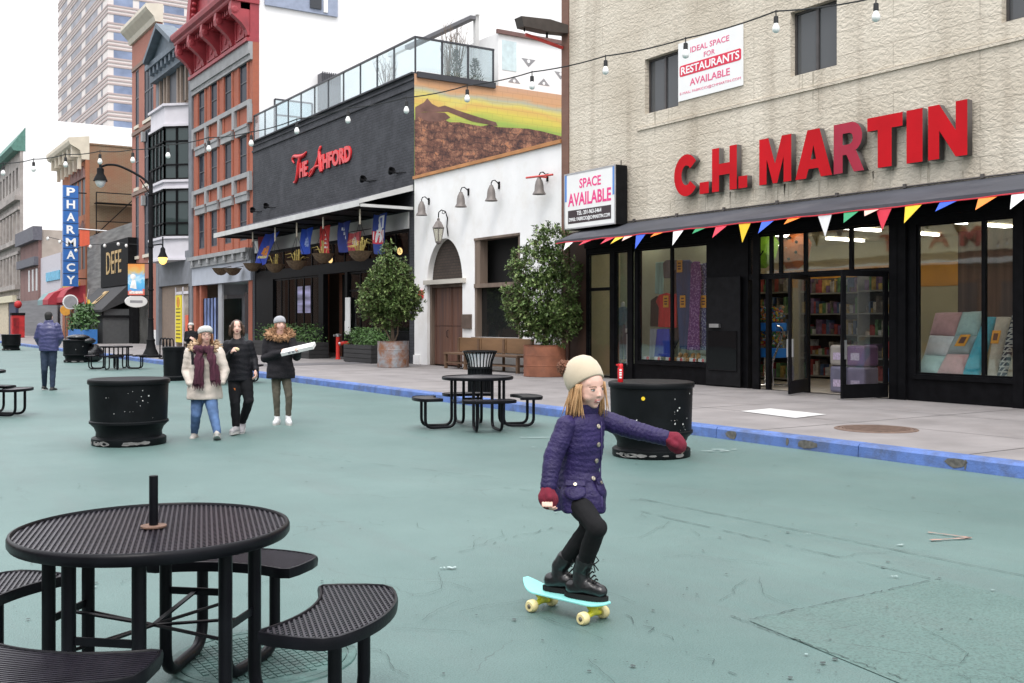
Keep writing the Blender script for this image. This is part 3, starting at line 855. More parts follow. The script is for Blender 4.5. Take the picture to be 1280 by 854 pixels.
tubes = emit('tube_and_fill_glow', (1, .95, .85), 8)
lt_ = MB()
for yy in (9.2, 11.2, 13.4, 15.6, 17.8, 20.0):
 for xx in (16.9, 19.6, 21.8): lt_.box(xx - .7, xx + .7, yy - .05, yy + .05, 3.63, 3.69)  # the row nearest the windows is added, out of view, to brighten the displays
lt_.build('ceiling_and_fill_light', tubes, st, None, True)
# display platforms and back panels behind the two windows
b = MB(); b.box(FX + .145, FX + 1.25, yw2[0] - 3.9, yw2[1], SWZ + .02, ZS - .02); b.box(FX + .145, FX + 1.15, yw1[0], yw1[1] + .1, SWZ + .02, ZS - .02)
b.build('display_platform', mat('platform_white', (.55, .53, .50), .6, .1), st, None, True)
b = MB(); b.box(FX + 1.15, FX + 1.2, yw1[0], ydr[1] + .1, SWZ, 3.6); b.build('display_back', mat('display_back', (.50, .52, .38), .7, .05), st, None, True)
b = MB(); b.box(FX + 1.3, FX + 1.34, yw2[0] + .75, yw2[1] + .05, 1.2, 3.2)
b.build('brown_curtain', mat('brown_drape', (.11, .06, .04), .8, .4, 1.2, stretch=(1, 9, .3)), st, None, True)
# ---- awning
b = MB()
AX, AZ0, AZ1 = FX - .95, 3.56, 3.93
ay0, ay1 = Y0, fy(700, AX) + .15
b.prism([(FX - .004, AZ1), (AX, AZ0), (AX, AZ0 - .07), (AX + .03, AZ0 - .07), (AX + .06, AZ0 - .02), (FX - .004, AZ1 - .06)], lambda u, v, w: (u, w, v), ay0, ay1)
b.build('awning', mat('awning_charcoal', (.045, .048, .06), .7, .3, 1.6, .25, 14, stretch=(1, .4, 1), dirt=(.12, .12, .13), dscale=1.2, damt=.5), st, None, True)
b = MB()
yy = ay0 + .5
while yy < ay1 - .05:
 b.bar((AX + .05, yy, AZ0 - .03), (FX - .03, yy, AZ1 - .09), .03, .03); yy += 1.9
b.bar((AX + .03, ay0, AZ0 - .04), (AX + .03, ay1, AZ0 - .04), .03, .03)
b.build('awning_frame', BLACKM, st, None, True)
sb = MB(); sb.tube([(FX - .03, Y0, 3.95), (FX - .03, YE - .35, 3.95)], .018, 6)
for i in range(14): sb.box(FX - .06, FX - .02, 1.2 + i * 1.5, 1.26 + i * 1.5, 3.93, 4.0)
sb.build('conduit', GREYS, st, None, True)

# ---- pennant string along the awning edge
pn = thing('pennant_string', 'string of small coloured triangular pennants hanging along the awning edge', 'bunting', (AX, 12, AZ0))
PXX = AX - .015
PC = {'r': (.62, .02, .05), 'y': (.80, .50, .01), 'b': (.02, .09, .60), 'o': (.82, .22, .02), 'w': (.8, .8, .8), 'g': (.01, .25, .10), 'p': (.75, .50, .42)}
pm = {k: mat('pennant_' + k, c, .5, .05) for k, c in PC.items()}
w_ = MB(); w_.tube([(PXX - .003, ay0 + k * (ay1 - ay0) / 60, AZ0 - .055 - .02 * abs(math.sin(k * .8))) for k in range(61)], .012, 5); w_.build('cord', mat('red_cord', (.6, .03, .05), .6, .1), pn, None, True)
pens = [(712, 'w', .5, .3), (735, 'r', .3, 1), (763, 'r', .35, 1.1), (775, 'y', .4, 1.), (786, 'p', .3, .3), (801, 'b', .8, .6), (824, 'o', .25, .7), (848, 'w', .8, .6), (876, 'g', .3, .6), (902, 'r', .6, .9),
  (931, 'y', .95, .3), (960, 'b', .6, .9), (993, 'o', .3, .8), (1031, 'w', 1, .2), (1064, 'g', .5, .4), (1090, 'p', .3, .3), (1105, 'r', .95, .2), (1142, 'y', .75, .8), (1186, 'b', .4, 1), (1235, 'o', .5, .9), (1277, 'w', .6, .8), (1330, 'g', .9, .2)]
random.seed(5)
for px, c, hang, skew in pens:
 yc = fy(px, PXX); L = .40; hw = .16
 q = MB(); dz = L * hang; out = math.sqrt(max(0, L * L - dz * dz)) * .5
 pts = [(PXX - .002, yc + hw, AZ0 - .075), (PXX - .002, yc - hw, AZ0 - .075), (PXX - out, yc + (skew - .25) * .16, AZ0 - .075 - dz)]
 mid = [(pts[0][k] * .4 + pts[1][k] * .2 + pts[2][k] * .4) for k in range(3)]
 nrm = Vector((.004, 0, 0))
 q.add([Vector(p) for p in pts] + [Vector(p) + nrm for p in pts], [(0, 1, 2), (5, 4, 3), (0, 3, 4, 1), (1, 4, 5, 2), (2, 5, 3, 0)])
 q.build('pennant', pm[c], pn, None, True)

# ---- goods in the windows: each a thing
def FD(X): return lambda u, v, w: (X + w, -u, v)
def cloth(name, label, cat, pxs, col, X, th=.05, card=None, colm=None, parts=None, group=None):
 """flat garment outline given as photo pixels on the plane X, with real thickness"""
 pts = [(fy(p[0], X), fz(p[0], p[1], X)) for p in pxs]
 c = sum(p[0] for p in pts) / len(pts); zb = min(p[1] for p in pts)
 o = thing(name, label, cat, (X, c, zb), 0, group)
 q = MB(); q.prism(pts, lambda u, v, w: (X + w, u, v), 0, th); q.build('fabric', colm or mat('fab_%02d%02d%02d' % tuple(int(100 * k) for k in col), col, .85, .30, 3, 1, 5, stretch=(3, 3.5, .35)), o, None, True, bevel=.03)
 for (k, kc) in (card or []):
  y, z = fy(k[0], X), fz(k[0], k[1], X)
  q = MB(); q.box(X - .022, X - .012, y - .09, y + .09, z - .14, z + .14); q.build('price_card', mat('price_orange', (.85, .36, .02), .6, .05), o, None, True)
  q = MB()
  for rz_, rw in ((.07, .05), (.0, .06), (-.06, .05)): q.box(X - .0245, X - .0225, y - rw, y + rw, z + rz_ - .018, z + rz_ + .018)
  q.build('price_marks', mat('card_dark', (.12, .03, .01), .6, .1), o, None, True)
 for (pl_, pc) in (parts or []):
  pp = [(fy(p[0], X - .02), fz(p[0], p[1], X - .02)) for p in pl_]
  q = MB(); q.prism(pp, lambda u, v, w: (X - .022 + w, u, v), 0, .015); q.build('lower_piece', mat('fab_%02d%02d%02d' % tuple(int(100 * k) for k in pc), pc, .85, .25, 14, .3, 12), o, None, True)
 return o
def pattern(name, c1, c2, sc):
 m, n, l, p = new_mat(name); v = coords(n, l)
 vo = n.new("ShaderNodeTexVoronoi"); vo.inputs['Scale'].default_value = sc; l.new(v, vo.inputs['Vector'])
 r = n.new("ShaderNodeValToRGB"); r.color_ramp.elements[0].position = .35; r.color_ramp.elements[1].position = .5
 r.color_ramp.elements[0].color = tuple(c1) + (1,); r.color_ramp.elements[1].color = tuple(c2) + (1,)
 l.new(vo.outputs['Distance'], r.inputs[0]); l.new(r.outputs[0], p.inputs['Base Color']); p.inputs['Roughness'].default_value = .85
 return m
XD = FX + .55
cloth('shirt', 'red short sleeved shirt on display in the shop window', 'shirt', [(819, 377), (823, 369), (832, 366), (838, 368), (845, 367), (845, 410), (822, 409), (823, 385)], (.60, .02, .025), XD, card=[((833, 377), 0)])
cloth('shorts', 'bright blue shorts below the red shirt in the window', 'shorts', [(821, 411), (836, 411), (837, 447), (828, 446), (824, 446), (817, 447)], (.03, .07, .50), XD + .02)
cloth('shirt', 'black shirt hanging behind the red shirt in the window', 'shirt', [(813, 375), (820, 370), (826, 372), (827, 409), (812, 408)], (.012, .012, .015), XD + .12)
cloth('trousers', 'pale grey trousers hanging left of the blue shorts', 'trousers', [(812, 411), (821, 411), (818, 447), (811, 447)], (.42, .46, .52), XD + .12)
cloth('top', 'pale mint green top hanging high in the window', 'top', [(819, 328), (829, 327), (828, 368), (818, 367)], (.36, .58, .52), XD + .2)
cloth('shirt', 'grey and black raglan shirt hanging high near the mullion', 'shirt', [(828, 329), (832, 325), (846, 325), (849, 332), (846, 348), (829, 348)], (.16, .15, .17), XD + .15)
cloth('dress', 'long navy blue dress hanging in the right window pane', 'dress', [(844, 330), (850, 325), (861, 325), (866, 329), (866, 380), (858, 437), (849, 436), (846, 385)], (.02, .06, .17), XD, card=[((854, 377), 0), ((850, 333), 0)])
cloth('dress', 'long purple patterned dress in the window centre', 'dress', [(863, 330), (866, 327), (874, 327), (876, 350), (873, 396), (874, 438), (858, 438), (861, 396)], (.20, .05, .25), XD - .03, colm=pattern('purple_print', (.35, .18, .42), (.15, .035, .2), 22))
cloth('dress', 'blue patterned dress hanging at the right edge of the window', 'dress', [(874, 330), (884, 328), (886, 438), (873, 438), (873, 395)], (.1, .12, .3), XD + .06, card=[((880, 377), 0)], colm=pattern('blue_print', (.32, .36, .5), (.04, .06, .2), 26))
cloth('shirt', 'black long top hanging beside the navy dress', 'shirt', [(840, 340), (845, 336), (848, 380), (850, 420), (842, 437), (839, 437)], (.012, .012, .014), XD + .1)
BOOTM = mat('tan_suede', (.42, .22, .07), .9, .2, 12)
for k, (px, lab) in enumerate(((852, 'tan suede boots on the window floor below the navy dress'), (868, 'tan suede boots on the window floor below the purple dress'))):
 y = fy(px, FX + .4); t = thing('boots', lab, 'boots', (FX + .4, y, ZS), 0)
 for s in (-1, 1):
  q = MB(); q.limb([(0.05, s * .09, .16), (.02, s * .09, .07), (-.14, s * .11, .05)], [.055, .06, .045], 10)
  blob('boot', q, BOOTM, t, .014, 2)
for k, px in enumerate((808, 822, 836, 850, 866, 877)):
 y = fy(px, FX + .2); tg = thing('price_stand', ['white price card with a red dot lying at the left end of the window floor', 'white price card with a red dot below the blue shorts', 'white price card with a red dot beside the mullion foot', 'white price card with a red dot just right of the mullion', 'white price card with a red dot in front of the tan boots', 'white price card with a red dot at the right end of the window floor'][k], 'price card', (FX + .2, y, ZS), 0, 'price cards along the shop window floor')
 q = MB(); q.box(-.01, .01, -.1, .1, .0, .1); q.build('card', WHITE, tg)
 q = MB(); q.lathe([(0, 0), (.045, 0), (.045, .008), (0, .008)], seg=14, M=Matrix.Translation((-.019, -.06, .055)) @ Matrix.Rotation(R(90), 4, 'Y')); q.build('dot', mat('price_red', (.7, .06, .05), .5, .05), tg)
# mannequin in the recess window
mq = thing('mannequin', 'headless child mannequin in grey hoodie and trousers behind the narrow window', 'mannequin', (FX + .5, fy(779, FX + .5), .5))
zb = .5; q = MB()
q.loft([((0, 0, .95), .13, .10), ((0, 0, 1.05), .15, .11), ((0, 0, 1.25), .17, .11), ((0, 0, 1.38), .15, .09), ((0, 0, 1.42), .06, .06)], (-1, 0))
for s in (-1, 1): q.limb([(0, s * .16, 1.35), (-.02, s * .2, 1.1), (-.05, s * .19, .9)], [.055, .05, .04])
blob('hoodie', q, mat('hoodie_grey', (.17, .22, .27), .9, .15, 8, .3, 14), mq, .016, 2)
q = MB()
for s in (-1, 1): q.limb([(0, s * .075, .95), (.0, s * .09, .5), (.02, s * .09, .12)], [.085, .065, .045])
blob('trousers', q, mat('trouser_grey', (.15, .14, .17), .9, .15, 8, .3, 14), mq, .016, 2)
q = MB(); q.limb([(0, 0, 1.42), (0, 0, 1.5)], [.05, .05]);
for s in (-1, 1): q.limb([(-.05, s * .19, .88), (-.06, s * .19, .79)], [.03, .025])
blob('body', q, mat('mannequin_white', (.7, .7, .7), .4, .02), mq, .012, 2)
q = MB()
for s in (-1, 1): q.limb([(0.02, s * .09, .08), (-.1, s * .1, .04)], [.045, .04])
blob('boots', q, BOOTM, mq, .012, 2)

# towels, rugs leaning in the right-hand window
def leaning(name, label, cat, quad, X0, X1, m, th=.09, card=None, stripes=None):
 """soft slab whose outline is given by photo pixels; bottom edge on X0, top edge on X1"""
 zt = max(fz(p[0], p[1], FX + .4) for p in quad); zb = min(fz(p[0], p[1], FX + .4) for p in quad)
 pts = []
 for p in quad:
  z = fz(p[0], p[1], FX + .4); X = X0 + (X1 - X0) * (z - ZS) / 1.15
  pts.append(Vector((X, fy(p[0], X), max(ZS + .005, fz(p[0], p[1], X)))))
 c = sum(pts, Vector()) / 4
 o = thing(name, label, cat, (c.x, c.y, min(p.z for p in pts)))
 q = MB(); nx, ny = 8, 10; nr = (pts[1] - pts[0]).cross(pts[3] - pts[0]).normalized()
 if nr.x > 0: nr = -nr
 vs = []
 for i in range(nx + 1):
  for j in range(ny + 1):
   u, v = i / nx, j / ny
   p = (pts[0] * (1 - u) + pts[1] * u) * (1 - v) + (pts[3] * (1 - u) + pts[2] * u) * v
   e = (1 - abs(2 * u - 1) ** 4) * (1 - abs(2 * v - 1) ** 4)
   vs.append(p + nr * (th * (.25 + .75 * e) + .012 * noise.noise(p * 7)))
 fs = [(i * (ny + 1) + j, (i + 1) * (ny + 1) + j, (i + 1) * (ny + 1) + j + 1, i * (ny + 1) + j + 1) for i in range(nx) for j in range(ny)]
 q.add(vs, fs)
 k = len(vs); ring = [i * (ny + 1) for i in range(nx + 1)] + [nx * (ny + 1) + j for j in range(1, ny + 1)] + [i * (ny + 1) + ny for i in range(nx - 1, -1, -1)] + [j for j in range(ny - 1, 0, -1)]
 bk = [vs[i] - nr * th * .6 for i in ring]
 q.v += [tuple(b_) for b_ in bk]
 for a in range(len(ring)):
  b_ = (a + 1) % len(ring); q.f.append([ring[a], ring[b_], k + b_, k + a]); q.m.append(0)
 q.f.append([k + a for a in range(len(ring))]); q.m.append(0)
 q.build('fabric', m, o, 60, True)
 if card:
  pc = [(pts[0] * (1 - u) + pts[1] * u) * (1 - v) + (pts[3] * (1 - u) + pts[2] * u) * v + nr * (th + .015) for u, v in card]
  q = MB(); q.add(pc + [p - nr * .006 for p in pc], [(0, 1, 2, 3), (7, 6, 5, 4), (0, 4, 5, 1), (1, 5, 6, 2), (2, 6, 7, 3), (3, 7, 4, 0)]); q.build('price_card', MC['price_orange'], o, None, True)
  cc = sum(pc, Vector()) / 4; q = MB(); p2 = [cc + (p - cc) * .55 + nr * .003 for p in pc]; q.add([p + nr * 0 for p in p2], [(0, 1, 2, 3)]); q.build('price_marks', MC['card_dark'], o, None, True)
 return o
def towel(nm, c): return mat('towel_' + nm, c, .95, .12, 12, .8, 70, sheen=.3)
TP, TW, TT, TG = towel('pink', (.70, .38, .38)), towel('white', (.82, .83, .86)), towel('teal', (.48, .66, .64)), towel('grey', (.38, .46, .47))
XA, XB = FX + .30, FX + 1.0
leaning('towel', 'pink folded towel at the top left of the towel display', 'towel', [(1163, 419), (1194, 420), (1203, 391), (1170, 392)], XA, XB, TP)
leaning('towel', 'white folded towel in the left middle of the towel display', 'towel', [(1156, 444), (1184, 445), (1194, 421), (1163, 420)], XA, XB, TW)
leaning('towel', 'pale teal folded towel at the bottom left of the towel display', 'towel', [(1146, 469), (1172, 469), (1184, 446), (1156, 445)], XA, XB, TT)
leaning('towel', 'grey green folded towel at the top right of the towel display', 'towel', [(1194, 421), (1222, 420), (1228, 390), (1204, 391)], XA, XB, TT)
leaning('towel', 'grey folded towel with an orange price card in the towel display', 'towel', [(1184, 443), (1212, 443), (1222, 421), (1194, 421)], XA, XB, TG, card=[(.35, .3), (.8, .3), (.85, .95), (.4, .95)])
leaning('towel', 'pink folded towel at the bottom right of the towel display', 'towel', [(1172, 469), (1203, 470), (1212, 444), (1184, 443)], XA, XB, TP)
leaning('rug', 'bright turquoise towel leaning beside the pink towels', 'towel', [(1203, 470), (1224, 471), (1246, 397), (1232, 397)], XA + .03, XB + .05, towel('turq', (.04, .42, .55)))
leaning('rug', 'cream bath mat with an orange price card leaning in the window', 'mat', [(1234, 471), (1246, 471), (1264, 397), (1246, 397)], XA + .02, XB + .03, towel('cream', (.60, .52, .42)), card=[(.1, .5), (.75, .5), (.75, .72), (.1, .72)])
def greek():
 m, n, l, p = new_mat('greek_rug'); v, o_ = wall_vec(n, l)
 b_ = n.new("ShaderNodeTexBrick"); b_.offset = 0; b_.inputs['Scale'].default_value = 1; b_.inputs['Brick Width'].default_value = .085; b_.inputs['Row Height'].default_value = .085; b_.inputs['Mortar Size'].default_value = .014
 b_.inputs['Color1'].default_value = (.03, .03, .05, 1); b_.inputs['Color2'].default_value = (.03, .03, .05, 1); b_.inputs['Mortar'].default_value = (.5, .48, .44, 1)
 l.new(v, b_.inputs['Vector']); l.new(b_.outputs[0], p.inputs['Base Color']); p.inputs['Roughness'].default_value = .95
 return m
leaning('rug', 'dark rug with a white key pattern leaning in the window', 'rug', [(1246, 471), (1258, 472), (1270, 420), (1266, 393)], XA + .04, XB + .1, greek(), .06)
leaning('rug', 'beige rug at the right edge of the towel window', 'rug', [(1258, 472), (1275, 472), (1285, 420), (1272, 420)], XA + .06, XB + .1, towel('beige', (.42, .33, .22)), .06)
# package bundle standing in the doorway, gumball machine, shelves, umbrellas
pk = thing('bedding_bundle', 'stack of purple and grey wrapped bedding packs standing in the doorway', 'package', (FX + .55, fy(1056, FX + .3), SWZ + .012))
for (yy, z0, z1, c, nm, w_) in ((.20, 0, .52, (.20, .19, .27), 'pack_grey', .40), (-.22, 0, .52, (.24, .20, .30), 'pack_purple', .42), (.20, .525, .93, (.38, .34, .31), 'pack_beige', .40), (-.22, .525, .93, (.17, .07, .20), 'pack_plum', .42)):
 q = MB(); q.box(-.22, .22, yy - w_ / 2, yy + w_ / 2, z0 + .004, z1)
 oo = q.build('pack', mat(nm, c, .35, .25, 3, .5, 9), pk, None, False, bevel=.05)
 q = MB(); q.box(-.228, -.222, yy - .1, yy + .1, z0 + .12, z0 + .26); q.build('label', mat('pack_label', (.55, .45, .6), .4, .3, 30), pk)
gm = thing('gumball_machine', 'blue gumball vending rack with clear globe boxes and chrome tube stand', 'vending machine', (FX + .75, fy(956, FX + .6), SWZ + .012))
q = MB()
for s in (-1, 1): q.tube(fillet([(-.25, s * .33, 0.02), (-.3, s * .33, 0.5), (-.05, s * .33, .95), (.05, s * .33, 1.25), (-.15, s * .33, 1.3)], .15), .022, 8)
q.tube([(-.26, -.33, .03), (-.26, .33, .03)], .02, 8); q.tube([(.2, -.33, .03), (.2, .33, .03)], .02, 8)
for s in (-1, 1): q.tube([(-.25, s * .33, .03), (.2, s * .33, .03), (.2, s * .33, 1.2)], .02, 8)
q.build('stand', mat('chrome', (.7, .7, .72), .12, .05, metal=1), gm, 40)
for z0, z1 in ((.62, .82), (1.18, 1.36)): q = MB(); q.box(-.15, .18, -.31, .31, z0, z1); q.build('coin_box', mat('vend_blue', (.02, .16, .5), .4, .1), gm, None, False, bevel=.01)
q = MB()
random.seed(2)
cols = [(.7, .05, .04), (.8, .5, .02), (.05, .35, .1), (.75, .75, .7), (.05, .2, .6), (.8, .25, .05)]
for z0 in (.84, 1.38):
 for k in range(170):
  c = random.randrange(6); q.ell((random.uniform(-.13, .15), random.uniform(-.29, .29), z0 + .02 + random.random() * .3), (.024,) * 3, None, 6, 4, c)
q.build('gumballs', [mat('gum%d' % i, c, .4, .05) for i, c in enumerate(cols)], gm, 60)
q = MB()
for z0 in (.825, 1.365):
 q.box(-.15, -.145, -.31, .31, z0, z0 + .36); q.box(-.15, .18, -.31, -.305, z0, z0 + .36); q.box(-.15, .18, .305, .31, z0, z0 + .36); q.box(-.15, .18, -.31, .31, z0 + .365, z0 + .39)
q.build('globe_box', GLASS, gm)
random.seed(21)
shelf_lab = ['shelf unit packed with goods just inside the open door', 'tall shelf unit deep inside the store on the right', 'shelf unit behind the gumball machine', 'shelf of decorations behind the towel window']
gc = [mat('good%d' % i, c, .5, .5, 9) for i, c in enumerate([(.30, .05, .05), (.40, .36, .31), (.10, .20, .09), (.40, .27, .08), (.16, .10, .19), (.42, .42, .41), (.06, .10, .19), (.12, .10, .09)])]
for k, (xx, yy, L) in enumerate(((19.3, 14.6, 1.3), (20.2, 16.6, 3.2), (18.6, 17.2, 1.4), (19.2, 9.2, 2.4))):
 t = thing('shelf_unit', shelf_lab[k], 'shelf', (xx, yy, SWZ + .012), 0, 'shelves inside the store')
 q = MB()
 for z in (.05, .55, 1.05, 1.55, 2.05): q.box(-.2, .2, -L / 2, L / 2, z, z + .03)
 for s in (-1, 1): q.box(-.2, .2, s * L / 2 - .015, s * L / 2 + .015, 0, 2.4)
 q.build('rack', mat('shelf_grey', (.3, .29, .27), .5, .1), t)
 q = MB(); q.box(.201, .22, -L / 2, L / 2, 0, 2.45); q.build('dark_backing', mat('shelf_shade', (.07, .06, .055), .7, .3), t)  # sheet added behind the goods, the dim doorway put into its dark colour
 q = MB()
 for z in (.085, .585, 1.085, 1.585, 2.085):
  y = -L / 2 + .05
  while y < L / 2 - .2:
   w_ = random.uniform(.035, .13); h = random.uniform(.08, .38); q.box(-.19, random.uniform(0, .15), y, y + w_ * .92, z, z + h, random.randrange(8)); y += w_
 q.build('goods', gc, t)
ub = [('umbrella', 'green open umbrella with a smile hung inside above the door', (.28, .55, .03), 950, 311, 17.3), ('umbrella', 'orange dotted open umbrella hung inside above the door', (.60, .16, .04), 990, 312, 17.6), ('umbrella', 'red open umbrella hung inside at the left of the transom', (.55, .08, .04), 929, 312, 17.6)]
for nm, lab, c, px, py, X in ub:
 y, z = fy(px, X), fz(px, py, X); o = thing(nm, lab, 'umbrella', (X, y, z))
 q = MB(); Mx = Matrix.Rotation(R(-80), 4, 'Y') @ Matrix.Rotation(.3, 4, 'Z')
 q.lathe([(.45, -.12), (.40, -.03), (.26, .09), (.1, .15), (0, .165)], seg=8, M=Mx); q.build('canopy', mat('umb%d' % px, c, .6, .1), o)
 q = MB(); q.tube([Mx @ Vector((0, 0, .2)), Mx @ Vector((0, 0, -.5))], .012, 6); q.build('shaft', STEEL, o)
 q = MB()
 if px == 950:
  for a in (-.12, .12): q.ell(Mx @ Vector((-.05 + .0, a, .165)), (.03, .03, .03), None, 8, 6)
  q.tube([Mx @ Vector((-.24 + .1 * (a / 3) ** 2 * 1., a * .06, .11)) for a in range(-3, 4)], .014, 6)
  q.build('smile', BLACKM, o, 40)
 elif px == 990:
  for a in range(7): q.ell(Mx @ Vector((.24 * math.cos(a), .24 * math.sin(a), .11)), (.035,) * 3, None, 8, 6)
  q.build('dots', BLACKM, o, 40)
# ================================================================== white mission-style building
YA = fy(518)                     # corner shared with the black building
WHW = mat('white_render', (.80, .795, .79), .85, .05, 1.2, .15, 60, dirt=(.60, .55, .48), dscale=.9, damt=.35)
WOODF = mat('weathered_wood', (.15, .11, .085), .8, .35, 3, .3, 14, stretch=(1, 1, .12))
WOODD = mat('door_wood', (.12, .055, .035), .65, .4, 2.5, .3, 14, stretch=(1, 2.5, .10), dirt=(.05, .04, .05), dscale=1.6, damt=.6)
wb = thing('white_building', 'low white rendered building with arched wooden doorway between the black restaurant and beige store', 'building', (FX, 26, SWZ))
ZR = 6.24
dy0, dy1 = fy(578), fy(534)
arc_c, arc_r = (dy0 + dy1) / 2, (dy1 - dy0) / 2
z_l = fz(555, 355)                                     # lintel
z_at = fz(556, 298)
wy0, wy1 = fy(650), fy(593)
wz0, wz1 = fz(620, 422), fz(610, 296)
b = MB()
XE = FX + .0
b.wall(FN, YE + .01, YA, SWZ, ZR, .34, [(dy0, dy1, SWZ, z_at), (wy0, wy1, wz0, wz1)])
# fill the corners above the arch
n = 14; rise = z_at - z_l - .06
for sgn in (1, -1):
 pts = []
 for k in range(n + 1):
  a = R(90) * k / n; pts.append((arc_c + sgn * arc_r * math.cos(a), z_l + .06 + rise * math.sin(a)))
 pts.append((arc_c + sgn * arc_r, z_at))
 b.prism(pts, lambda u, v, w: (FX + .0005 + w, u, v), 0, .339)
b.box(FX + .345, 36, YE + .01, YA - .02, 4.5, 5.7)
b.build('wall', WHW, wb, None, True)
b = MB(); b.box(FX + .345, 36, YE + .02, YA - .03, 5.71, 5.8); b.build('roof', mat('flat_roof', (.25, .25, .26), .9), wb, None, True)
b = MB(); b.box(FX - .07, FX + .4, YE + .01, YA + .0, ZR + .002, ZR + .10); b.build('coping', mat('orange_coping', (.42, .19, .07), .7, .2, 2), wb, None, True)
b = MB(); b.box(FX - .05, FX + .1, YA - .42, YA - .002, SWZ, .45); b.build('plinth', WHW, wb, None, True)
# door with frame, lintel, arched panel
dn = MB()
xd = FX + .22
for k in range(2):
 a0 = dy0 + .12 + k * (dy1 - dy0 - .24) / 2; a1 = a0 + (dy1 - dy0 - .24) / 2 - .012
 for (p, q) in ((SWZ + .03, fz(555, 408)), (fz(555, 408) + .015, z_l - .1)):
  dn.box(xd, xd + .06, a0, a1, p, q)
  dn.box(xd - .02, xd - .001, a0 + .002, a0 + .1, p + .002, q - .002); dn.box(xd - .02, xd - .001, a1 - .1, a1 - .002, p + .002, q - .002)
do = dn.build('door', WOODD, wb, None, True)
b = MB(); b.tube([(xd - .025, arc_c + .1, 1.05), (xd - .07, arc_c + .1, 1.08), (xd - .07, arc_c + .1, 1.25), (xd - .025, arc_c + .1, 1.28)], .012, 6); b.build('handle', BLACKM, do, None, True)
b = MB(); b.box(FX + .1, FX + .3, dy0 + .001, dy0 + .12, SWZ, z_l - .1); b.box(FX + .1, FX + .3, dy1 - .12, dy1 - .001, SWZ, z_l - .1); b.box(FX + .1, FX + .3, dy0 + .001, dy1 - .001, z_l - .099, z_l - .001)
b.build('door_frame', WOODF, wb, None, True)
b = MB(); b.box(FX - .09, FX + .33, dy0 - .22, dy1 + .12, z_l, z_l + .14); b.build('lintel', mat('pale_timber', (.50, .47, .42), .8, .15, 3, .2, 20, stretch=(1, .2, 1)), wb, None, True)
b = MB(); b.box(FX + .2, FX + .24, dy0 - .0, dy1, z_l + .141, z_at); b.build('arch_panel', brick('dark_arch_brick', (.05, .035, .028), (.065, .045, .035), (.03, .025, .02), .2, .09, .012), wb, None, True)
# window: timber frame, dark upper opening, glass below
zm = fz(615, 356)
f = MB()
for p in ((wy0, wy1, wz1 - .07, wz1 - .002), (wy0, wy1, zm - .07, zm + .05)): f.box(FX - .02, FX + .3, *p)
for p in ((wy0 + .002, wy0 + .12, wz0 + .002, zm - .071), (wy1 - .30, wy1 - .002, zm + .051, wz1 - .071), (wy1 - .1, wy1 - .002, wz0 + .002, zm - .071), (wy0 + .002, wy0 + .12, zm + .051, wz1 - .071)): f.box(FX + .02, FX + .28, *p)
f.box(FX - .08, FX + .33, wy0 - .1, wy1 + .06, wz0 - .1, wz0 - .001)
fo = f.build('window', WOODF, wb, None, True)
b = MB(); b.box(FX + .2, FX + .208, wy0 + .12, wy1 - .1, wz0, zm - .07); b.build('pane', glass('bar_glass', (.35, .37, .37), .9, .35, (.02, .022, .022)), fo, None, True)
b = MB(); b.box(FX + .6, FX + .65, wy0 - .3, wy1 + .3, wz0 - .2, wz1 + .1); b.build('interior_shade_sheet', mat('dark_interior', (.012, .011, .011), .9), fo, None, True)  # black sheet stands in for the dark room behind the opening
b = MB(); b.box(FX - .06, FX - .002, fy(590), fy(579), fz(584, 411), fz(584, 393)); b.build('post_box', mat('box_bronze', (.10, .07, .055), .6, .2, 5), wb, None, True)
b = MB(); b.box(FX - .06, FX - .002, fy(529.5), fy(525), fz(527, 373), fz(527, 363)); b.build('fire_alarm', mat('alarm_red', (.6, .02, .02), .4), wb, None, True)
# wall lamps: bell shades on arms
BELL = mat('bell_zinc', (.17, .15, .14), .6, .2, 6, metal=.3)
bells = [(527, 261, 'leftmost bell-shaped wall lamp on the white wall next to the black corner'), (576, 250, 'bell-shaped wall lamp above the arched door on the white wall'), (614, 242, 'bell-shaped wall lamp right of the door arch on the white wall'), (674, 233, 'bell-shaped wall lamp by the red rod near the beige store')]
for px, py, lab in bells:
 y, z = fy(px, FX - .28), fz(px, py, FX - .28)
 t = thing('wall_lamp', lab, 'lamp', (FX, y, z), 0, 'bell lamps along the white wall')
 q = MB(); q.lathe([(.0, .24), (.05, .235), (.06, .2), (.10, .12), (.12, .02), (.13, -.12), (.18, -.20), (.185, -.215), (.17, -.205), (.11, -.1)], (-.28, 0, 0), 16); q.build('shade', BELL, t, 50)
 q = MB(); q.tube([(-.28, 0, .23), (-.28, 0, .30), (-.24, 0, .37), (-.16, 0, .39), (-.08, 0, .34), (-.02, 0, .28)], .016, 6); q.box(-.03, -.001, -.035, .035, .15, .36); q.build('arm', BLACKM, t, 50)
 q = MB(); q.ell((-.28, 0, -.12), (.045, .045, .06), None, 10, 8); q.build('bulb', mat('bulb_glass', (.75, .74, .70), .25, .02), t, 60)
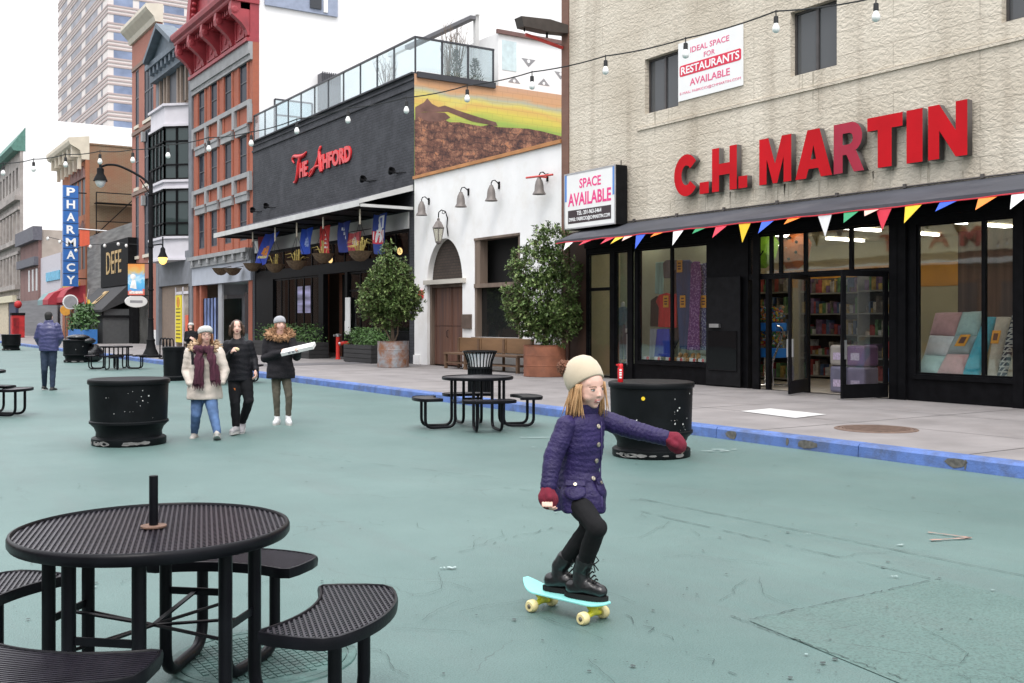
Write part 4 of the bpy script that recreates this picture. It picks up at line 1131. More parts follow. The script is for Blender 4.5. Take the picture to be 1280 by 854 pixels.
# carriage lantern over the door arch
y, z = fy(548, FX - .35), fz(548, 297, FX - .35)
t = thing('carriage_lantern', 'dark iron carriage lantern on a scrolled bracket beside the arch', 'lantern', (FX, y, z))
q = MB(); q.lathe([(.0, .62), (.05, .58), (.05, .52), (.11, .47), (.18, .34), (.21, .30), (.20, .28)], (-.35, 0, 0), 6)
for k in range(6):
 a = 2 * PI * k / 6; q.tube([(-.35 + .19 * math.cos(a), .19 * math.sin(a), .29), (-.35 + .10 * math.cos(a), .10 * math.sin(a), -.14)], .012, 5)
q.lathe([(.11, -.12), (.10, -.17), (.04, -.2), (0, -.22)], (-.35, 0, 0), 6); q.build('cage', BELL, t)
q = MB(); q.lathe([(.18, .28), (.095, -.12)], (-.35, 0, 0), 6); q.build('glazing', glass('lantern_glass', (.85, .83, .75), .8, .75, (.5, .48, .42)), t)
q = MB(); q.tube([(0, 0, .05), (-.05, 0, .35), (-.03, 0, .62), (-.10, 0, .82), (-.24, 0, .86), (-.34, 0, .78), (-.35, 0, .62)], .018, 6); q.tube([(-.10, 0, .82), (-.16, 0, .74), (-.22, 0, .76), (-.2, 0, .82)], .012, 6); q.build('bracket', BLACKM, t, 60)
q = MB(); q.limb([(-.35, 0, -.08), (-.35, 0, .1)], [.03, .03]); q.build('bulb', MC['bulb_glass'], t, 60)
# red rod sticking out by the brown pier, dark floodlight bracket above it
t = thing('signal_rod', 'thin red metal rod fixed level across the right end of the white wall', 'rod', (FX, fy(690), fz(690, 222)))
q = MB(); q.tube([(-.30, fy(658, FX - .3) - fy(690), .06), (-.30, YE + .02 - fy(690), .0)], .03, 6); q.tube([(-.30, .2, .02), (-.001, .2, .02)], .02, 6); q.build('bar', mat('rod_red', (.55, .06, .05), .5), t)
# bench
by0_, by1_ = fy(655, FX - .5), fy(562, FX - .5)
bn_ = thing('bench', 'weathered wooden bench with a three-panel back against the white wall', 'bench', (FX - .4, (by0_ + by1_) / 2, SWZ))
L = by1_ - by0_; OAK = mat('bench_oak', (.17, .095, .045), .75, .3, 3, .3, 16, stretch=(1, .2, 1)); OAKD = mat('bench_oak_dark', (.12, .07, .04), .8, .3, 3, .3, 16, stretch=(1, .2, 1))
q = MB(); q.box(-.32, .16, -L / 2, L / 2, .42, .48); q.build('seat', OAKD, bn_, None, False, .01)
q = MB()
for k in range(3): q.box(.20, .25, -L / 2 - .0 + k * L / 3 + .02, -L / 2 + (k + 1) * L / 3 - .02, .50, .92)
q.build('backrest', OAK, bn_, None, False, .01)
for yy in (-L / 2 + .06, -L / 2 + L * .36, L / 2 - L * .30, L / 2 - .06):
 q = MB(); q.box(-.30, -.22, yy - .045, yy + .045, 0, .42); q.build('leg', OAKD, bn_); q = MB(); q.box(.16, .20, yy - .045, yy + .045, 0, .9); q.build('rear_leg', OAKD, bn_)
q = MB(); q.box(-.28, .15, -L / 2 + .1, L / 2 - .1, .16, .2); q.build('stretcher', OAKD, bn_)
# ================================================================== black restaurant
CHAR = brick('charcoal_brick', (.026, .028, .035), (.040, .043, .052), (.016, .017, .021), .26, .095, .012, .8, .7, stain=(.06, .063, .073), stain_amt=.55, stain_scale=1.2)
YB = fy(316)
af = thing('black_restaurant', 'charcoal painted brick restaurant with roof terrace railing and long awning', 'building', (FX, 38, SWZ))
ZTOP = yz(517, 91, YA)
b = MB()
b.box(FX, FX + .35, YA + .012, YB - .01, 5.0, ZTOP - .5)
b.box(FX + .355, 36, YA + .3, YB - .02, 5.0, ZTOP - .6)
# string courses
b.box(FX - .05, FX + .34, YA + .012, YB - .01, ZTOP - .499, ZTOP - .40); b.box(FX, FX + .34, YA + .012, YB - .01, ZTOP - .399, ZTOP - .22)
b.box(FX - .04, FX + .34, YA + .012, YB - .01, ZTOP - .219, ZTOP - .16); b.box(FX - .0, FX + .34, YA + .012, YB - .01, ZTOP - .159, ZTOP - .03)
b.box(FX - .10, FX + .36, YA + .012, YB - .01, ZTOP - .029, ZTOP + .03)
for yy in (YA + .012, YB - .33): b.box(FX - .02, FX + .34, yy, yy + .30, SWZ, 4.99)
b.build('wall', CHAR, af, None, True)
b = MB(); b.box(FX + .37, 36, YA + .31, YB - .03, ZTOP - .59, ZTOP - .5); b.build('roof_deck', mat('deck', (.3, .27, .23), .9), af, None, True)
# painted side wall
def mural():
 m, n, l, p = new_mat('mural_paint')
 v, o = wall_vec(n, l)
 s = n.new("ShaderNodeSeparateXYZ"); l.new(v, s.inputs[0])
 mp = n.new("ShaderNodeMapping"); mp.inputs['Scale'].default_value = (.28, .28, 1.1); mp.inputs['Rotation'].default_value = (0, R(-7), 0); l.new(o, mp.inputs[0])
 no = n.new("ShaderNodeTexNoise"); no.inputs['Scale'].default_value = 1.4; no.inputs['Detail'].default_value = 4; no.inputs['Distortion'].default_value = .6; l.new(mp.outputs[0], no.inputs['Vector'])
 a = n.new("ShaderNodeMath"); a.operation = 'MULTIPLY_ADD'; a.inputs[1].default_value = .5; l.new(no.outputs['Fac'], a.inputs[0])
 # height 0..1 over z 7.2 .. 9.7 (object space already shifted to the building root)
 h = n.new("ShaderNodeMapRange"); h.inputs[1].default_value = 7.95 - SWZ; h.inputs[2].default_value = 9.75 - SWZ; l.new(s.outputs[1], h.inputs[0])
 h2 = n.new("ShaderNodeMath"); h2.operation = 'SUBTRACT'; h2.inputs[1].default_value = .25; l.new(h.outputs[0], h2.inputs[0])
 l.new(h2.outputs[0], a.inputs[2])
 r = n.new("ShaderNodeValToRGB"); e = r.color_ramp.elements
 cols = [(0, (.20, .33, .06)), (.22, (.30, .42, .09)), (.36, (.60, .52, .10)), (.48, (.62, .40, .12)), (.58, (.62, .53, .14)), (.70, (.40, .40, .30)), (.82, (.58, .32, .16)), (1, (.52, .31, .20))]
 e[0].position, e[0].color = cols[0][0], cols[0][1] + (1,); e[1].position, e[1].color = cols[-1][0], cols[-1][1] + (1,)
 for pz, c in cols[1:-1]: q = e.new(pz); q.color = c + (1,)
 l.new(a.outputs[0], r.inputs[0])
 b_ = n.new("ShaderNodeTexBrick"); b_.inputs['Scale'].default_value = 1; b_.inputs['Brick Width'].default_value = .42; b_.inputs['Row Height'].default_value = .2; b_.inputs['Mortar Size'].default_value = .008
 l.new(v, b_.inputs['Vector'])
 mu = n.new("ShaderNodeMath"); mu.operation = 'MULTIPLY'; mu.inputs[1].default_value = .28; l.new(b_.outputs['Fac'], mu.inputs[0])
 mx = n.new("ShaderNodeMix"); mx.data_type = 'RGBA'; mx.inputs[7].default_value = (.2, .13, .06, 1); l.new(mu.outputs[0], mx.inputs[0]); l.new(r.outputs[0], mx.inputs[6])
 l.new(mx.outputs[2], p.inputs['Base Color']); p.inputs['Roughness'].default_value = .8
 return m
def rubble():
 m, n, l, p = new_mat('mural_rubble')
 v, o = wall_vec(n, l)
 b_ = n.new("ShaderNodeTexBrick"); b_.inputs['Scale'].default_value = 1; b_.inputs['Brick Width'].default_value = .34; b_.inputs['Row Height'].default_value = .16; b_.inputs['Mortar Size'].default_value = .016; b_.inputs['Mortar Smooth'].default_value = .6
 no = n.new("ShaderNodeTexNoise"); no.inputs['Scale'].default_value = 2.4; no.inputs['Detail'].default_value = 6
 l.new(v, no.inputs['Vector'])
 ad = n.new("ShaderNodeMix"); ad.data_type = 'VECTOR'; ad.inputs[0].default_value = .34; l.new(v, ad.inputs[4]); l.new(no.outputs['Color'], ad.inputs[5]); l.new(ad.outputs[1], b_.inputs['Vector'])
 n2 = n.new("ShaderNodeTexNoise"); n2.inputs['Scale'].default_value = 2.3; n2.inputs['Detail'].default_value = 10; n2.inputs['Roughness'].default_value = .8; l.new(v, n2.inputs['Vector'])
 r = n.new("ShaderNodeValToRGB"); e = r.color_ramp.elements; e[0].position = .36; e[0].color = (.045, .028, .03, 1); e[1].position = .62; e[1].color = (.50, .20, .09, 1)
 q = e.new(.5); q.color = (.16, .075, .055, 1); q = e.new(.57); q.color = (.33, .17, .11, 1)
 l.new(n2.outputs['Fac'], r.inputs[0])
 mx = n.new("ShaderNodeMix"); mx.data_type = 'RGBA'; mx.inputs[7].default_value = (.03, .022, .025, 1); kk = n.new('ShaderNodeMath'); kk.operation = 'MULTIPLY'; kk.inputs[1].default_value = .6; l.new(b_.outputs['Fac'], kk.inputs[0]); l.new(kk.outputs[0], mx.inputs[0]); l.new(r.outputs[0], mx.inputs[6])
 l.new(mx.outputs[2], p.inputs['Base Color']); p.inputs['Roughness'].default_value = .9
 bp = n.new("ShaderNodeBump"); bp.inputs['Strength'].default_value = .7; bp.inputs['Distance'].default_value = .04; l.new(n2.outputs['Fac'], bp.inputs['Height']); l.new(bp.outputs[0], p.inputs['Normal'])
 return m
b = MB(); b.box(FX + .002, 36, YA, YA + .29, 5.0, ZTOP - .02); b.build('mural_wall', mural(), af, None, True)
MS = lambda u, v, w: (u, YA - w, v)
def prof_px(l_): return [(yx(px, YA), yz(px, py, YA)) for px, py in l_]
ridge = [(518, 150), (524, 146), (530, 150), (536, 152), (546, 152), (556, 150), (562, 153), (575, 153), (590, 156), (601, 158), (612, 156), (622, 159), (640, 160), (660, 161), (680, 165), (703, 171), (720, 173)]
low = [(x_, 5.5) for x_ in (yx(720, YA), yx(518, YA) + .01)]
b = MB(); b.prism(prof_px(ridge) + low, MS, .002, .012); b.build('mural_rubble', rubble(), af, None, True)
hill = prof_px([(519, 134), (530, 128), (534, 123), (540, 130), (548, 134), (556, 132), (575, 139), (600, 147), (620, 153), (622, 158), (590, 152), (560, 140), (545, 140), (530, 140), (519, 141)])
hill2 = prof_px([(519, 141), (540, 140), (556, 141), (563, 147), (556, 151), (545, 153), (535, 153), (519, 150)])
b = MB(); b.prism(hill, MS, .002, .006); b.prism(hill2, MS, .002, .008); b.build('mural_hill', mat('mural_brown', (.15, .08, .065), .85, .4, 2.5), af, None, True)
# roof terrace railing: glass panels, posts, rail
RAILM = mat('rail_dark', (.035, .037, .045), .45, .1)
rl = thing('roof_railing', 'glass panel railing with dark posts round the roof terrace', 'railing', (FX, 38, ZTOP))
zr0, zr1 = ZTOP + .035, yz(516, 45, YA)
xs_end = yx(617, YA) ; ys_px = [516, 491, 470, 449, 428, 409, 392, 375, 359, 344, 330, 317.5]
yl = [fy(p, FX + .0) for p in ys_px]; yl[0] = YA + .03; yl[-1] = YB - .05
q = MB()
for a, c in zip(yl[:-1], yl[1:]): q.box(FX + .045, FX + .057, a + .03, c - .03, zr0 + .06, zr1 - .05)
xl = [FX + .05 + k * (xs_end - FX - .05) / 3 for k in range(4)]
for a, c in zip(xl[:-1], xl[1:]): q.box(a + .03, c - .03, YA + .024, YA + .036, zr0 + .06, zr1 - .05)
q.build('glass_panels', glass('rail_glass', (.86, .93, .95), .9, .93, (.6, .66, .68)), rl, None, True)
for yy in yl:
 q = MB(); q.box(FX + .025, FX + .075, yy - .025, yy + .025, zr0, zr1 - .041); q.build('post', RAILM, rl, None, True)
for xx in xl[1:]:
 q = MB(); q.box(xx - .03, xx + .03, YA + .005, YA + .055, zr0, zr1 - .041); q.build('post', RAILM, rl, None, True)
q = MB(); q.box(FX + .01, FX + .09, YA - .01, YB - .03, zr1 - .04, zr1 + .02); q.box(FX + .091, xs_end + .03, YA - .01, YA + .07, zr1 - .04, zr1 + .02)
q.box(FX + .08, xs_end + .04, YA - .09, YA - .003, ZTOP - .14, ZTOP + .05); q.build('rail', RAILM, rl, None, True)
# awning over the shop front
WTRIM = mat('awning_white', (.52, .52, .51), .6, .1, 2); ADK = mat('awning_top', (.06, .062, .075), .6, .2, 2)
ax = 14.1; az0 = fz(447, 257, ax); az1 = 6.06; ayr = YA + .12; ayl = fy(268, ax)
b = MB(); b.prism([(FX - .003, az1), (ax, az0 + .16), (ax + .06, az0 + .13), (FX - .003, az1 - .06)], lambda u, v, w: (u, w, v), ayr + .01, ayl); b.build('awning', ADK, af, None, True)
b = MB(); b.box(ax - .04, ax - .001, ayr, ayl, az0 - .03, az0 + .17)
b.prism([(FX - .004, az1 + .02), (ax - .04, az0 + .19), (ax - .04, az0 + .05), (FX - .004, az1 - .18)], lambda u, v, w: (u, w, v), ayr - .05, ayr - .001)
b.box(ax, FX - .004, ayr - .045, ayr - .003, az0 - .05, az0 + .045)
b.box(FX - .05, FX - .004, YA + .35, YB - .4, 4.65, 5.2); b.build('awning_trim', WTRIM, af, None, True)
b = MB()
yy = ayr + 1.2
while yy < ayl: b.box(ax, FX - .05, yy - .03, yy + .03, az0 - .06, az0 - .02); yy += 1.9
b.box(ax + .05, FX - .06, ayr + .1, ayl - .1, az0 - .019, az0 + .005); b.build('awning_soffit', BLACKM, af, None, True)
# shop front: grid of dark windows, door recess, clerestory
zc0, zc1 = 3.75, 4.60; zb1 = 3.4
b = MB()
yd0, yd1 = fy(431), fy(404); y_l0, y_l1 = fy(398), fy(341); y_r0, y_r1 = YA + .32, fy(434)
hs = [(yd0, yd1, SWZ, zb1), (y_l0, y_l1, 1.15, zb1), (y_r0, y_r1, 1.15, zb1), (YA + .45, YB - .5, zc0, zc1 + .0)]
b.wall(FN, YA + .315, YB - .332, SWZ, 4.99, .2, hs); b.build('shopfront', BLACK, af, None, True)
def grid_win(y0, y1, z0, z1, nv, hbars, name='window', gm=None, sub=.03, x=None):
 x = x or FX + .09
 f = MB()
 for k in range(nv + 1):
  yy = y0 + (y1 - y0) * k / nv; f.box(x - .03, x + .03, max(y0, yy - sub), min(y1, yy + sub), z0, z1)
 for z in hbars: f.box(x - .026, x + .026, y0, y1, z - sub, z + sub)
 fo = f.build(name, BLACK, af, None, True)
 g_ = MB(); g_.box(x - .004, x + .004, y0, y1, z0, z1); g_.build('pane', gm or glass('restaurant_glass', (.6, .62, .62), .55, .75, (.012, .013, .015)), fo, None, True)
grid_win(y_l0, y_l1, 1.15, zb1, 6, [1.2, 3.35])
grid_win(y_r0, y_r1, 1.15, zb1, 5, [1.2, 2.7, 3.35])
grid_win(YA + .45, YB - .5, zc0, zc1, 14, [zc0 + .03, zc1 - .03], 'clerestory_window')
b = MB(); b.box(FX + .8, FX + .85, yd0, yd1, SWZ, zb1); b.box(FX + .76, FX + .799, yd0 + .3, yd0 + .34, SWZ, zb1 - .5); b.box(FX + .74, FX + .78, yd0 + .42, yd0 + .45, 1.0, 1.5); b.build('door', BLACKM, af, None, True)
# inside: brick piers, warm lamps
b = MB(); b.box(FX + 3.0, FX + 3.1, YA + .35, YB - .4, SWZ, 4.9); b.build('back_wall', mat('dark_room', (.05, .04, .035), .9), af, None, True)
b = MB()
for yy in (34.5, 36.2, 38.2, 40.2, 42.2, 44.2): b.box(FX + .9, FX + 1.1, yy, yy + .55, SWZ, 4.9)
b.build('inner_pier', brick('inner_brick', (.25, .09, .05), (.22, .08, .045), (.2, .12, .1)), af, None, True)
b = MB()
for yy in (33.2, 36.9, 39.4, 42.9): b.ell((FX + .8, yy, 4.05), (.1, .1, .13), None, 10, 8)
b.build('pendant_lamp', emit('warm_lamp', (1, .62, .25), 6), af, 60, True)
b = MB(); b.box(FX - .035, FX - .004, fy(438.5), fy(432.5), fz(435, 418), fz(435, 372)); b.build('menu_board', WHITE, af, None, True)
b = MB(); b.box(FX + .03, FX + .05, fy(377), fy(371), 1.9, 3.0); b.box(FX + .03, FX + .05, fy(387), fy(380.5), 1.9, 3.0)
b.build('window_poster', mat('poster_mix', (.30, .28, .45), .5, .9, 1.8, stretch=(1, .2, 2)), af, None, True)
# floodlights on the dark wall
for px, py, lab in ((460, 227, 'black floodlight above the awning, left of the pair near the corner'), (496, 217, 'black floodlight above the awning nearest the painted corner'), (321, 265, 'black floodlight at the far left end of the dark wall'), (338, 260, 'second black floodlight at the left end of the dark wall')):
 y, z = fy(px), fz(px, py); t = thing('floodlight', lab, 'floodlight', (FX, y, z), 0, 'floodlights on the charcoal wall')
 q = MB(); q.lathe([(.0, -.1), (.07, -.1), (.12, .06), (.13, .1), (.11, .1), (.06, .0)], seg=14, M=Matrix.Translation((-.22, 0, .05)) @ Matrix.Rotation(R(60), 4, 'X')); q.build('head', BLACKM, t, 50)
 q = MB(); q.tube([(-.001, -.1, 0), (-.14, -.08, 0), (-.22, 0, .0)], .02, 6); q.tube([(-.02, -.1, 0), (-.02, -.7, -.03)], .012, 5); q.build('bracket', BLACKM, t)
# ---- restaurant name in red raised letters with a large swash T and A
sgn = thing('restaurant_sign', 'red raised lettering The Ashford on the charcoal brick wall', 'sign', (FX, fy(400), 7))
SR = mat('sign_red', (.62, .025, .03), .3, .08); SX = FX - .07
def seg_text(s, pxa, pxb, zb, zt, bold=.045):
 ya, yb = fy(pxa, SX), fy(pxb, SX)
 text_obj('lettering', s, FAC(SX + .06, (ya + yb) / 2, (zb + zt) / 2), SR, sgn, ya - yb, zt - zb, .06, bold)
zb_ = fz(400, 214, SX);
seg_text('HE', 374, 383.5, zb_ - .02, zb_ + .60)
for ch, a, c in (('SHFORD', 398, 438),): seg_text(ch, a, c, zb_ + .02, zb_ + .64)
def swash(pts, rs, name='lettering'):
 q = MB(); P = [Vector((SX + .03, fy(px, SX), fz(px, py, SX))) for px, py in pts]
 # smooth path
 out = []
 for i in range(len(P) - 1):
  p0, p1, p2, p3 = P[max(i - 1, 0)], P[i], P[i + 1], P[min(i + 2, len(P) - 1)]
  for k in range(5):
   t_ = k / 5; out.append((0.5 * ((2 * p1) + (-p0 + p2) * t_ + (2 * p0 - 5 * p1 + 4 * p2 - p3) * t_ ** 2 + (-p0 + 3 * p1 - 3 * p2 + p3) * t_ ** 3), rs[i] * (1 - t_) + rs[i + 1] * t_))
 out.append((P[-1], rs[-1])); q.tube([o[0] for o in out], [o[1] for o in out], 8); q.build(name, SR, sgn, 60, True)
swash([(367, 204), (365, 200), (367, 195.5), (373, 196), (379, 194), (382, 190)], [.03, .06, .07, .10, .08, .03])
swash([(375, 194), (373, 205), (371.5, 218), (369, 227), (366, 228)], [.06, .10, .09, .07, .03])
swash([(386, 221), (391, 214), (396, 200), (400, 184), (398.5, 189), (400, 203), (401.5, 215)], [.03, .07, .05, .04, .07, .11, .10])
swash([(388, 213.5), (393, 209), (399, 207), (403, 207)], [.03, .06, .05, .03])
swash([(386, 221), (388, 213.5), (391, 210)], [.05, .05, .03])
# ---- hanging baskets on chains from the awning edge
BASK = mat('coir_basket', (.13, .085, .05), .95, .35, 12, .7, 30); STRAW = mat('dry_plant', (.42, .33, .10), .9, .3, 6)
random.seed(9)
for k, (px, py, lab) in enumerate(((316, 330, 'coir hanging basket at the far left end of the awning'), (344, 331, 'second coir hanging basket from the left under the awning'), (371, 327, 'hanging basket with yellow grass left of the blue and red flags'), (404, 318, 'hanging basket in front of the red banner flag'), (450, 315, 'hanging basket with yellow straw plant nearest the shrub'), (276 + 0, 336, 'coir hanging basket far left above the grey fascia'), (291, 336, 'coir hanging basket second from left above the grey fascia'))):
 X = ax + .25 if k < 5 else FX - .6
 y, z = fy(px, X), fz(px, py, X); t = thing('hanging_basket', lab, 'basket', (X, y, z), 0, 'hanging baskets below the awning')
 r_ = .40 if k < 5 else .42
 q = MB(); q.lathe([(0, -.32), (.15, -.29), (.28, -.18), (r_ - .02, 0), (r_, .02), (r_ - .05, .02)], seg=18); q.build('bowl', BASK, t, 50)
 q = MB(); top = az0 - z - .0 if k < 5 else 1.0
 if k < 5:
  for a in (0, 2.1, 4.2): q.tube([(r_ * .95 * math.cos(a), r_ * .95 * math.sin(a), .02), (0, 0, min(1.0, top * .8)), ], .008, 4)
  q.tube([(0, 0, min(.9, top * .7)), (0, 0, top - .07)], .028, 5, 1)
 else:
  q.tube([(0, 0, .02), (.59, 0, .15)], .015, 4)
 q.build('chain', [BLACKM, mat('pale_strap', (.5, .45, .36), .8)], t)
 if k in (1, 2, 3, 4):
  q = MB()
  for i in range(26 if k in (2, 4) else 10):
   a = random.uniform(0, 6.3); s_ = random.uniform(.1, .3); h = random.uniform(.15, .5)
   q.tube([(.1 * math.cos(a), .1 * math.sin(a), 0), (s_ * .8 * math.cos(a), s_ * .8 * math.sin(a), h), (s_ * 1.6 * math.cos(a), s_ * 1.6 * math.sin(a), h * .8)], [.012, .012, .003], 4)
  q.build('plant', STRAW, t)
# ---- team flags hanging under the awning
def flag(px, py0, py1, wpx, slant, c, lab, extra=None, X=None):
 X = X or FX - .7
 y0, y1 = fy(px + wpx / 2, X), fy(px - wpx / 2, X); zt, zb = fz(px, py0, X), fz(px, py1, X)
 t = thing('flag', lab, 'flag', (X, (y0 + y1) / 2, zb), 0, 'team flags hanging under the awning')
 sl_y = slant * (y1 - y0)
 def P(u, v, off=0):
  return Vector((X - .06 * math.sin(u * 7 + v * 3) - off, y1 + (y0 - y1) * u + sl_y * (1 - v), zb + (zt - zb) * v - .05 * math.sin(u * PI)))
 q = MB(); nu, nv = 8, 8
 vs = [P(i / nu, j / nv) for i in range(nu + 1) for j in range(nv + 1)] + [P(i / nu, j / nv, -.012) for i in range(nu + 1) for j in range(nv + 1)]
 N = (nu + 1) * (nv + 1); fs = []
 for i in range(nu):
  for j in range(nv):
   a = i * (nv + 1) + j; fs += [(a, a + 1, a + nv + 2, a + nv + 1), (N + a, N + a + nv + 1, N + a + nv + 2, N + a + 1)]
 q.add(vs, fs); q.build('cloth', mat('flag_%d' % px, c, .7, .15, 4), t, 60, True)
 for ex in extra or []:
  u0, u1, v0, v1, cc, nm = ex; q = MB(); k = 6
  vs = [P(u0 + (u1 - u0) * i / k, v0 + (v1 - v0) * j / k, .006) for i in range(k + 1) for j in range(k + 1)]
  cx, cv = (u0 + u1) / 2, (v0 + v1) / 2
  fs = [(i * (k + 1) + j, i * (k + 1) + j + 1, (i + 1) * (k + 1) + j + 1, (i + 1) * (k + 1) + j) for i in range(k) for j in range(k) if nm != 'disc' or math.hypot((i + .5) / k - .5, (j + .5) / k - .5) < .5]
  q.add(vs, fs); q.build('emblem', mat('emblem_%s' % ''.join('%02d' % int(99 * x) for x in cc), cc, .7, .1), t, 60, True)
 if py1 - py0 > 20:
  q = MB(); a = P(0, 1); q.tube([(X, y1 + sl_y * 0 + .05, zt + .02), (X, y0 - .05, zt + .02)], .015, 5); q.tube([(X, (y0 + y1) / 2, zt + .02), (FX - .01, (y0 + y1) / 2, zt + .15)], .015, 5); q.build('pole', BLACKM, t, None, True)
 return t, P
flag(340, 291, 328, 16, .9, (.02, .06, .48), 'slanting blue flag with an orange oval, leftmost under the awning', [(.25, .8, .3, .62, (.75, .25, .03), 'disc'), (.15, .7, .22, .3, (.7, .6, .3), 'r')])
flag(384, 285, 316, 13, .1, (.015, .07, .50), 'plain royal blue flag with a small pale mark under the awning', [(.3, .7, .3, .7, (.35, .45, .8), 'disc')])
flag(406, 282, 325, 11, -.2, (.55, .03, .03), 'tall narrow red flag with white marks under the awning', [(.3, .55, .5, .56, (.8, .75, .7), 'r'), (.3, .55, .62, .68, (.8, .75, .7), 'r'), (.3, .55, .74, .8, (.8, .75, .7), 'r'), (.3, .55, .38, .44, (.8, .75, .7), 'r')])
flag(430, 277, 314, 13, .0, (.015, .03, .20), 'dark navy flag with white zigzag marks under the awning', [(.2, .5, .75, .85, (.75, .75, .8), 'r'), (.35, .65, .6, .7, (.75, .75, .8), 'r'), (.5, .8, .45, .55, (.75, .75, .8), 'r')])
flag(443, 290, 318, 15, -.1, (.40, .05, .06), 'red flag with a white disc beside the straw basket', [(.25, .75, .45, .85, (.6, .5, .48), 'disc')])
t, P = flag(475, 267, 316, 15, .0, (.02, .045, .24), 'navy flag with a red and white letter emblem nearest the corner', [(.28, .92, .62, .95, (.75, .75, .78), 'r'), (.42, .84, .66, .9, (.03, .07, .42), 'r'), (.06, .96, .30, .62, (.78, .78, .8), 'disc'), (.0, .9, .26, .58, (.62, .03, .06), 'r')])
c = P(.45, .42, .02); text_obj('lettering', 'D', FAC(c.x - .01, c.y, c.z), WTX, t, .26, .32, .004, .02)
flag(330, 283, 312, 10, .2, (.3, .03, .04), 'dark red flag behind the slanting blue flag', None, FX - .35)
# ---- things on the roof terrace
cf = thing('white_roof_building', 'white clad roof building with triangular printed marks behind the painted wall', 'building', (20, YA + 3, ZTOP))
wx0, wx1 = yx(623, YA + .35), 26.0; wz1_ = yz(650, 45, YA + .35)
b = MB(); b.box(wx0, wx1, YA + .35, YA + 4.5, ZTOP - .6, wz1_); b.build('wall', mat('house_wrap', (.80, .80, .80), .6, .03), cf, None, True)
b = MB(); b.box(wx0 - .1, wx1, YA + .25, YA + .348, wz1_ - .06, wz1_ + .08); b.build('trim', mat('rust_trim', (.16, .09, .08), .8), cf, None, True)
b = MB(); b.box(wx0 + .15, wx0 + .75, YA + .335, YA + .349, wz1_ - 1.3, wz1_ - .25); b.build('pale_panel', mat('pale_panel', (.55, .66, .68), .4), cf, None, True)
tri = mat('wrap_print', (.26, .26, .27), .7)
for px, py, s_, up in ((661, 78, .30, 0), (643, 100, .26, 1), (680, 103, .26, 1), (701, 94, .28, 0)):
 x0, z0 = yx(px, YA + .33), yz(px, py, YA + .33); q = MB(); sg_ = 1 if up else -1
 q.prism([(x0 - s_, z0 - sg_ * s_ * .4), (x0 + s_, z0 - sg_ * s_ * .4), (x0, z0 + sg_ * s_ * .55)][::sg_], lambda u, v, w: (u, YA + .347 - w, v), 0, .006); q.build('printed_mark', tri, cf, None, True)
 q = MB(); q.lathe([(0, 0), (s_ * .22, 0), (s_ * .22, .004), (0, .004)], seg=14, M=Matrix.Translation((x0, YA + .34, z0 - sg_ * .04)) @ Matrix.Rotation(R(90), 4, 'X')); q.build('printed_ring', mat('house_wrap', (.8, .8, .8)), cf, None, True)
rb = thing('roof_pergola', 'white roof frame with dark sloping roof over the terrace', 'pergola', (19, YA + 4, ZTOP))
b = MB(); zt_ = yz(606, 36, YA + 2);
b.prism([(YA + .95, zt_ + .04), (YA + 6, zt_ + .1), (YA + 6, zt_ - .05), (YA + .95, zt_ - .08)], lambda u, v, w: (w, u, v), 18.72, 18.94); b.build('roof', mat('roof_dark', (.13, .13, .14), .8), rb, None, True)
for yy in (YA + 1.0, YA + 7.5):
 q = MB(); q.box(18.95, 19.1, yy, yy + .15, ZTOP - .5, zt_ + .1); q.build('post', WTRIM, rb, None, True)
q = MB(); q.box(18.95, 19.12, YA + .9, YA + 8, zt_ + .1, zt_ + .25); q.build('beam', WHITE, rb, None, True)
TWIG = mat('twig', (.16, .12, .09), .9, .2); LEAFD = mat('conifer', (.045, .08, .045), .8, .35, 9)
random.seed(4)
def twig_tree(px, base_z, h, Y, lab, spread=.5):
 x = yx(px, Y); t = thing('bare_tree', lab, 'tree', (x, Y, base_z))
 q = MB(); q.limb([(0, 0, 0), (0, 0, h * .3)], [.04, .03], 6); q.build('trunk', TWIG, t)
 q = MB()
 for k in range(16):
  a = random.uniform(0, 6.3); s_ = random.uniform(.15, 1) * spread; z0 = h * random.uniform(.1, .4); z1 = h * random.uniform(.7, 1.05)
  m1 = Vector((s_ * .5 * math.cos(a), s_ * .5 * math.sin(a), (z0 + z1) / 2)); e_ = Vector((s_ * math.cos(a), s_ * math.sin(a), z1))
  q.tube([(0, 0, z0), m1, e_], [.02, .013, .006], 4)
  for j in range(3):
   f_ = m1.lerp(e_, random.random()); q.tube([f_, f_ + Vector((random.uniform(-.2, .2), random.uniform(-.2, .2), random.uniform(.15, .4)))], [.009, .004], 3)
 q.build('crown', TWIG, t)
twig_tree(560, ZTOP - .3, 2.6, YA + 1.6, 'bare twiggy potted tree on the terrace behind the corner glass')
twig_tree(572, ZTOP - .3, 2.9, YA + 2.4, 'taller bare twiggy tree behind the terrace railing', .6)
twig_tree(483, ZTOP - .3, 2.0, YA + 4.5, 'small bare shrub left of the terrace corner', .6)
for px, h, lab in ((570, 1.15, 'small bushy conifer in the middle glass panel of the terrace'), (594, .95, 'small pointed conifer in the right glass panel of the terrace')):
 x = yx(px, YA + .6); t = thing('potted_conifer', lab, 'plant', (x, YA + .6, ZTOP - .3))
 q = MB(); q.lathe([(.12, 0), (.18, .3), (.15, .3)], seg=12); q.build('pot', BLACKM, t)
 q = MB()
 for k in range(420):
  v = random.random(); z = .3 + v * h; r_ = (.36 * (1 - v) ** .8 + .03) * random.uniform(.3, 1.1); a = random.uniform(0, 6.3)
  c = Vector((r_ * math.cos(a), r_ * math.sin(a), z)); dd = Vector((math.cos(a), math.sin(a), .6)).normalized() * .1; sd = Vector((-math.sin(a), math.cos(a), 0)) * .025
  q.quad(c - sd, c + dd, c + sd)
 q.build('foliage', LEAFD, t)
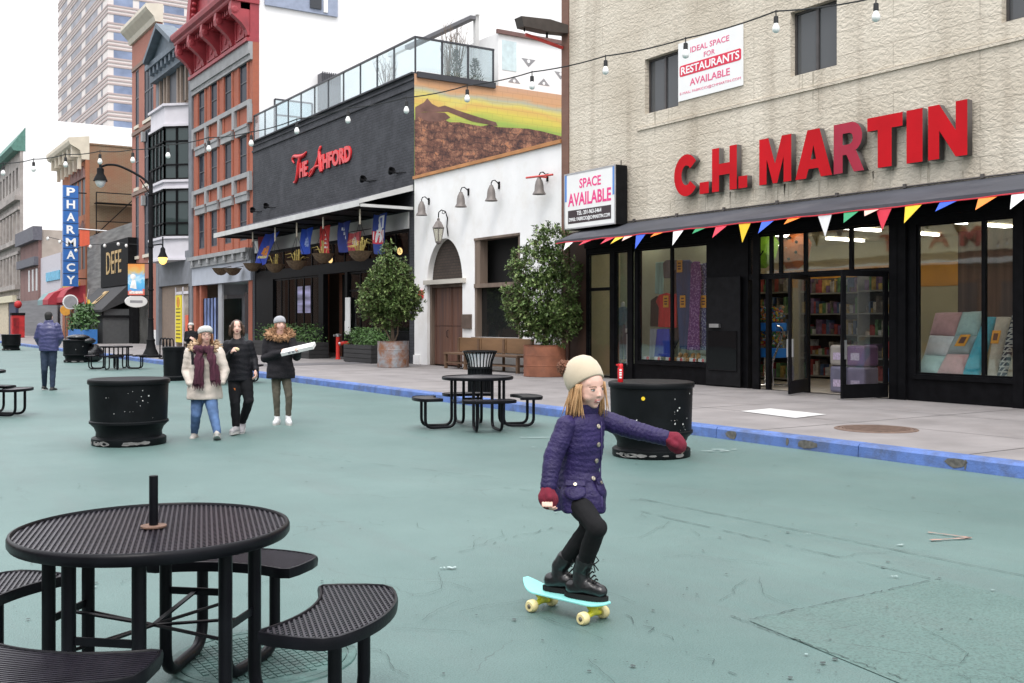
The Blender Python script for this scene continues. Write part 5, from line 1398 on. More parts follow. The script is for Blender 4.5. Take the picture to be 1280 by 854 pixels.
t = thing('terrace_glass_box', 'grey framed wind screen at the far end of the roof terrace', 'screen', (17.5, YB - 2, ZTOP))
q = MB(); yy = YB - 1.2
for a, c in (((16.6, yy, ZTOP - .4), (16.6, yy, 11.6)), ((18.4, yy, ZTOP - .4), (18.4, yy, 11.6)), ((16.6, yy, 11.6), (18.4, yy, 11.6)), ((16.6, yy, 10.9), (18.4, yy, 10.9))): q.bar(a, c, .07, .07)
q.build('frame', RAILM, t, None, True); q = MB(); q.box(16.65, 18.35, yy - .006, yy + .006, ZTOP - .4, 11.56); q.build('pane', MC['rail_glass'], t, None, True)
t = thing('roof_vent_unit', 'dark louvred unit above the terrace railing against the white wall', 'vent', (20, YB - .6, 12))
x0, x1 = yx(402, YB - .5), yx(426, YB - .5); z0, z1 = yz(402, 104, YB - .5), yz(402, 91, YB - .5)
q = MB(); q.box(x0, x1, YB - .5, YB - .02, z0 - 1.2, z1); q.build('body', mat('unit_grey', (.10, .10, .11), .7), t, None, True)
q = MB()
for k in range(9): xx = x0 + (x1 - x0) * (k + .5) / 9; q.box(xx - .03, xx + .03, YB - .53, YB - .501, z0, z1 + .06)
q.build('louvre', RAILM, t, None, True)
# dark lamp bracket on the pier of the beige store
t = thing('arm_floodlight', 'dark wedge-shaped floodlight arm sticking out from the brown pier', 'floodlight', (FX, YE - .15, fz(690, 45)))
q = MB(); q.prism([(-1.5, .10), (-1.42, -.14), (-.7, -.16), (-.08, -.12), (-.032, -.12), (-.032, .1), (-.6, .16)], lambda u, v, w: (u, w, v), -.16, .16); q.build('housing', mat('housing_brown', (.055, .045, .04), .6, .2), t)
q = MB(); q.tube([(-.6, 0, -.15), (-.6, 0, -.28)], .03, 6); q.tube([(-1.3, 0, -.14), (-1.3, 0, -.22)], .02, 6); q.build('fixing', BLACKM, t)
t = thing('red_rod', 'short red rod below the floodlight arm on the brown pier', 'rod', (FX, YE - .1, fz(690, 62)))
q = MB(); q.tube([(-1.2, .05, .1), (-.035, .05, -.08)], .045, 6); q.build('bar', MC['rod_red'], t)
# ================================================================== red brick building with the big red cornice
RBR = brick('orange_red_brick', (.37, .105, .055), (.33, .09, .05), (.31, .12, .085), .22, .075, .006, .8, .3, stain=(.21, .08, .05), stain_amt=.4)
STONE = mat('grey_stone', (.29, .295, .30), .8, .12, 2, .15, 30, dirt=(.25, .25, .25), dscale=1.3, damt=.4)
RCOR = mat('cornice_red', (.30, .035, .045), .5, .18, 1.6, dirt=(.16, .02, .03), dscale=2.5, damt=.5)
WINM = mat('sash_dark', (.05, .055, .065), .5, .1)
BLUEG = glass('upper_glass', (.3, .32, .36), .30, .12, (.055, .062, .08))
YR0, YR1 = YB, fy(242)
rd = thing('red_brick_building', 'red brick building with tall sash windows and heavy dark red cornice', 'building', (FX, 51, SWZ))
ZF = 4.95                         # top of shop cornice
ZE0, ZE1 = fz(316, 74), fz(316, 52)
rows = [(fz(304, 130), fz(304, 78)), (fz(304, 218), fz(304, 170)), (5.35, fz(304, 253))]
cys = [fy(p) for p in (304.5, 285.5, 268, 252.5)]
ww = .52
hs = [(c - ww, c + ww, a, z) for a, z in rows for c in cys]
b = MB(); b.wall(FN, YR0 + .01, YR1 - .01, ZF, ZE1, .3, hs); b.build('wall', RBR, rd, None, True)
b = MB(); b.box(FX + .31, 34, YR0 + .012, YR1 - .02, 3.6, 19.6); b.box(FX + 1.62, 34, YR0 + .012, YR1 - .02, .2, 3.599); b.build('side_wall', mat('white_painted_brick', (.80, .795, .80), .8, .04, 1, .1, 8), rd, None, True)
# pilaster ribs, sills, lintels, panel bands
b = MB()
for c in cys:
 for s in (-1, 1):
  b.box(FX - .05, FX - .003, c + s * (ww + .06), c + s * (ww + .26), ZF + .02, ZE0 - .02)
b.build('brick_rib', RBR, rd, None, True)
for a, z in rows:
 for c in cys:
  q = MB(); q.box(FX - .13, FX - .004, c - ww - .35, c + ww + .35, z + .0, z + .42); q.box(FX - .17, FX - .131, c - ww - .35, c + ww + .35, z + .30, z + .44); q.build('lintel', STONE, rd, None, True)
for a, z in rows[:2]:
 q = MB(); q.box(FX - .14, FX - .005, YR0 + .1, YR1 - .1, a - .22, a - .002); q.build('sill_band', STONE, rd, None, True)
for k, (a, z) in enumerate(rows[:2]):
 zlow = rows[k + 1][1] + .44
 for c in [YR0 + .2] + [(cys[i] + cys[i + 1]) / 2 for i in range(3)] + [YR1 - .3]:
  q = MB(); q.box(FX - .16, FX - .006, c - .16, c + .16, zlow, a - .22); q.build('band_block', STONE, rd, None, True)
for a, z in rows:
 for c in cys:
  f = MB(); x = FX + .04
  for p in ((c - ww, c + ww, a, a + .06), (c - ww, c + ww, z - .06, z), (c - ww, c - ww + .05, a + .06, z - .06), (c + ww - .05, c + ww, a + .06, z - .06), (c - ww + .05, c + ww - .05, (a + z) / 2 - .03, (a + z) / 2 + .03)):
   f.box(x - .03, x + .03, p[0] + .001, p[1] - .001, p[2] + .001, p[3] - .001)
  fo = f.build('window', WINM, rd, None, True)
  g_ = MB(); g_.quad((x, c - ww, a), (x, c - ww, z), (x, c + ww, z), (x, c + ww, a)); g_.build('pane', BLUEG, fo, None, True)
# entablature and red cornice
b = MB(); b.box(FX - .2, FX - .002, YR0 + .012, YR1 - .012, ZE0 + .25, ZE1); b.box(FX - .12, FX - .002, YR0 + .012, YR1 - .012, ZE0, ZE0 + .249); b.build('entablature', STONE, rd, None, True)
zc = ZE1 + .002
b = MB()
b.box(FX - .12, FX + .3, YR0 + .012, YR1 - .012, zc, zc + 1.75)
b.box(FX - .3, FX - .121, YR0 - .0, YR1, zc, zc + .16)
cp = [(FX - .12, zc + 1.75), (FX - .95, zc + 1.75), (FX - 1.0, zc + 1.82), (FX - 1.0, zc + 1.92), (FX - 1.15, zc + 2.0), (FX - 1.2, zc + 2.18), (FX - 1.2, zc + 2.26), (FX + .3, zc + 2.45), (FX + .3, zc + 1.75)]
b.prism(cp, lambda u, v, w: (u, w, v), YR0 - .05, YR1 + .15)
b.box(FX - .55, FX - .121, YR0 + .05, YR1 - .05, zc + 1.45, zc + 1.749)
b.build('cornice', RCOR, rd, None, True)
for k in range(5):
 c = YR0 + .22 + k * (YR1 - YR0 - .44) / 4
 q = MB()
 prof_b = [(FX - .122, zc + .25), (FX - .22, zc + .3), (FX - .3, zc + .55), (FX - .5, zc + .8), (FX - .75, zc + 1.0), (FX - .95, zc + 1.15), (FX - 1.02, zc + 1.4), (FX - .98, zc + 1.74), (FX - .122, zc + 1.74)]
 q.prism(prof_b, lambda u, v, w: (u, w, v), c - .17, c + .17)
 for s in (-1, 1): q.lathe([(0, -.02), (.16, -.02), (.18, 0), (.1, .03), (0, .03)], seg=12, M=Matrix.Translation((FX - .83, c + s * .18, zc + 1.36)) @ Matrix.Rotation(R(-90 * s), 4, 'X'))
 q.build('bracket', RCOR, rd, None, True)
for k in range(26):
 c = YR0 + .5 + k * (YR1 - YR0 - 1) / 25; q = MB(); q.box(FX - .72, FX - .551, c - .08, c + .08, zc + 1.48, zc + 1.74); q.build('dentil', RCOR, rd, None, True)
for k in range(4):
 c = YR0 + .22 + (k + .5) * (YR1 - YR0 - .44) / 4; w_ = .62
 q = MB()
 for p in ((c - w_, c + w_, zc + .35, zc + .42), (c - w_, c + w_, zc + 1.2, zc + 1.27), (c - w_, c - w_ + .07, zc + .42, zc + 1.2), (c + w_ - .07, c + w_, zc + .42, zc + 1.2)): q.box(FX - .17, FX - .121, *p)
 q.lathe([(0, 0), (.2, .0), (.17, .05), (.08, .06), (0, .02)], seg=10, M=Matrix.Translation((FX - .121, c, zc + .8)) @ Matrix.Rotation(R(-90), 4, 'Y')); q.build('frieze_panel', RCOR, rd, None, True)
# arched pediment above the cornice
b = MB(); yc = (YR0 + YR1) / 2 + .6; o = []
rP = 3.1
for k in range(25):
 a = PI * k / 24; o.append((yc + rP * math.cos(a), zc + 2.35 + rP * 1.05 * math.sin(a)))
b.prism(o, lambda u, v, w: (FX - .25 + w, u, v), 0, .5)
for k in range(24):
 a0, a1 = PI * k / 24, PI * (k + 1) / 24
 o = [(yc + r_ * math.cos(a), zc + 2.35 + r_ * 1.05 * math.sin(a)) for r_, a in ((rP + .3, a0), (rP + .3, a1), (rP - .25, a1), (rP - .25, a0))]
 b.prism(o, lambda u, v, w: (FX - .6 + w, u, v), 0, .348)
for k in range(30):
 a = PI * (k + .5) / 30; b.ell((FX - .45, yc + (rP - .42) * math.cos(a), zc + 2.35 + (rP - .42) * 1.05 * math.sin(a)), (.13, .1, .1), None, 6, 5)
b.box(FX - .3, FX + .25, YR0 + .2, YR1 - .2, zc + 2.3, zc + 3.1)
b.build('pediment', RCOR, rd, None, True)
# window strip on the white side wall, grey-blue
q = MB(); xw0, xw1 = FX + .35, yx(421, YB); zw = yz(421, 22, YB)
q.box(xw0 + .2, xw1, YB - .12, YB - .0, zw, zw + 2.2); q.build('side_cladding', mat('blue_grey_clad', (.26, .30, .40), .5, .1), rd, None, True)
q = MB(); q.box(yx(386, YB), yx(400, YB), YB - .2, YB - .121, zw + .2, zw + 2); q.build('side_window', DGLASS, rd, None, True)
q = MB(); q.box(yx(403, YB), yx(408, YB), YB - .18, YB - .121, zw + .1, zw + 2); q.build('side_trim', WHITE, rd, None, True)
# ground floor: grey sign band, dentil cornice, recessed door
GREYP = mat('pale_grey_paint', (.40, .43, .49), .6, .06, 2); GREYD = mat('mid_grey_paint', (.30, .31, .33), .6, .1, 2)
b = MB(); b.box(FX - .1, FX + .3, YR0 + .02, YR1 - .02, 3.45, 4.38); b.build('sign_band', GREYP, rd, None, True)
b = MB(); b.box(FX - .35, FX + .1, YR0 + .02, YR1 - .02, 4.75, 4.94); b.box(FX - .2, FX + .1, YR0 + .02, YR1 - .02, 4.382, 4.749)
for k in range(7): yy = YR0 + .6 + k * 1.35; b.box(FX - .33, FX - .201, yy - .12, yy + .12, 4.5, 4.748)
b.build('shop_cornice', STONE, rd, None, True)
for a, c in ((YR0 + .02, YR0 + .55), (YR1 - .5, YR1 - .02), (fy(252), fy(252) + .3)): b = MB(); b.box(FX - .02, FX + .3, a, c, SWZ, 3.449); b.build('shop_pier', RBR, rd, None, True)
b = MB(); yg0, yg1 = fy(302), fy(252)
b.box(FX + 1.5, FX + 1.6, yg0 - 2, yg1 + .5, SWZ, 3.45); b.box(FX + .05, FX + .15, fy(276), fy(271.5), SWZ, 3.449); b.box(FX + .1, FX + 1.5, fy(271), fy(270), 2.9, 3.44)
b.build('shop_recess', GREYD, rd, None, True)
b = MB(); b.box(FX + .08, FX + .12, fy(269), fy(253), SWZ + .3, 2.75); b.build('shop_window', mat('blue_screen_window', (.16, .22, .42), .2, .5, 1.2), rd, None, True)
b = MB()
for p in (269, 265, 261, 257, 253): b.box(FX + .05, FX + .079, fy(p) - .04, fy(p) + .04, SWZ + .3, 2.75)
b.build('window_bar', BLACKM, rd, None, True)
b = MB(); b.box(FX + 1.42, FX + 1.49, fy(300, FX + 1.4), fy(279, FX + 1.4), SWZ, 2.75); b.build('door', mat('dark_green_glass', (.02, .035, .032), .1, .3), rd, None, True)
b = MB(); b.box(FX + .05, FX + .12, fy(314), fy(304.5), SWZ + .2, 2.9); b.build('side_door', DGLASS, rd, None, True)

# ================================================================== narrow building with bay windows
YN0, YN1 = YR1, fy(197)
GST = mat('slate_grey_paint', (.17, .18, .20), .7, .15, 2, .1, 20); LIL = mat('pale_lilac_paint', (.60, .58, .62), .6, .06, 2)
bb = thing('bay_window_building', 'narrow grey building with stacked glazed bay windows and a gabled top', 'building', (FX, 60, SWZ))
yc = (YN0 + YN1) / 2
b = MB(); b.box(FX + .1, 34, YN0 + .01, YN1 - .01, SWZ, 16.9); b.build('wall', brick('tan_brick', (.27, .20, .15), (.24, .18, .14), (.2, .17, .14), .22, .075, .006), bb, None, True)
b = MB()
for yy in (YN0 + .02, YN1 - .62): b.box(FX - .1, FX + .099, yy, yy + .6, SWZ, 16.6)
b.box(FX - .08, FX + .099, YN0 + .62, YN1 - .62, 3.6, 5.4); b.build('grey_pilaster', GST, bb, None, True)
def bay_out(d, g=0):
 h = 2.55 + g; k = 1.55 + g * .7
 return [(FX + .095, yc - h), (FX - d, yc - k), (FX - d, yc + k), (FX + .095, yc + h)]
DEP = .95
zb_rows = [(fz(222, 298), fz(222, 240)), (fz(222, 229), fz(222, 164))]
for (a, z) in zb_rows:
 q = MB()
 q.prism(bay_out(DEP), lambda u, v, w: (u, v, w), a, z); q.build('bay_glazing', glass('bay_glass', (.3, .35, .36), .95, .1, (.045, .065, .065)), bb, None, True)
 q = MB(); o = bay_out(DEP + .03, .03)
 for i in range(3):
  p0, p1 = Vector(o[i]), Vector(o[i + 1]); nseg = 2 if i != 1 else 4
  for k in range(nseg + 1):
   p = p0.lerp(p1, k / nseg); q.box(p.x - .05, p.x + .05, p.y - .05, p.y + .05, a, z)
  for zz in (a + .05, a + (z - a) * .28, a + (z - a) * .72, z - .05):
   q.bar((p0.x, p0.y, zz), (p1.x, p1.y, zz), .09, .08)
 q.build('bay_frame', BLACKM, bb, None, True)
zs = [(zb_rows[0][0] - 1.3, zb_rows[0][0]), (zb_rows[0][1], zb_rows[1][0]), (zb_rows[1][1], zb_rows[1][1] + 1.25)]
for a, z in zs:
 q = MB(); q.prism(bay_out(DEP - .02, -.02), lambda u, v, w: (u, v, w), a + .13, z - .13); q.prism(bay_out(DEP + .12, .12), lambda u, v, w: (u, v, w), z - .129, z - .001); q.prism(bay_out(DEP + .1, .1), lambda u, v, w: (u, v, w), a + .001, a + .129); q.build('bay_apron', LIL, bb, None, True)
zt0 = zs[2][1]; ztop = fz(215, 62)
for c, w_, ar in ((yc, .95, 1), (yc + 2.2, .35, 0), (yc - 2.2, .35, 0)):
 q = MB(); o = [(c - w_, zt0 + .25), (c + w_, zt0 + .25)]; zz = zt0 + 3.2
 for k in range(9):
  a = PI * k / 8; o.append((c + w_ * math.cos(a), zz + (w_ if ar else .05) * math.sin(a)))
 q.prism(o, lambda u, v, w: (FX + w, u, v), -.02, .097); wo = q.build('window', WINM, bb, None, True)
 for yy in (c - w_ - .25, c + w_ + .0): q = MB(); q.box(FX - .16, FX - .001, yy + .01, yy + .24, zt0 + .1, zz + .3); q.build('brick_jamb', brick('tan_brick2', (.30, .235, .19), (.27, .21, .17), (.2, .17, .14)), wo, None, True)
b = MB(); b.box(FX - .45, FX + .098, YN0 + .05, YN1 - .05, 15.6, 16.3); b.box(FX - .75, FX + .2, YN0 - .0, YN1 - .0, 16.301, 16.62)
b.prism([(yc - 2.6, 16.63), (yc + 2.6, 16.63), (yc, 17.9)], lambda u, v, w: (FX - .6 + w, u, v), 0, .8)
for s in (-1, 1): b.bar((FX - .55, yc + s * 2.9, 16.62), (FX - .55, yc, 18.1), 1.0, .25)
for k in range(8): b.box(FX - .68, FX - .451, YN0 + .5 + k * .85, YN0 + .75 + k * .85, 15.9, 16.3)
b.build('cornice', mat('slate_cornice', (.10, .13, .16), .6, .2, 3), bb, None, True)
b = MB(); b.box(FX - .06, FX - .0, fy(238), fy(222), SWZ + .2, 3.4); b.build('shop_window', mat('shop_reflect', (.30, .26, .22), .15, .6, .8), bb, None, True)
b = MB(); b.box(FX - .12, FX - .061, fy(229), fy(222), 1.0 - .6, 3.0); b.build('yellow_poster', mat('yellow_poster', (.75, .62, .03), .6, .05), bb, None, True)
b = MB()
random.seed(6)
for k in range(9): b.box(FX - .126, FX - .121, fy(228.2) , fy(222.8), .62 + k * .2, .66 + k * .2 + random.random() * .04)
b.build('poster_text', mat('poster_ink', (.12, .09, .02), .7), bb, None, True)
b = MB(); b.lathe([(0, 0), (.3, 0), (.3, .01), (0, .01)], seg=12, M=Matrix.Translation((FX - .121, fy(225.5), 2.62)) @ Matrix.Rotation(R(-90), 4, 'Y')); b.build('poster_picture', mat('poster_food', (.6, .25, .03), .7, .4, 9), bb, None, True)
b = MB(); b.box(FX - .09, FX - .061, fy(237), fy(233.5), 1.0, 1.9); b.build('red_notice', mat('notice_red', (.65, .12, .06), .6), bb, None, True)
b = MB()
for p in (238.5, 230.5, 221.5): b.box(FX - .1, FX - .062, fy(p) - .06, fy(p) + .06, SWZ, 3.45)
b.box(FX - .1, FX - .062, fy(238), fy(222), 2.35 + .7, 3.2); b.build('shop_frame', LIL, bb, None, True)

# ================================================================== salmon brick building
YO0, YO1 = YN1, fy(165)
SAL = brick('salmon_brick', (.37, .145, .105), (.34, .13, .095), (.33, .17, .13), .22, .075, .006, .85, .2, stain=(.27, .10, .075), stain_amt=.35, stain_scale=.4)
ob = thing('salmon_brick_building', 'plain salmon brick building with cream cornice and grouped windows', 'building', (FX, 66, SWZ))
ZO = fz(205, 20)
gr = [(fz(183, 150), fz(183, 78)), (fz(183, 230), fz(183, 162)), (fz(183, 318), fz(183, 240))]
ycs = [(fy(201.5), .45), (fy(186), 1.1), (fy(171.5), .42)]
hs = [(c - w_, c + w_, a, z) for a, z in gr for c, w_ in ycs]
b = MB(); b.wall(FN, YO0 + .01, YO1 - .01, 4.2, ZO, .3, hs); b.build('wall', SAL, ob, None, True)
b = MB(); b.box(FX + .31, 34, YO0 + .012, YO1 - .012, SWZ, ZO - .2); b.build('side_wall', mat('cream_render', (.62, .54, .40), .85, .1, 2, .1, 20), ob, None, True)
b = MB(); b.prism([(FX + .3, ZO), (FX - .15, ZO), (FX - .25, ZO + .3), (FX - .6, ZO + .65), (FX - .7, ZO + .8), (FX - .7, ZO + 1.0), (FX + .3, ZO + 1.1)], lambda u, v, w: (u, w, v), YO0 - .1, YO1 + .1); b.build('cornice', mat('cream_paint', (.60, .55, .46), .7, .08, 2), ob, None, True)
for a, z in gr:
 q = MB(); q.box(FX - .08, FX - .003, YO0 + .2, YO1 - .2, z + .05, z + .28); q.build('lintel_band', mat('brownstone', (.22, .15, .12), .8, .1), ob, None, True)
 for c, w_ in ycs:
  q = MB(); q.box(FX - .1, FX - .004, c - w_ - .12, c + w_ + .12, a - .2, a - .002); q.build('sill', MC['cream_paint'], ob, None, True)
  f = MB(); x = FX + .04; nv = 3 if w_ > 1 else 1
  for k in range(nv + 1): yy = c - w_ + 2 * w_ * k / nv; f.box(x - .03, x + .03, max(c - w_ + .001, yy - .05), min(c + w_ - .001, yy + .05), a + .001, z - .001)
  for zz in (a + .05, (a + z) / 2, z - .05): f.box(x - .028, x + .028, c - w_ + .002, c + w_ - .002, zz - .045, zz + .045)
  fo = f.build('window', WINM, ob, None, True)
  g_ = MB(); g_.quad((x, c - w_, a), (x, c - w_, z), (x, c + w_, z), (x, c + w_, a)); g_.build('pane', BLUEG, fo, None, True)
for zz in (gr[0][0] - 1.0, gr[1][0] - 1.0):
 q = MB(); q.box(FX - .2, FX - .003, fy(182), fy(180), zz - .3, zz + .3); q.build('vent_box', STONE, ob, None, True)
for a, c in ((YO0 + .02, YO0 + .9), (YO1 - .9, YO1 - .02), (fy(186), fy(190))): b = MB(); b.box(FX - .02, FX + .3, a, c, SWZ + .9, 4.199); b.build('pier', SAL, ob, None, True)
b = MB()
for a, c in ((YO0 + .02, YO0 + .9), (YO1 - .9, YO1 - .02), (fy(190), fy(186))): b.box(FX - .05, FX + .3, a, c, SWZ, SWZ + .899)
b.build('white_base', WHITE, ob, None, True)
b = MB(); b.box(FX + .15, FX + .2, YO0 + .9, YO1 - .9, SWZ, 4.2); b.build('shop_glazing', mat('dim_glazing', (.09, .09, .085), .15, .5, .7), ob, None, True)

# ================================================================== low bar with the black sign box
YBR0, YBR1 = YO1, fy(122)
br = thing('black_bar_building', 'low black bar building with gold lettering on a tall sign box', 'building', (FX, 74, SWZ))
GRC = mat('grey_clapboard', (.17, .165, .16), .85, .35, 1.5, .2, 10, stretch=(1, .3, 3))
b = MB(); b.box(FX + .1, 34, YBR0 + .02, fy(107) - .05, SWZ, 8.0); b.box(20, 34, YBR0 + .02, fy(107) - .05, 8.001, 10.2); b.build('wall', GRC, br, None, True)
ys0, ys1 = fy(160, FX - .5), fy(126, FX - .5)
zs0, zs1 = fz(150, 357, FX - .5), fz(150, 307, FX - .5)
b = MB(); b.box(FX - .5, FX + .09, ys0, ys1, zs0, zs1 + .4); b.box(FX - .3, FX + .09, YBR0 + .05, ys0 - .3, SWZ, zs0 + .6); b.build('sign_box', BLACKM, br, None, True)
GOLD = mat('gold_letter', (.45, .30, .12), .5, .3, 4)
text_obj('lettering', 'DEFE', FAC(FX - .505, (ys0 + ys1) / 2, (zs0 + zs1) / 2 + .3), GOLD, br, (ys1 - ys0) * .55, 1.5, .02, .0)
b = MB(); b.prism([(FX - .35, zs0 + .05), (FX - 2.0, zs0 - 1.6), (FX - 2.0, zs0 - 1.75), (FX - .35, zs0 - 1.0)], lambda u, v, w: (u, w, v), ys0 + .4, ys1 + 1.5); b.build('awning', mat('black_canvas', (.035, .035, .037), .8, .2), br, None, True)
Mz = Matrix.Translation((FX - 1.2, (ys0 + ys1) / 2 + .8, zs0 - .75)) @ Matrix.Rotation(R(45), 4, 'Y') @ FAC(0, 0, 0)
text_obj('lettering', 'Z1', Mz, GOLD, br, 1.4, 1.2, .02, .03)
b = MB(); b.box(FX - 1.9, FX + .05, ys0 + .6, ys1 - 1.0, SWZ, 2.35); b.build('counter_screen', mat('dark_grey_panel', (.075, .078, .08), .5, .1), br, None, True)
b = MB(); b.box(FX - 2.0, FX + .05, ys0 + .5, ys1 + 1.5, zs0 - 2.1, zs0 - 1.95); b.box(FX - 1.95, FX - 1.85, ys0 + .55, ys0 + .65, 2.3, zs0 - 2.1); b.box(FX - 1.95, FX - 1.85, ys1 + 1.2, ys1 + 1.3, SWZ, zs0 - 2.1); b.build('porch_frame', BLACKM, br, None, True)
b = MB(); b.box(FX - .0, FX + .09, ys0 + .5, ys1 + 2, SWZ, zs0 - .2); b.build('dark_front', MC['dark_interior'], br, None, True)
t = thing('blue_planter', 'long bright blue planter box with green shrubs in front of the bar', 'planter', dp(103, 67, SWZ))
q = MB(); q.obox(Matrix.Rotation(0, 4, 'Z') @ Matrix.Translation((0, 0, .45)), .8, 5.2, .9); q.build('box', mat('planter_blue', (.03, .16, .45), .6, .1), t)
LEAFG = mat('leaf_green', (.05, .115, .03), .55, .45, 7)
def leafmass(mb, boxes, n, size, rnd):
 for _ in range(n):
  x0, x1, y0, y1, z0, z1 = boxes[rnd.randrange(len(boxes))]
  c = Vector((rnd.uniform(x0, x1), rnd.uniform(y0, y1), rnd.uniform(z0, z1)))
  d1 = Vector((rnd.gauss(0, 1), rnd.gauss(0, 1), rnd.gauss(.3, 1))).normalized(); d2 = d1.orthogonal().normalized()
  s_ = size * rnd.uniform(.6, 1.3); mb.quad(c - d1 * s_, c + d2 * s_ * .45, c + d1 * s_, c - d2 * s_ * .45)
rnd = random.Random(3)
q = MB(); leafmass(q, [(-.5, .5, -2.7, 2.7, .85, 1.9), (-.4, .4, -2, 1.5, 1.2, 2.5)], 900, .16, rnd); q.build('foliage', LEAFG, t)

# ================================================================== brown brick corner building with cream cornice
YK0, YK1 = fy(107), fy(78)
bk = thing('brown_brick_building', 'brown brick building with cream bracketed cornice behind the pharmacy sign', 'building', (FX, 89, SWZ))
ZK = yz(107, 180, YK0)
OLDB = brick('old_brown_brick', (.22, .15, .085), (.19, .125, .075), (.24, .19, .14), .3, .1, .014, .9, .4, stain=(.24, .10, .055), stain_amt=.75, stain_scale=.25)
b = MB(); b.box(FX + .3, 36, YK0 + .01, YK1, SWZ, ZK - .02); b.box(FX + .3, 36, YK0 - .05, YK0 + .4, ZK - .019, ZK + .1); b.build('side_wall', OLDB, bk, None, True)
b = MB(); wk = [(fy(p) - .55, fy(p) + .55, z0, z1) for p in (104.5, 99.5, 95, 91) for z0, z1 in ((9.8, 12.6), (5.6, 8.4))]
b.wall(FN, YK0 + .01, YK1, SWZ, ZK - 1.2, .29, wk); b.build('wall', brick('orange_front_brick', (.37, .13, .06), (.34, .12, .055), (.3, .14, .09)), bk, None, True)
for w_ in wk:
 q = MB(); q.box(FX + .04, FX + .1, *w_); q.build('window', WINM, bk, None, True)
 q = MB(); c = (w_[0] + w_[1]) / 2; q.prism([(c - .75, w_[3]), (c + .75, w_[3]), (c + .5, w_[3] + .6), (c, w_[3] + .95), (c - .5, w_[3] + .6)], lambda u, v, w: (FX - .12 + w, u, v), 0, .118); q.build('window_hood', mat('hood_dark', (.17, .09, .08), .8), bk, None, True)
CRM = mat('cornice_cream', (.58, .52, .42), .75, .1, 2)
b = MB(); b.prism([(FX + .28, ZK - 1.19), (FX - .25, ZK - 1.19), (FX - .4, ZK - .5), (FX - 1.1, ZK - .1), (FX - 1.2, ZK + .15), (FX - 1.2, ZK + .4), (FX + .28, ZK + .62)], lambda u, v, w: (u, w, v), YK0 - .0, YK1 + .4)
for k in range(6):
 c = YK0 + .5 + k * 1.75; b.box(FX - .95, FX - .3, c - .18, c + .18, ZK - 1.0, ZK - .15); b.box(FX - .5, FX - .25, c - .15, c + .15, ZK - 1.9, ZK - 1.0)
b.build('cornice', CRM, bk, None, True)
# fire escape on the side, roller awnings of the pharmacy
b = MB(); yf = YK0 - .9
for z in (8.2, 10.6): b.box(16.6, 19.8, yf, YK0 - .06, z, z + .06)
for a, c in (((16.6, yf, 8.2), (19.6, yf, 11.3)), ((16.6, yf, 6.1), (19.8, yf, 8.2)), ((16.6, yf, 8.2), (16.6, yf, 11.4)), ((19.8, yf, 8.2), (19.8, yf, 11.4)), ((16.6, yf, 9.2), (19.8, yf, 9.2)), ((16.6, yf, 11.4), (19.8, yf, 11.4))): b.bar(a, c, .07, .07)
b.build('fire_escape', BLACKM, bk, None, True)
MRD = mat('awning_maroon', (.33, .03, .045), .75, .15); GRN = mat('awning_greygreen', (.16, .26, .27), .75, .15)
def dome_awning(px0, px1, X0, z0, z1, d_, m, par, n=3, alt=None):
 ya, yb = fy(px1, X0 - d_), fy(px0, X0 - d_); st_ = (yb - ya) / n
 for i in range(n):
  q = MB(); q.prism([(X0, z0), (X0 - d_, z0), (X0 - d_, z0 + (z1 - z0) * .3), (X0 - d_ * .8, z0 + (z1 - z0) * .7), (X0 - d_ * .4, z1 - .05), (X0, z1)], lambda u, v, w: (u, w, v), ya + i * st_ + .002, ya + (i + 1) * st_ - .002)
  q.build('awning', (alt if alt and i % 2 else m), par, None, True)
dome_awning(60, 79, FX, fz(70, 381, FX), fz(70, 362, FX), 1.6, MRD, bk, 1)
b = MB(); b.box(FX - .1, FX - .002, fy(100), fy(80), 3.4, 4.7); b.build('yellow_fascia', mat('fascia_yellow', (.55, .38, .05), .7, .15), bk, None, True)
# PHARMACY blade sign
ph = thing('pharmacy_sign', 'tall blue vertical sign with white letters PHARMACY hung from the brown building', 'sign', (14.8, YK0 - .2, 4))
YS = YK0 - .45
px0, px1 = yx(79, YS), yx(98, YS); pz0, pz1 = yz(88, 358, YS), yz(88, 232, YS)
b = MB(); b.box(px0, px1, YS, YS + .35, pz0, pz1); b.build('cabinet', mat('pharmacy_blue', (.035, .14, .42), .35, .06), ph, None, True)
for k, ch in enumerate('PHARMACY'):
 h = (pz1 - pz0) / 8; zc_ = pz1 - h * (k + .5)
 text_obj('letter', ch, PER((px0 + px1) / 2, YS - .012, zc_), WTX, ph, (px1 - px0) * (.56 if ch != 'M' else .66), h * .66, .012, .03)
 if k:
  q = MB(); q.box(px0 - .01, px1 + .01, YS - .008, YS - .001, pz1 - h * k - .03, pz1 - h * k + .03); q.build('joint', mat('joint_navy', (.01, .03, .1), .5), ph, None, True)
b = MB()
for zz in (pz1 - .5, pz1 - 4.5, pz0 + .6): b.bar((px1, YS + .17, zz), (FX + .02, YS + .17, zz), .08, .08)
b.build('bracket', BLACKM, ph, None, True)
ph2 = thing('hanging_banner', 'orange red square banner on a pole beside the pharmacy sign', 'banner', (FX - .6, YK0 - 1.2, 8))
YS2 = YK0 - 3; b = MB(); b.box(yx(99.5, YS2), yx(112, YS2), YS2, YS2 + .02, yz(105, 308, YS2), yz(105, 287, YS2)); b.build('cloth', mat('banner_orange', (.68, .12, .06), .7, .1), ph2, None, True)
b = MB(); b.tube([(yx(98, YS2), YS2, yz(105, 286.5, YS2)), (yx(134, YS2), YS2, yz(134, 289, YS2))], .05, 6); b.build('pole', STEEL, ph2, None, True)

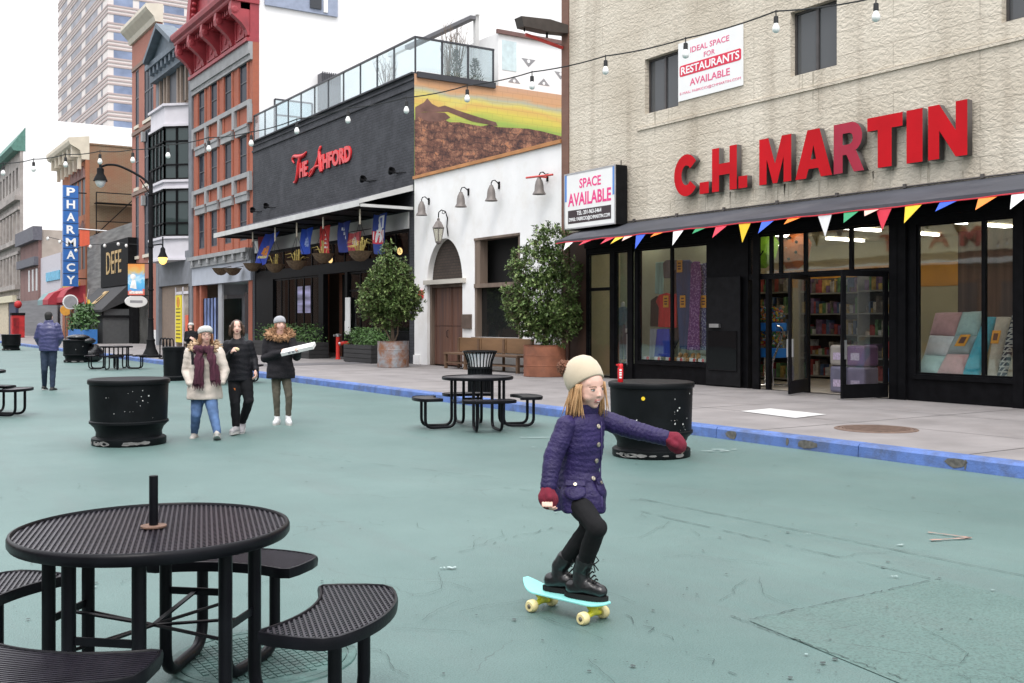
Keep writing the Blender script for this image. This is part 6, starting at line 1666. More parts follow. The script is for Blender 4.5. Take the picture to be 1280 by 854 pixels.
# ================================================================== buildings farther down
gy0, gy1 = fy(48), fy(33)
gb = thing('two_storey_shop', 'old two storey shop with grey rendered side and dark cornice, left of the pharmacy', 'building', (FX, 108, SWZ))
zg = fz(48, 287); b = MB(); b.box(FX + .2, 34, YK1 + 2, gy0 - .0, SWZ, fz(64, 318, FX)); b.build('low_wing', mat('pale_lavender_wall', (.50, .48, .52), .8, .06), gb, None, True)
b = MB(); b.box(FX + .3, 34, gy0, gy1 + 4, SWZ, zg); b.build('side_wall', mat('tan_render', (.33, .29, .25), .9, .15, 1), gb, None, True)
b = MB(); b.box(FX, FX + .29, gy0, gy1 + 4, SWZ, zg - 1.0); b.build('wall', brick('dull_red_brick', (.22, .12, .11), (.2, .11, .10), (.2, .14, .13)), gb, None, True)
b = MB(); b.box(FX - .5, FX + .3, gy0 - .2, gy1 + 4.2, zg - 1.0, zg + .3); b.box(FX - .4, FX - .001, gy0, gy1 + 4, 6.9, 7.7); b.build('cornice', mat('dark_cornice', (.10, .10, .12), .7, .2), gb, None, True)
for k in range(3):
 c = gy0 + 1 + k * 2.3; q = MB(); q.box(FX - .02, FX - .001, c - .5, c + .5, 4.5, 6.6); q.build('window', mat('pale_window', (.36, .36, .36), .2, .3, 1), gb, None, True)
dome_awning(47, 60, FX, fz(55, 384, FX), fz(55, 366, FX), 2.2, MRD, gb, 2, GRN)
b = MB(); b.box(FX - .1, FX - .001, YK1 + 2, gy1 + 4, SWZ, 3.6); b.build('shutter', mat('grey_shutter', (.16, .16, .17), .6, .2, 1, stretch=(1, .2, 4)), gb, None, True)
b = MB(); b.box(FX + .1, FX + .19, YK1 + 2.2, YK1 + 9, 5.2, 6.0); b.build('blue_letters', mat('light_blue', (.14, .40, .58), .6, .3, 3), gb, None, True)
GSB = mat('old_grey_stone', (.33, .30, .28), .9, .25, 1, .3, 8, dirt=(.16, .14, .13), dscale=.6, damt=.6)
YW = fy(33)
wbk = thing('grey_stone_building', 'tall old grey stone building with green roof edge and blank white side wall', 'building', (FX, 130, SWZ))
zwt = yz(33, 138, YW); b = MB(); b.box(FX + .3, 60, YW + 4.3, YW + 45, SWZ, zwt); b.build('side_wall', mat('white_wash_wall', (.84, .84, .84), .8, .03), wbk, None, True)
YW2 = YW + 4.3
b = MB();
hw = [(YW2 + 1.5 + k * 2.6, YW2 + 2.9 + k * 2.6, z0, z0 + 2.2) for k in range(14) for z0 in (15.6,)]
b.wall(FN, YW2, YW2 + 45, SWZ, 19.3, .29, hw); b.build('wall', GSB, wbk, None, True)
b = MB(); b.box(FX + .2, FX + .25, YW2 + .5, YW2 + 44, 15.2, 18.2); b.build('dark_windows', WINM, wbk, None, True)
b = MB()
for z in (14.2, 9.6, 4.9): b.box(FX - .5, FX - .002, YW2, YW2 + 45, z, z + .5); b.box(FX - .2, FX - .002, YW2, YW2 + 45, z - 1.0, z - .7)
for z in (11.8, 7.3):
 for k in range(17): b.box(FX - .25, FX - .003, YW2 + .6 + k * 2.6, YW2 + 1.2 + k * 2.6, z - 2, z + 1.2)
b.build('stone_course', GSB, wbk, None, True)
b = MB(); b.prism([(FX - .6, 19.3), (FX - .9, 19.7), (FX + .5, 21.8), (FX + .5, 19.3)], lambda u, v, w: (u, w, v), YW2 - .05, YW2 + 45); b.build('green_roof', mat('copper_green', (.08, .19, .155), .7, .15), wbk, None, True)
b = MB(); b.box(FX - .6, FX - .001, YW2 + 1, YW2 + 44, 3.6, 4.3); b.build('shop_fascia', mat('pale_yellow', (.58, .54, .40), .8, .15), wbk, None, True)
for k, (c0, c1, m) in enumerate(((1, 6, mat('navy_front', (.03, .035, .08), .6)), (6.5, 16, mat('cream_front', (.52, .46, .34), .8, .2)), (17, 30, MC['grey_shutter']))):
 b = MB(); b.box(FX - .3 - .02 * k, FX - .002, YW2 + c0, YW2 + c1, SWZ, 3.59); b.build('shop_front', m, wbk, None, True)
# red newspaper kiosk and small signs
t = thing('red_kiosk', 'bright red kiosk with dark top far down the pavement on the left', 'kiosk', dp(22, 90, SWZ))
q = MB(); q.box(-.5, .5, -.5, .5, 0, 1.95); q.build('body', mat('kiosk_red', (.42, .02, .022), .6, .35, 2), t, None, False, .03)
q = MB(); q.box(-.54, .54, -.54, .54, 1.95, 2.15); q.build('top', BLACKM, t)
q = MB(); q.box(-.40, .05, -.515, -.503, .3, 1.7); q.build('door', mat('kiosk_dark', (.25, .01, .015), .4, .5, 3), t)
t = thing('paper_lantern', 'round red lantern hanging above the red kiosk', 'lantern', dp(22.5, 90, fz(22.5, 382, 14)))
q = MB(); q.ell((0, 0, 0), (.32, .32, .34), None, 12, 9); q.build('body', MC['kiosk_red'], t, 60); q = MB(); q.tube([(0, 0, .4), (0, 0, .8)], .02, 5); q.build('cord', BLACKM, t)
t = thing('round_sign', 'white round sign with grey ring hanging beside the rainbow flag', 'sign', dp(88, 70, yz(88, 376, 70)))
q = MB(); q.lathe([(0, 0), (.48, 0), (.5, .03), (.48, .06), (0, .06)], seg=24, M=Matrix.Rotation(R(90), 4, 'X')); q.build('disc', WHITE, t)
q = MB(); q.lathe([(.36, -.005), (.42, -.005), (.42, .0), (.36, 0)], seg=24, M=Matrix.Translation((0, -.065, 0)) @ Matrix.Rotation(R(90), 4, 'X')); q.build('ring', mat('ring_grey', (.3, .3, .32), .6), t)
q = MB(); q.box(-.22, .22, -.068, -.062, -.06, .06); q.build('mark', MC['ring_grey'], t)
q = MB(); q.tube([(0, 0, -.5), (0, 0, SWZ - yz(88, 376, 70))], .035, 6); q.build('post', GREYS, t)
t = thing('orange_round_sign', 'small orange round sign below the white round sign', 'sign', dp(82, 72, yz(82, 387, 72)))
q = MB(); q.lathe([(0, 0), (.36, 0), (.36, .05), (0, .05)], seg=20, M=Matrix.Rotation(R(90), 4, 'X')); q.build('disc', mat('round_orange', (.70, .33, .05), .6), t); q = MB(); q.tube([(0, .02, -.3), (0, .02, SWZ - yz(82, 387, 72))], .03, 6); q.build('post', GREYS, t)
t = thing('rainbow_flag', 'rainbow striped flag slanting from a pole under the black awning', 'flag', dp(113, 70, yz(113, 385, 70)))
rc = [(.55, .12, .1), (.7, .35, .05), (.7, .6, .1), (.15, .4, .15), (.2, .35, .6), (.55, .45, .6)]
for k, c in enumerate(rc):
 q = MB(); u0, u1 = -.42 + k * .14, -.42 + (k + 1) * .14
 q.prism([(u0, -.9 + k * .1), (u1, -.8 + k * .1), (u1 - .3 + .0, 1.0 + k * .05 - .25 * k), (u0 - .3, 1.0 + k * .05 - .25 * k)], lambda u, v, w: (u + .25, w + .05 * math.sin(u * 9), v), 0, .01); q.build('stripe', mat('rainbow%d' % k, c, .7, .05), t)
q = MB(); q.tube([(-.5, .03, -1.0), (-.1, .03, 1.3)], .025, 6); q.build('pole', STEEL, t)

# ================================================================== office tower far behind
tw = thing('office_tower', 'tall pinkish banded office tower rising behind the old buildings', 'building', (60, 250, 0))
XT, YT = 46.6, 223.7
PNK = mat('tower_pale', (.66, .60, .575), .8, .03, .3); PNKD = mat('tower_band', (.43, .34, .325), .8, .05, .3)
b = MB(); b.box(XT, XT + 45, YT, YT + 57, 0, 110); b.build('wall', PNK, tw, None, True)
FH = 3.62; z00 = yz(135.6, 22, YT)
bd = MB(); TWIN = mat('tower_grey_glass', (.15, .15, .18), .3, .5, .25, spec=.2)
wl2 = MB(); wr2 = MB()
for k in range(-14, 12):
 z = z00 + k * FH
 for dz in (.95, 1.75, 2.55):
  bd.box(XT - .12, XT - .002, YT - .12, YT + 57, z + dz - .14, z + dz + .2); bd.box(XT, XT + 45, YT - .12, YT - .002, z + dz - .14, z + dz + .2)
bd.build('band', PNKD, tw, None, True)
nwin = 0
for k in range(-9, 9):
 z = z00 + k * FH; z0, z1 = z - 1.15, z + .72
 fo = MB()
 for px_a, px_b in ((77, 84), (89, 102), (107, 122), (126.5, 128.5)):
  ya, yb = fy(px_a, XT), fy(px_b, XT); fo.quad((XT - .04, yb, z0), (XT - .04, yb, z1), (XT - .04, ya, z1), (XT - .04, ya, z0))
 fo.build('window_row', TWIN, tw, None, True)
 fo = MB()
 for px_a, px_b in ((142, 166), (174, 199), (205, 230), (236, 262), (268, 295)):
  xa, xb = yx(px_a, YT), yx(px_b, YT); fo.quad((xa, YT - .04, z0), (xb, YT - .04, z0), (xb, YT - .04, z1), (xa, YT - .04, z1))
 fo.build('window_row', mat('tower_blue_glass', (.21, .25, .36), .3, .3, .3, spec=.2), tw, None, True)

# ================================================================== row on the other side of the street (only seen mirrored in the shop glass)
op = thing('opposite_brick_row', 'brown brick shop row across the street, mirrored in the shop windows', 'building', (-13, 20, 0))
b = MB(); b.box(-24, -13, -18, 42, 0, 6.5); b.box(-24, -13, 42, 190, 0, 10); b.build('wall', brick('opp_brick', (.22, .10, .06), (.2, .09, .055), (.2, .14, .1)), op, None, True)
b = MB(); b.box(-12.99, -12.7, -18, 42, 4.9, 6.25); b.build('fascia', mat('opp_cream', (.72, .66, .48), .8), op, None, True)
b = MB(); b.box(-12.99, -12.6, -18, 42, 4.3, 4.5); b.build('white_ledge', WHITE, op, None, True)
text_obj('lettering', 'MART', Matrix(((0, 0, 1, -12.69), (1, 0, 0, 31.6), (0, 1, 0, 5.58), (0, 0, 0, 1))), mat('opp_red', (.45, .02, .03), .6), op, 5.6, .85, .05, .02, True, 1.6)
b = MB()
for k in range(12): b.box(-12.99, -12.95, -17 + k * 4.2, -14 + k * 4.2, .5, 3.4)
b.build('window', WINM, op, None, True)
# ================================================================== street furniture
TBL = mat('table_black', (.005, .005, .007), .35, .25, 9, .05, 60, spec=.14)
TBLM = mat('table_mesh', (.016, .014, .020), .3, .25, 9, spec=.5)  # table black again, with the sky's purple-grey sheen put into the colour
DRUMM = mat('drum_black', (.005, .006, .007), .45, .3, 4, .08, 30, spec=.13)
CHIP = mat('paint_chip', (.62, .62, .60), .8, .2, 20)

def expanded(mb, inside, x0, x1, y0, y1, z, pa=.030, pb=.0135, w=.0055, th=.004, step=.006):
 """expanded-metal mesh: two families of slanting strands clipped to an outline"""
 slope = pb / pa
 ang = math.atan(slope)
 outline = inside; inside = lambda a, b: outline(b, a)          # long diagonal of the mesh runs across the grain
 x0, x1, y0, y1 = y0, y1, x0, x1
 for fam, zz in ((1, z), (-1, z + th * .9)):
  c0 = -((x1 - x0) * slope) - .02; k = 0
  L = (x1 - x0)
  n = int((y1 - y0 + 2 * L * slope) / (2 * pb)) + 2
  for i in range(n):
   yb = (y0 - L * slope if fam > 0 else y0) + i * 2 * pb
   run = None; x = x0
   while x <= x1 + step:
    y = yb + fam * slope * (x - x0)
    ok = x <= x1 and y0 <= y <= y1 and inside(x, y)
    if ok and run is None: run = x
    if not ok and run is not None:
     xe = x - step
     if xe - run > .004:
      a = (run, yb + fam * slope * (run - x0)); b = (xe, yb + fam * slope * (xe - x0))
      d_ = Vector((b[0] - a[0], b[1] - a[1], 0)).normalized(); nn_ = Vector((-d_.y, d_.x, 0)) * w / 2
      A, B = Vector((a[1], a[0], zz)), Vector((b[1], b[0], zz)); nn_ = Vector((nn_.y, nn_.x, 0)); up = Vector((0, 0, th))
      mb.add([A - nn_, B - nn_, B + nn_, A + nn_, A - nn_ + up, B - nn_ + up, B + nn_ + up, A + nn_ + up],
       [(3, 2, 1, 0), (4, 5, 6, 7), (0, 1, 5, 4), (1, 2, 6, 5), (2, 3, 7, 6), (3, 0, 4, 7)])
     run = None
    x += step
def offset_rim(pts, r):
 return pts
RT, ZT_, ZS_ = .52, .745, .455
def seat_outline(n=14):
 """curved seat: an arc round the table centre, inner radius ri, outer ro, rounded ends"""
 ri, ro, ha = .645, .955, R(32)
 o = []
 for k in range(n + 1):
  a = -ha + 2 * ha * k / n; o.append(((ro - .03 * abs(2 * k / n - 1) ** 3) * math.cos(a * .78), (ro - .03) * math.sin(a * .78)))
 for k in range(n + 1):
  a = ha - 2 * ha * k / n; o.append((ri * math.cos(a) + .035 * 0, ri * math.sin(a)))
 for _ in range(2):                                   # round the corners
  p = []
  for i in range(len(o)):
   a, b = o[i - 1], o[i]
   if math.dist(a, b) > .08: e = .045 / math.dist(a, b); p += [(a[0] * (1 - e) + b[0] * e, a[1] * (1 - e) + b[1] * e), (a[0] * e + b[0] * (1 - e), a[1] * e + b[1] * (1 - e))]
   else: p.append(((a[0] + b[0]) / 2, (a[1] + b[1]) / 2))
  o = p
 return o
def inside_poly(o):
 def f(x, y):
  c = False; j = len(o) - 1
  for i in range(len(o)):
   if (o[i][1] > y) != (o[j][1] > y) and x < (o[j][0] - o[i][0]) * (y - o[i][1]) / (o[j][1] - o[i][1]) + o[i][0]: c = not c
   j = i
  return c
 return f
def picnic_table(label, loc, rz, fine=True, umbrella=True):
 t = thing('picnic_table', label, 'picnic table', loc, rz, 'round steel picnic tables on the plaza')
 top = MB()
 if fine: expanded(top, lambda x, y: x * x + y * y < (RT - .012) ** 2, -RT, RT, -RT, RT, ZT_ - .012, .023, .011, .0078, .005)
 else: top.lathe([(0, ZT_ - .010), (RT - .01, ZT_ - .010), (RT - .01, ZT_ - .004), (0, ZT_ - .004)], seg=40)
 tp = top.build('tabletop', TBLM, t)
 rim = MB(); rim.lathe([(RT - .016, ZT_ - .035), (RT - .016, ZT_ + .0), (RT - .01, ZT_ + .007), (RT - .001, ZT_ + .004), (RT + .003, ZT_ - .006), (RT + .003, ZT_ - .03), (RT - .004, ZT_ - .04), (RT - .016, ZT_ - .035)], seg=64)
 rim.build('rim', TBL, tp, 50)
 if umbrella:
  q = MB(); q.tube([(0, 0, ZT_ - .05), (0, 0, ZT_ + .20)], .017, 12); q.build('umbrella_pole', TBL, t, 40)
  q = MB(); q.lathe([(.02, ZT_), (.05, ZT_), (.05, ZT_ + .006), (.02, ZT_ + .007)], seg=16); q.build('pole_collar', mat('rusty_collar', (.14, .08, .055), .8, .3, 30), t)
 so = seat_outline(); ins = inside_poly(so)
 for k in range(4):
  M = Matrix.Rotation(R(90 * k), 4, 'Z')
  q = MB()
  if fine: expanded(q, ins, .58, .96, -.5, .5, ZS_ - .010, .023, .011, .0078, .005)
  else: q.prism(so, lambda u, v, w: (u, v, w), ZS_ - .012, ZS_ - .004)
  q.v = [tuple(M @ Vector(v)) for v in q.v]
  s_ = q.build('seat', TBLM, t)
  q = MB(); n = len(so); ring_o = [Vector((x, y, 0)) for x, y in so]
  path = ring_o + [ring_o[0]]
  # rounded steel edge
  q2 = fillet([Vector((p.x, p.y, ZS_ - .012)) for p in path], .04, 3)
  vs = []; fs = []
  for i in range(len(ring_o)):
   a = ring_o[i]; b = ring_o[(i + 1) % n]; pv = ring_o[i - 1]
   tdir = (b - pv).normalized(); nr = Vector((tdir.y, -tdir.x, 0))
   for (off, z) in ((.004, ZS_ - .04), (.007, ZS_ - .012), (.003, ZS_ + .003), (-.006, ZS_ + .004), (-.012, ZS_ - .004), (-.012, ZS_ - .036)): vs.append(M @ Vector((a.x + nr.x * off, a.y + nr.y * off, z)))
  for i in range(n):
   for j in range(6):
    a = i * 6 + j; b = i * 6 + (j + 1) % 6; c = ((i + 1) % n) * 6 + (j + 1) % 6; e = ((i + 1) % n) * 6 + j; fs.append((a, e, c, b))
  q.add(vs, fs); q.build('edge', TBL, s_, 50)
  for s in (-1, 1):
   yo = s * .17
   P = fillet([(.36, yo * .8, ZT_ - .03), (.36, yo * .8, .035), (.80, yo * 1.05, .03), (.80, yo * 1.05, ZS_ - .02)], .12, 6)
   q = MB(); q.tube([M @ Vector(p) for p in P], .026 if fine else .022, 10); q.build('leg', TBL, t, 60)
  q = MB(); q.bar(M @ Vector((.36, -.15, .40)), M @ Vector((.36, .15, .40)), .008, .03); q.bar(M @ Vector((.36, 0, .40)), M @ Vector((.0, 0, .36)), .02, .008); q.build('brace', TBL, t)
 for k in range(2):
  M = Matrix.Rotation(R(90 * k), 4, 'Z'); q = MB(); q.tube([M @ Vector((-.36, .14, .36)), M @ Vector((.36, -.14, .36))], .007, 6); q.build('tie_rod', TBL, t)
 return t
t0 = picnic_table('large black perforated steel picnic table with a short pole, nearest the camera', dp(192, 4.08), R(-YAW - 9), True, True)
t1 = picnic_table('black round picnic table in front of the slatted bin, beyond the skateboarder', dp(597, 15.2), R(-YAW + 14), False, False)
t2 = picnic_table('black picnic table at the left edge of the photo, only one seat in view', dp(-37, 17.0), R(-YAW + 2), False, False)
t3 = picnic_table('small distant black picnic table beside the drum with rubbish bags', dp(145, 33.8), R(-YAW + 10), False, False)
t4 = picnic_table('black picnic table hidden behind the woman in the cream coat and the boy', dp(281, 26.3), R(-YAW + 0), False, False)

def drum(label, loc, rz, seed, h=.86, dot=False, top_obj=None):
 t = thing('planter_drum', label, 'drum', loc, rz, 'black concrete drums on the plaza')
 q = MB(); q.lathe([(.36, .0), (.44, .0), (.45, .015), (.45, .085), (.43, .10), (.40, .11), (.395, .16), (.42, .22), (.462, .262), (.478, .275), (.478, .30), (.466, .31)], seg=56); q.build('base', DRUMM, t, 35)
 q = MB(); q.lathe([(.462, .305), (.476, h - .075), (.476, h - .07)], seg=56); q.build('body', DRUMM, t, 35)
 q = MB(); q.lathe([(.47, h - .07), (.492, h - .065), (.497, h - .05), (.497, h - .02), (.488, h - .006), (.465, h), (.40, h - .01), (0, h - .012)], seg=56); q.build('lid', DRUMM, t, 35)
 rnd = random.Random(seed)
 def splat(a, z, s, m, nm, r0=.4775):
  o = []
  nn = rnd.randint(5, 9)
  for k in range(nn):
   an = 2 * PI * k / nn; o.append((s * math.cos(an) * rnd.uniform(.5, 1.3) / .47, s * math.sin(an) * rnd.uniform(.5, 1.3)))
  vs = []
  for u, v in o:
   zz = z + v; rr = .462 + .014 * (zz - .305) / (h - .38) + .0035 if zz > .31 else .47
   vs.append((rr * math.cos(a + u), rr * math.sin(a + u), zz))
  return vs
 q = MB()
 face = R(-90)                                   # local -y faces the camera
 for k in range(16 if seed < 3 else 3):
  cl = rnd.random()
  a = face + (rnd.gauss(.55, .22) if cl < .7 else rnd.uniform(-1.1, 1.1)); z = rnd.gauss(.53, .12) if cl < .7 else rnd.uniform(.33, h - .1)
  z = max(.33, min(h - .1, z)); vs = splat(a, z, rnd.choice((.003, .004, .005, .006, .011)), CHIP, 'x'); q.add(vs, [tuple(range(len(vs)))])
 q.build('paint_chips', CHIP, t)
 q = MB()
 for k in range(7):
  a = face + rnd.uniform(-1.2, 1.2); s_ = rnd.uniform(.02, .06); o = []
  for j in range(8):
   an = 2 * PI * j / 8; o.append((a + s_ * 1.6 * math.cos(an) * rnd.uniform(.6, 1.2) / .45, .045 + s_ * .5 * math.sin(an) * rnd.uniform(.6, 1.2)))
  q.add([(.4535 * math.cos(u), .4535 * math.sin(u), max(.012, min(.084, v))) for u, v in o], [tuple(range(8))])
 q.build('bare_patches', mat('bare_concrete', (.17, .165, .16), .9, .3, 10), t)
 if dot:
  a = face - .32; z = h - .17; q = MB(); vs = [(.4785 * math.cos(a + .022 * math.cos(x) / .478), .4785 * math.sin(a + .022 * math.cos(x) / .478), z + .022 * math.sin(x)) for x in [2 * PI * k / 12 for k in range(12)]]
  q.add(vs, [tuple(range(12))]); q.build('yellow_sticker', mat('sticker_yellow', (.8, .55, .02), .5), t)
 return t
d1 = drum('black drum with a yellow sticker behind the skateboarder, a red can on its lid', dp(814, 12.05), R(-YAW), 1, .86, True)
d2 = drum('large black drum on the left with chipped paint, nearest the woman in cream', dp(161.5, 13.2), R(-YAW), 2, .83)
d3 = drum('distant black drum with rubbish bags piled on and behind it', dp(95.5, 39.5), R(-YAW), 3)
d4 = drum('most distant black drum at the far left edge', dp(14, 56), R(-YAW), 4)
# spray can on the lid
c = d1.location
t = thing('spray_can', 'small red can with white lettering standing on the drum lid', 'can', dp(775.5, 12.0, .852))
CANR = mat('can_red', (.62, .015, .02), .35, .05)
q = MB(); q.lathe([(0, 0), (.030, 0), (.032, .004), (.032, .155), (.028, .165), (0, .167)], seg=18); q.build('body', CANR, t, 40)
q = MB(); q.lathe([(.026, .166), (.030, .168), (.030, .205), (.026, .21), (0, .21)], seg=18); q.box(-.055, -.02, -.012, .012, .19, .208); q.build('cap', CANR, t, 40)
q = MB()
for k, z in enumerate((.045, .075, .10, .13)):
 a0 = R(-90 - 33 - 40); q.add([(.0328 * math.cos(a0 + x), .0328 * math.sin(a0 + x), z + dz) for dz in (0, .018) for x in (.2, .5, .8, 1.1)][:8], [(0, 1, 5, 4), (1, 2, 6, 5), (2, 3, 7, 6)])
q.build('label', WHITE, t)
# rubbish bags
BAG = mat('bin_bag', (.012, .012, .014), .22, .3, 6, .6, 14, spec=.6)
for (px, dd, z, s, lab) in ((113, 39.9, 0, (.55, .45, .62), 'large black rubbish bag slumped on the ground right of the distant drum'), (98, 39.5, .86, (.5, .42, .18), 'black rubbish bag lying on top of the distant drum'), (108, 39.6, .70, (.4, .38, .22), 'black rubbish bag leaning over the drum edge')):
 p = dp(px, dd, z); q = MB(); q.ell((0, 0, s[2] * .5 * 1.0), (s[0] * .85, s[1], s[2] * .62), None, 18, 12)
 me = q.mesh('rubbish_bag', BAG, 180)
 for v in me.vertices:
  n_ = noise.noise(v.co * 4 + Vector((px, 0, 0))) * .12 + noise.noise(v.co * 11) * .04; v.co *= 1 + n_; v.co.z = max(0, v.co.z)
 o = bpy.data.objects.new('rubbish_bag', me); COL.objects.link(o); o.location = p; tag(o, lab, 'rubbish bag', 'rubbish bags at the distant drum')
# slatted litter bin with flared rim
t = thing('litter_bin', 'black slatted litter bin with flared top and white liner behind the middle table', 'bin', dp(600, 19.9, SWZ))
H_ = .83
def rad(z): return .225 + (.0 if z < .55 else .09 * ((z - .55) / .28) ** 1.6)
q = MB(); q.lathe([(.17, 0), (.21, 0), (.215, .03), (.19, .05)], seg=28); q.lathe([(.205, .05), (.205, .50), (.19, .5)], seg=28); q.build('body', DRUMM, t, 40)
q = MB()
for k in range(24):
 a = 2 * PI * k / 24; pts = [(rad(z) * math.cos(a), rad(z) * math.sin(a), z) for z in (.04, .3, .55, .65, .75, H_)]; q.tube(pts, .011, 5)
q.build('slats', DRUMM, t)
q = MB(); q.lathe([(.30, H_ - .02), (.325, H_ - .02), (.33, H_ + .01), (.30, H_ + .015), (.30, H_ - .02)], seg=32); q.lathe([(.22, .5), (.24, .5), (.24, .54), (.22, .54), (.22, .5)], seg=32); q.build('rim', DRUMM, t, 40)
q = MB(); q.lathe([(.205, .53), (.22, .62), (.255, .72), (.285, .79)], seg=28); q.build('liner', mat('bin_liner', (.72, .72, .72), .5, .1), t, 60)
t = thing('litter_bin', 'plain black cylindrical litter bin half hidden by the woman in cream', 'bin', dp(217, 27.3, 0))
q = MB(); q.lathe([(.22, 0), (.27, 0), (.28, .03), (.28, .10), (.25, .13)], seg=28); q.build('base', DRUMM, t, 40)
q = MB(); q.lathe([(.25, .12), (.262, .80), (.26, .80)], seg=28); q.build('body', DRUMM, t, 40)
q = MB(); q.lathe([(.255, .79), (.285, .79), (.29, .87), (.27, .89), (.2, .885), (0, .85)], seg=28); q.build('rim', DRUMM, t, 40)
# bike rack
t = thing('bike_rack', 'dark looped steel bike rack on the pavement beyond the lamp post', 'bike rack', dp(207, 38.5, SWZ), R(-90 + 0))
q = MB()
for k in range(4):
 x = -.8 + k * .45; q.tube(fillet([(x, 0, 0), (x, 0, .78), (x + .55, 0, .78), (x + .55, 0, 0)], .26, 8), .024, 8)
q.build('loops', BLACKM, t, 60); q = MB(); q.box(-.9, 1.2, -.03, .03, .0, .03); q.build('rail', BLACKM, t)
# red standpipe, red hose connection
t = thing('standpipe', 'bright red fire standpipe with steel cap beside the restaurant door', 'standpipe', dp(422.5, 38.6, SWZ))
q = MB(); q.lathe([(.10, 0), (.10, .02), (.075, .03), (.075, .82), (.08, .83)], seg=16); q.build('pipe', mat('standpipe_red', (.68, .04, .03), .45, .1), t, 40)
q = MB(); q.lathe([(.06, .83), (.09, .84), (.09, .93), (.06, .95), (0, .95)], seg=16); q.tube([(-.17, 0, .885), (.12, 0, .885)], .045, 8); q.build('cap', STEEL, t, 40)
t = thing('hose_connection', 'small red and brass hose connection on the dark wall by the shrub pot', 'hose connection', (FX - .02, fy(436), SWZ + .5))
q = MB(); q.tube([(0, 0, .1), (-.16, 0, .1), (-.3, .06, .08)], .07, 10); q.build('pipe', MC['standpipe_red'], t, 50); q = MB(); q.tube([(-.3, .06, .08), (-.36, .08, .07)], .085, 10); q.tube([(-.12, .14, .12), (-.2, .14, .12)], .06, 10); q.build('cap', STEEL, t, 40)
t = thing('wall_notice', 'small white notice with red print on the dark restaurant wall', 'notice', (FX - .01, fy(434), SWZ + 1.0))
q = MB(); q.box(-.012, 0, -.18, .18, 0, .42); q.build('panel', WHITE, t); q = MB(); q.box(-.016, -.0125, -.13, .13, .24, .36); q.box(-.016, -.0125, -.13, .13, .06, .12); q.build('print', RTX, t)

# ---- street lamp with two arms and a banner
lp = dp(188.5, 40.6, SWZ)
t = thing('street_lamp', 'tall black street lamp with a long curved arm and a small amber lamp', 'street lamp', lp, R(-YAW))
def lz(py): return CAM_H + (HZ - py) / FOC * 40.6 - SWZ
def lx(px): return (px - 188.5) / FOC * 40.6
q = MB(); q.lathe([(.42, 0), (.42, .08), (.30, .12), (.24, .25), (.19, .35), (.15, .6), (.17, .68), (.12, .75), (.10, 1.4), (.085, 1.5), (.075, lz(228)), (.05, lz(226)), (.03, lz(215)), (0, lz(214))], seg=16)
for z in (1.45, 2.6, lz(245), lz(310)): q.lathe([(.07, z), (.11, z + .02), (.11, z + .06), (.07, z + .08)], seg=16)
q.build('post', BLACKM, t, 40)
P = [(0, 0, lz(232)), (lx(178), 0, lz(222)), (lx(160), 0, lz(212)), (lx(145), 0, lz(206)), (lx(133), 0, lz(206)), (lx(126), 0, lz(209))]
q = MB(); q.tube(fillet(P, .4, 5), .045, 8); q.tube([(0, 0, lz(245)), (lx(175), 0, lz(224))], .02, 6); q.build('arm', BLACKM, t, 60)
q = MB(); x_ = lx(125.5); q.lathe([(.02, lz(205)), (.05, lz(206)), (.05, lz(209)), (.13, lz(211)), (.13, lz(217)), (.2, lz(221)), (.27, lz(226.5)), (.25, lz(226.5)), (.1, lz(218))], (x_, 0, 0), 16); q.build('lamp_shade', BLACKM, t, 50)
q = MB(); q.lathe([(.20, lz(226)), (.2, lz(228)), (.12, lz(233)), (0, lz(235))], (x_, 0, 0), 16); q.build('globe', mat('frosted_globe', (.75, .75, .74), .3), t, 60)
q = MB(); q.tube(fillet([(0, 0, lz(307)), (lx(203.5), 0, lz(305)), (lx(203.5), 0, lz(312))], .2, 5), .03, 6); q.tube([(lx(203.5), 0, lz(296)), (lx(203.5), 0, lz(314))], .025, 6); q.build('short_arm', BLACKM, t, 60)
q = MB(); x_ = lx(203.5); q.lathe([(.04, lz(309)), (.09, lz(311)), (.1, lz(315)), (.15, lz(319)), (.20, lz(322)), (.18, lz(322))], (x_, 0, 0), 16); q.build('small_shade', BLACKM, t, 50)
q = MB(); q.lathe([(.165, lz(321.5)), (.175, lz(324)), (.13, lz(328.5)), (.06, lz(330.5)), (0, lz(331))], (x_, 0, 0), 16); q.build('amber_globe', emit('amber_lamp', (1, .62, .16), 1.3), t, 60)
bn2 = thing('festival_banner', 'bright festival banner of blue and orange hung from the lamp post', 'banner', lp, R(-YAW))
x0, x1, z0, z1 = lx(160), lx(184), lz(369), lz(330)
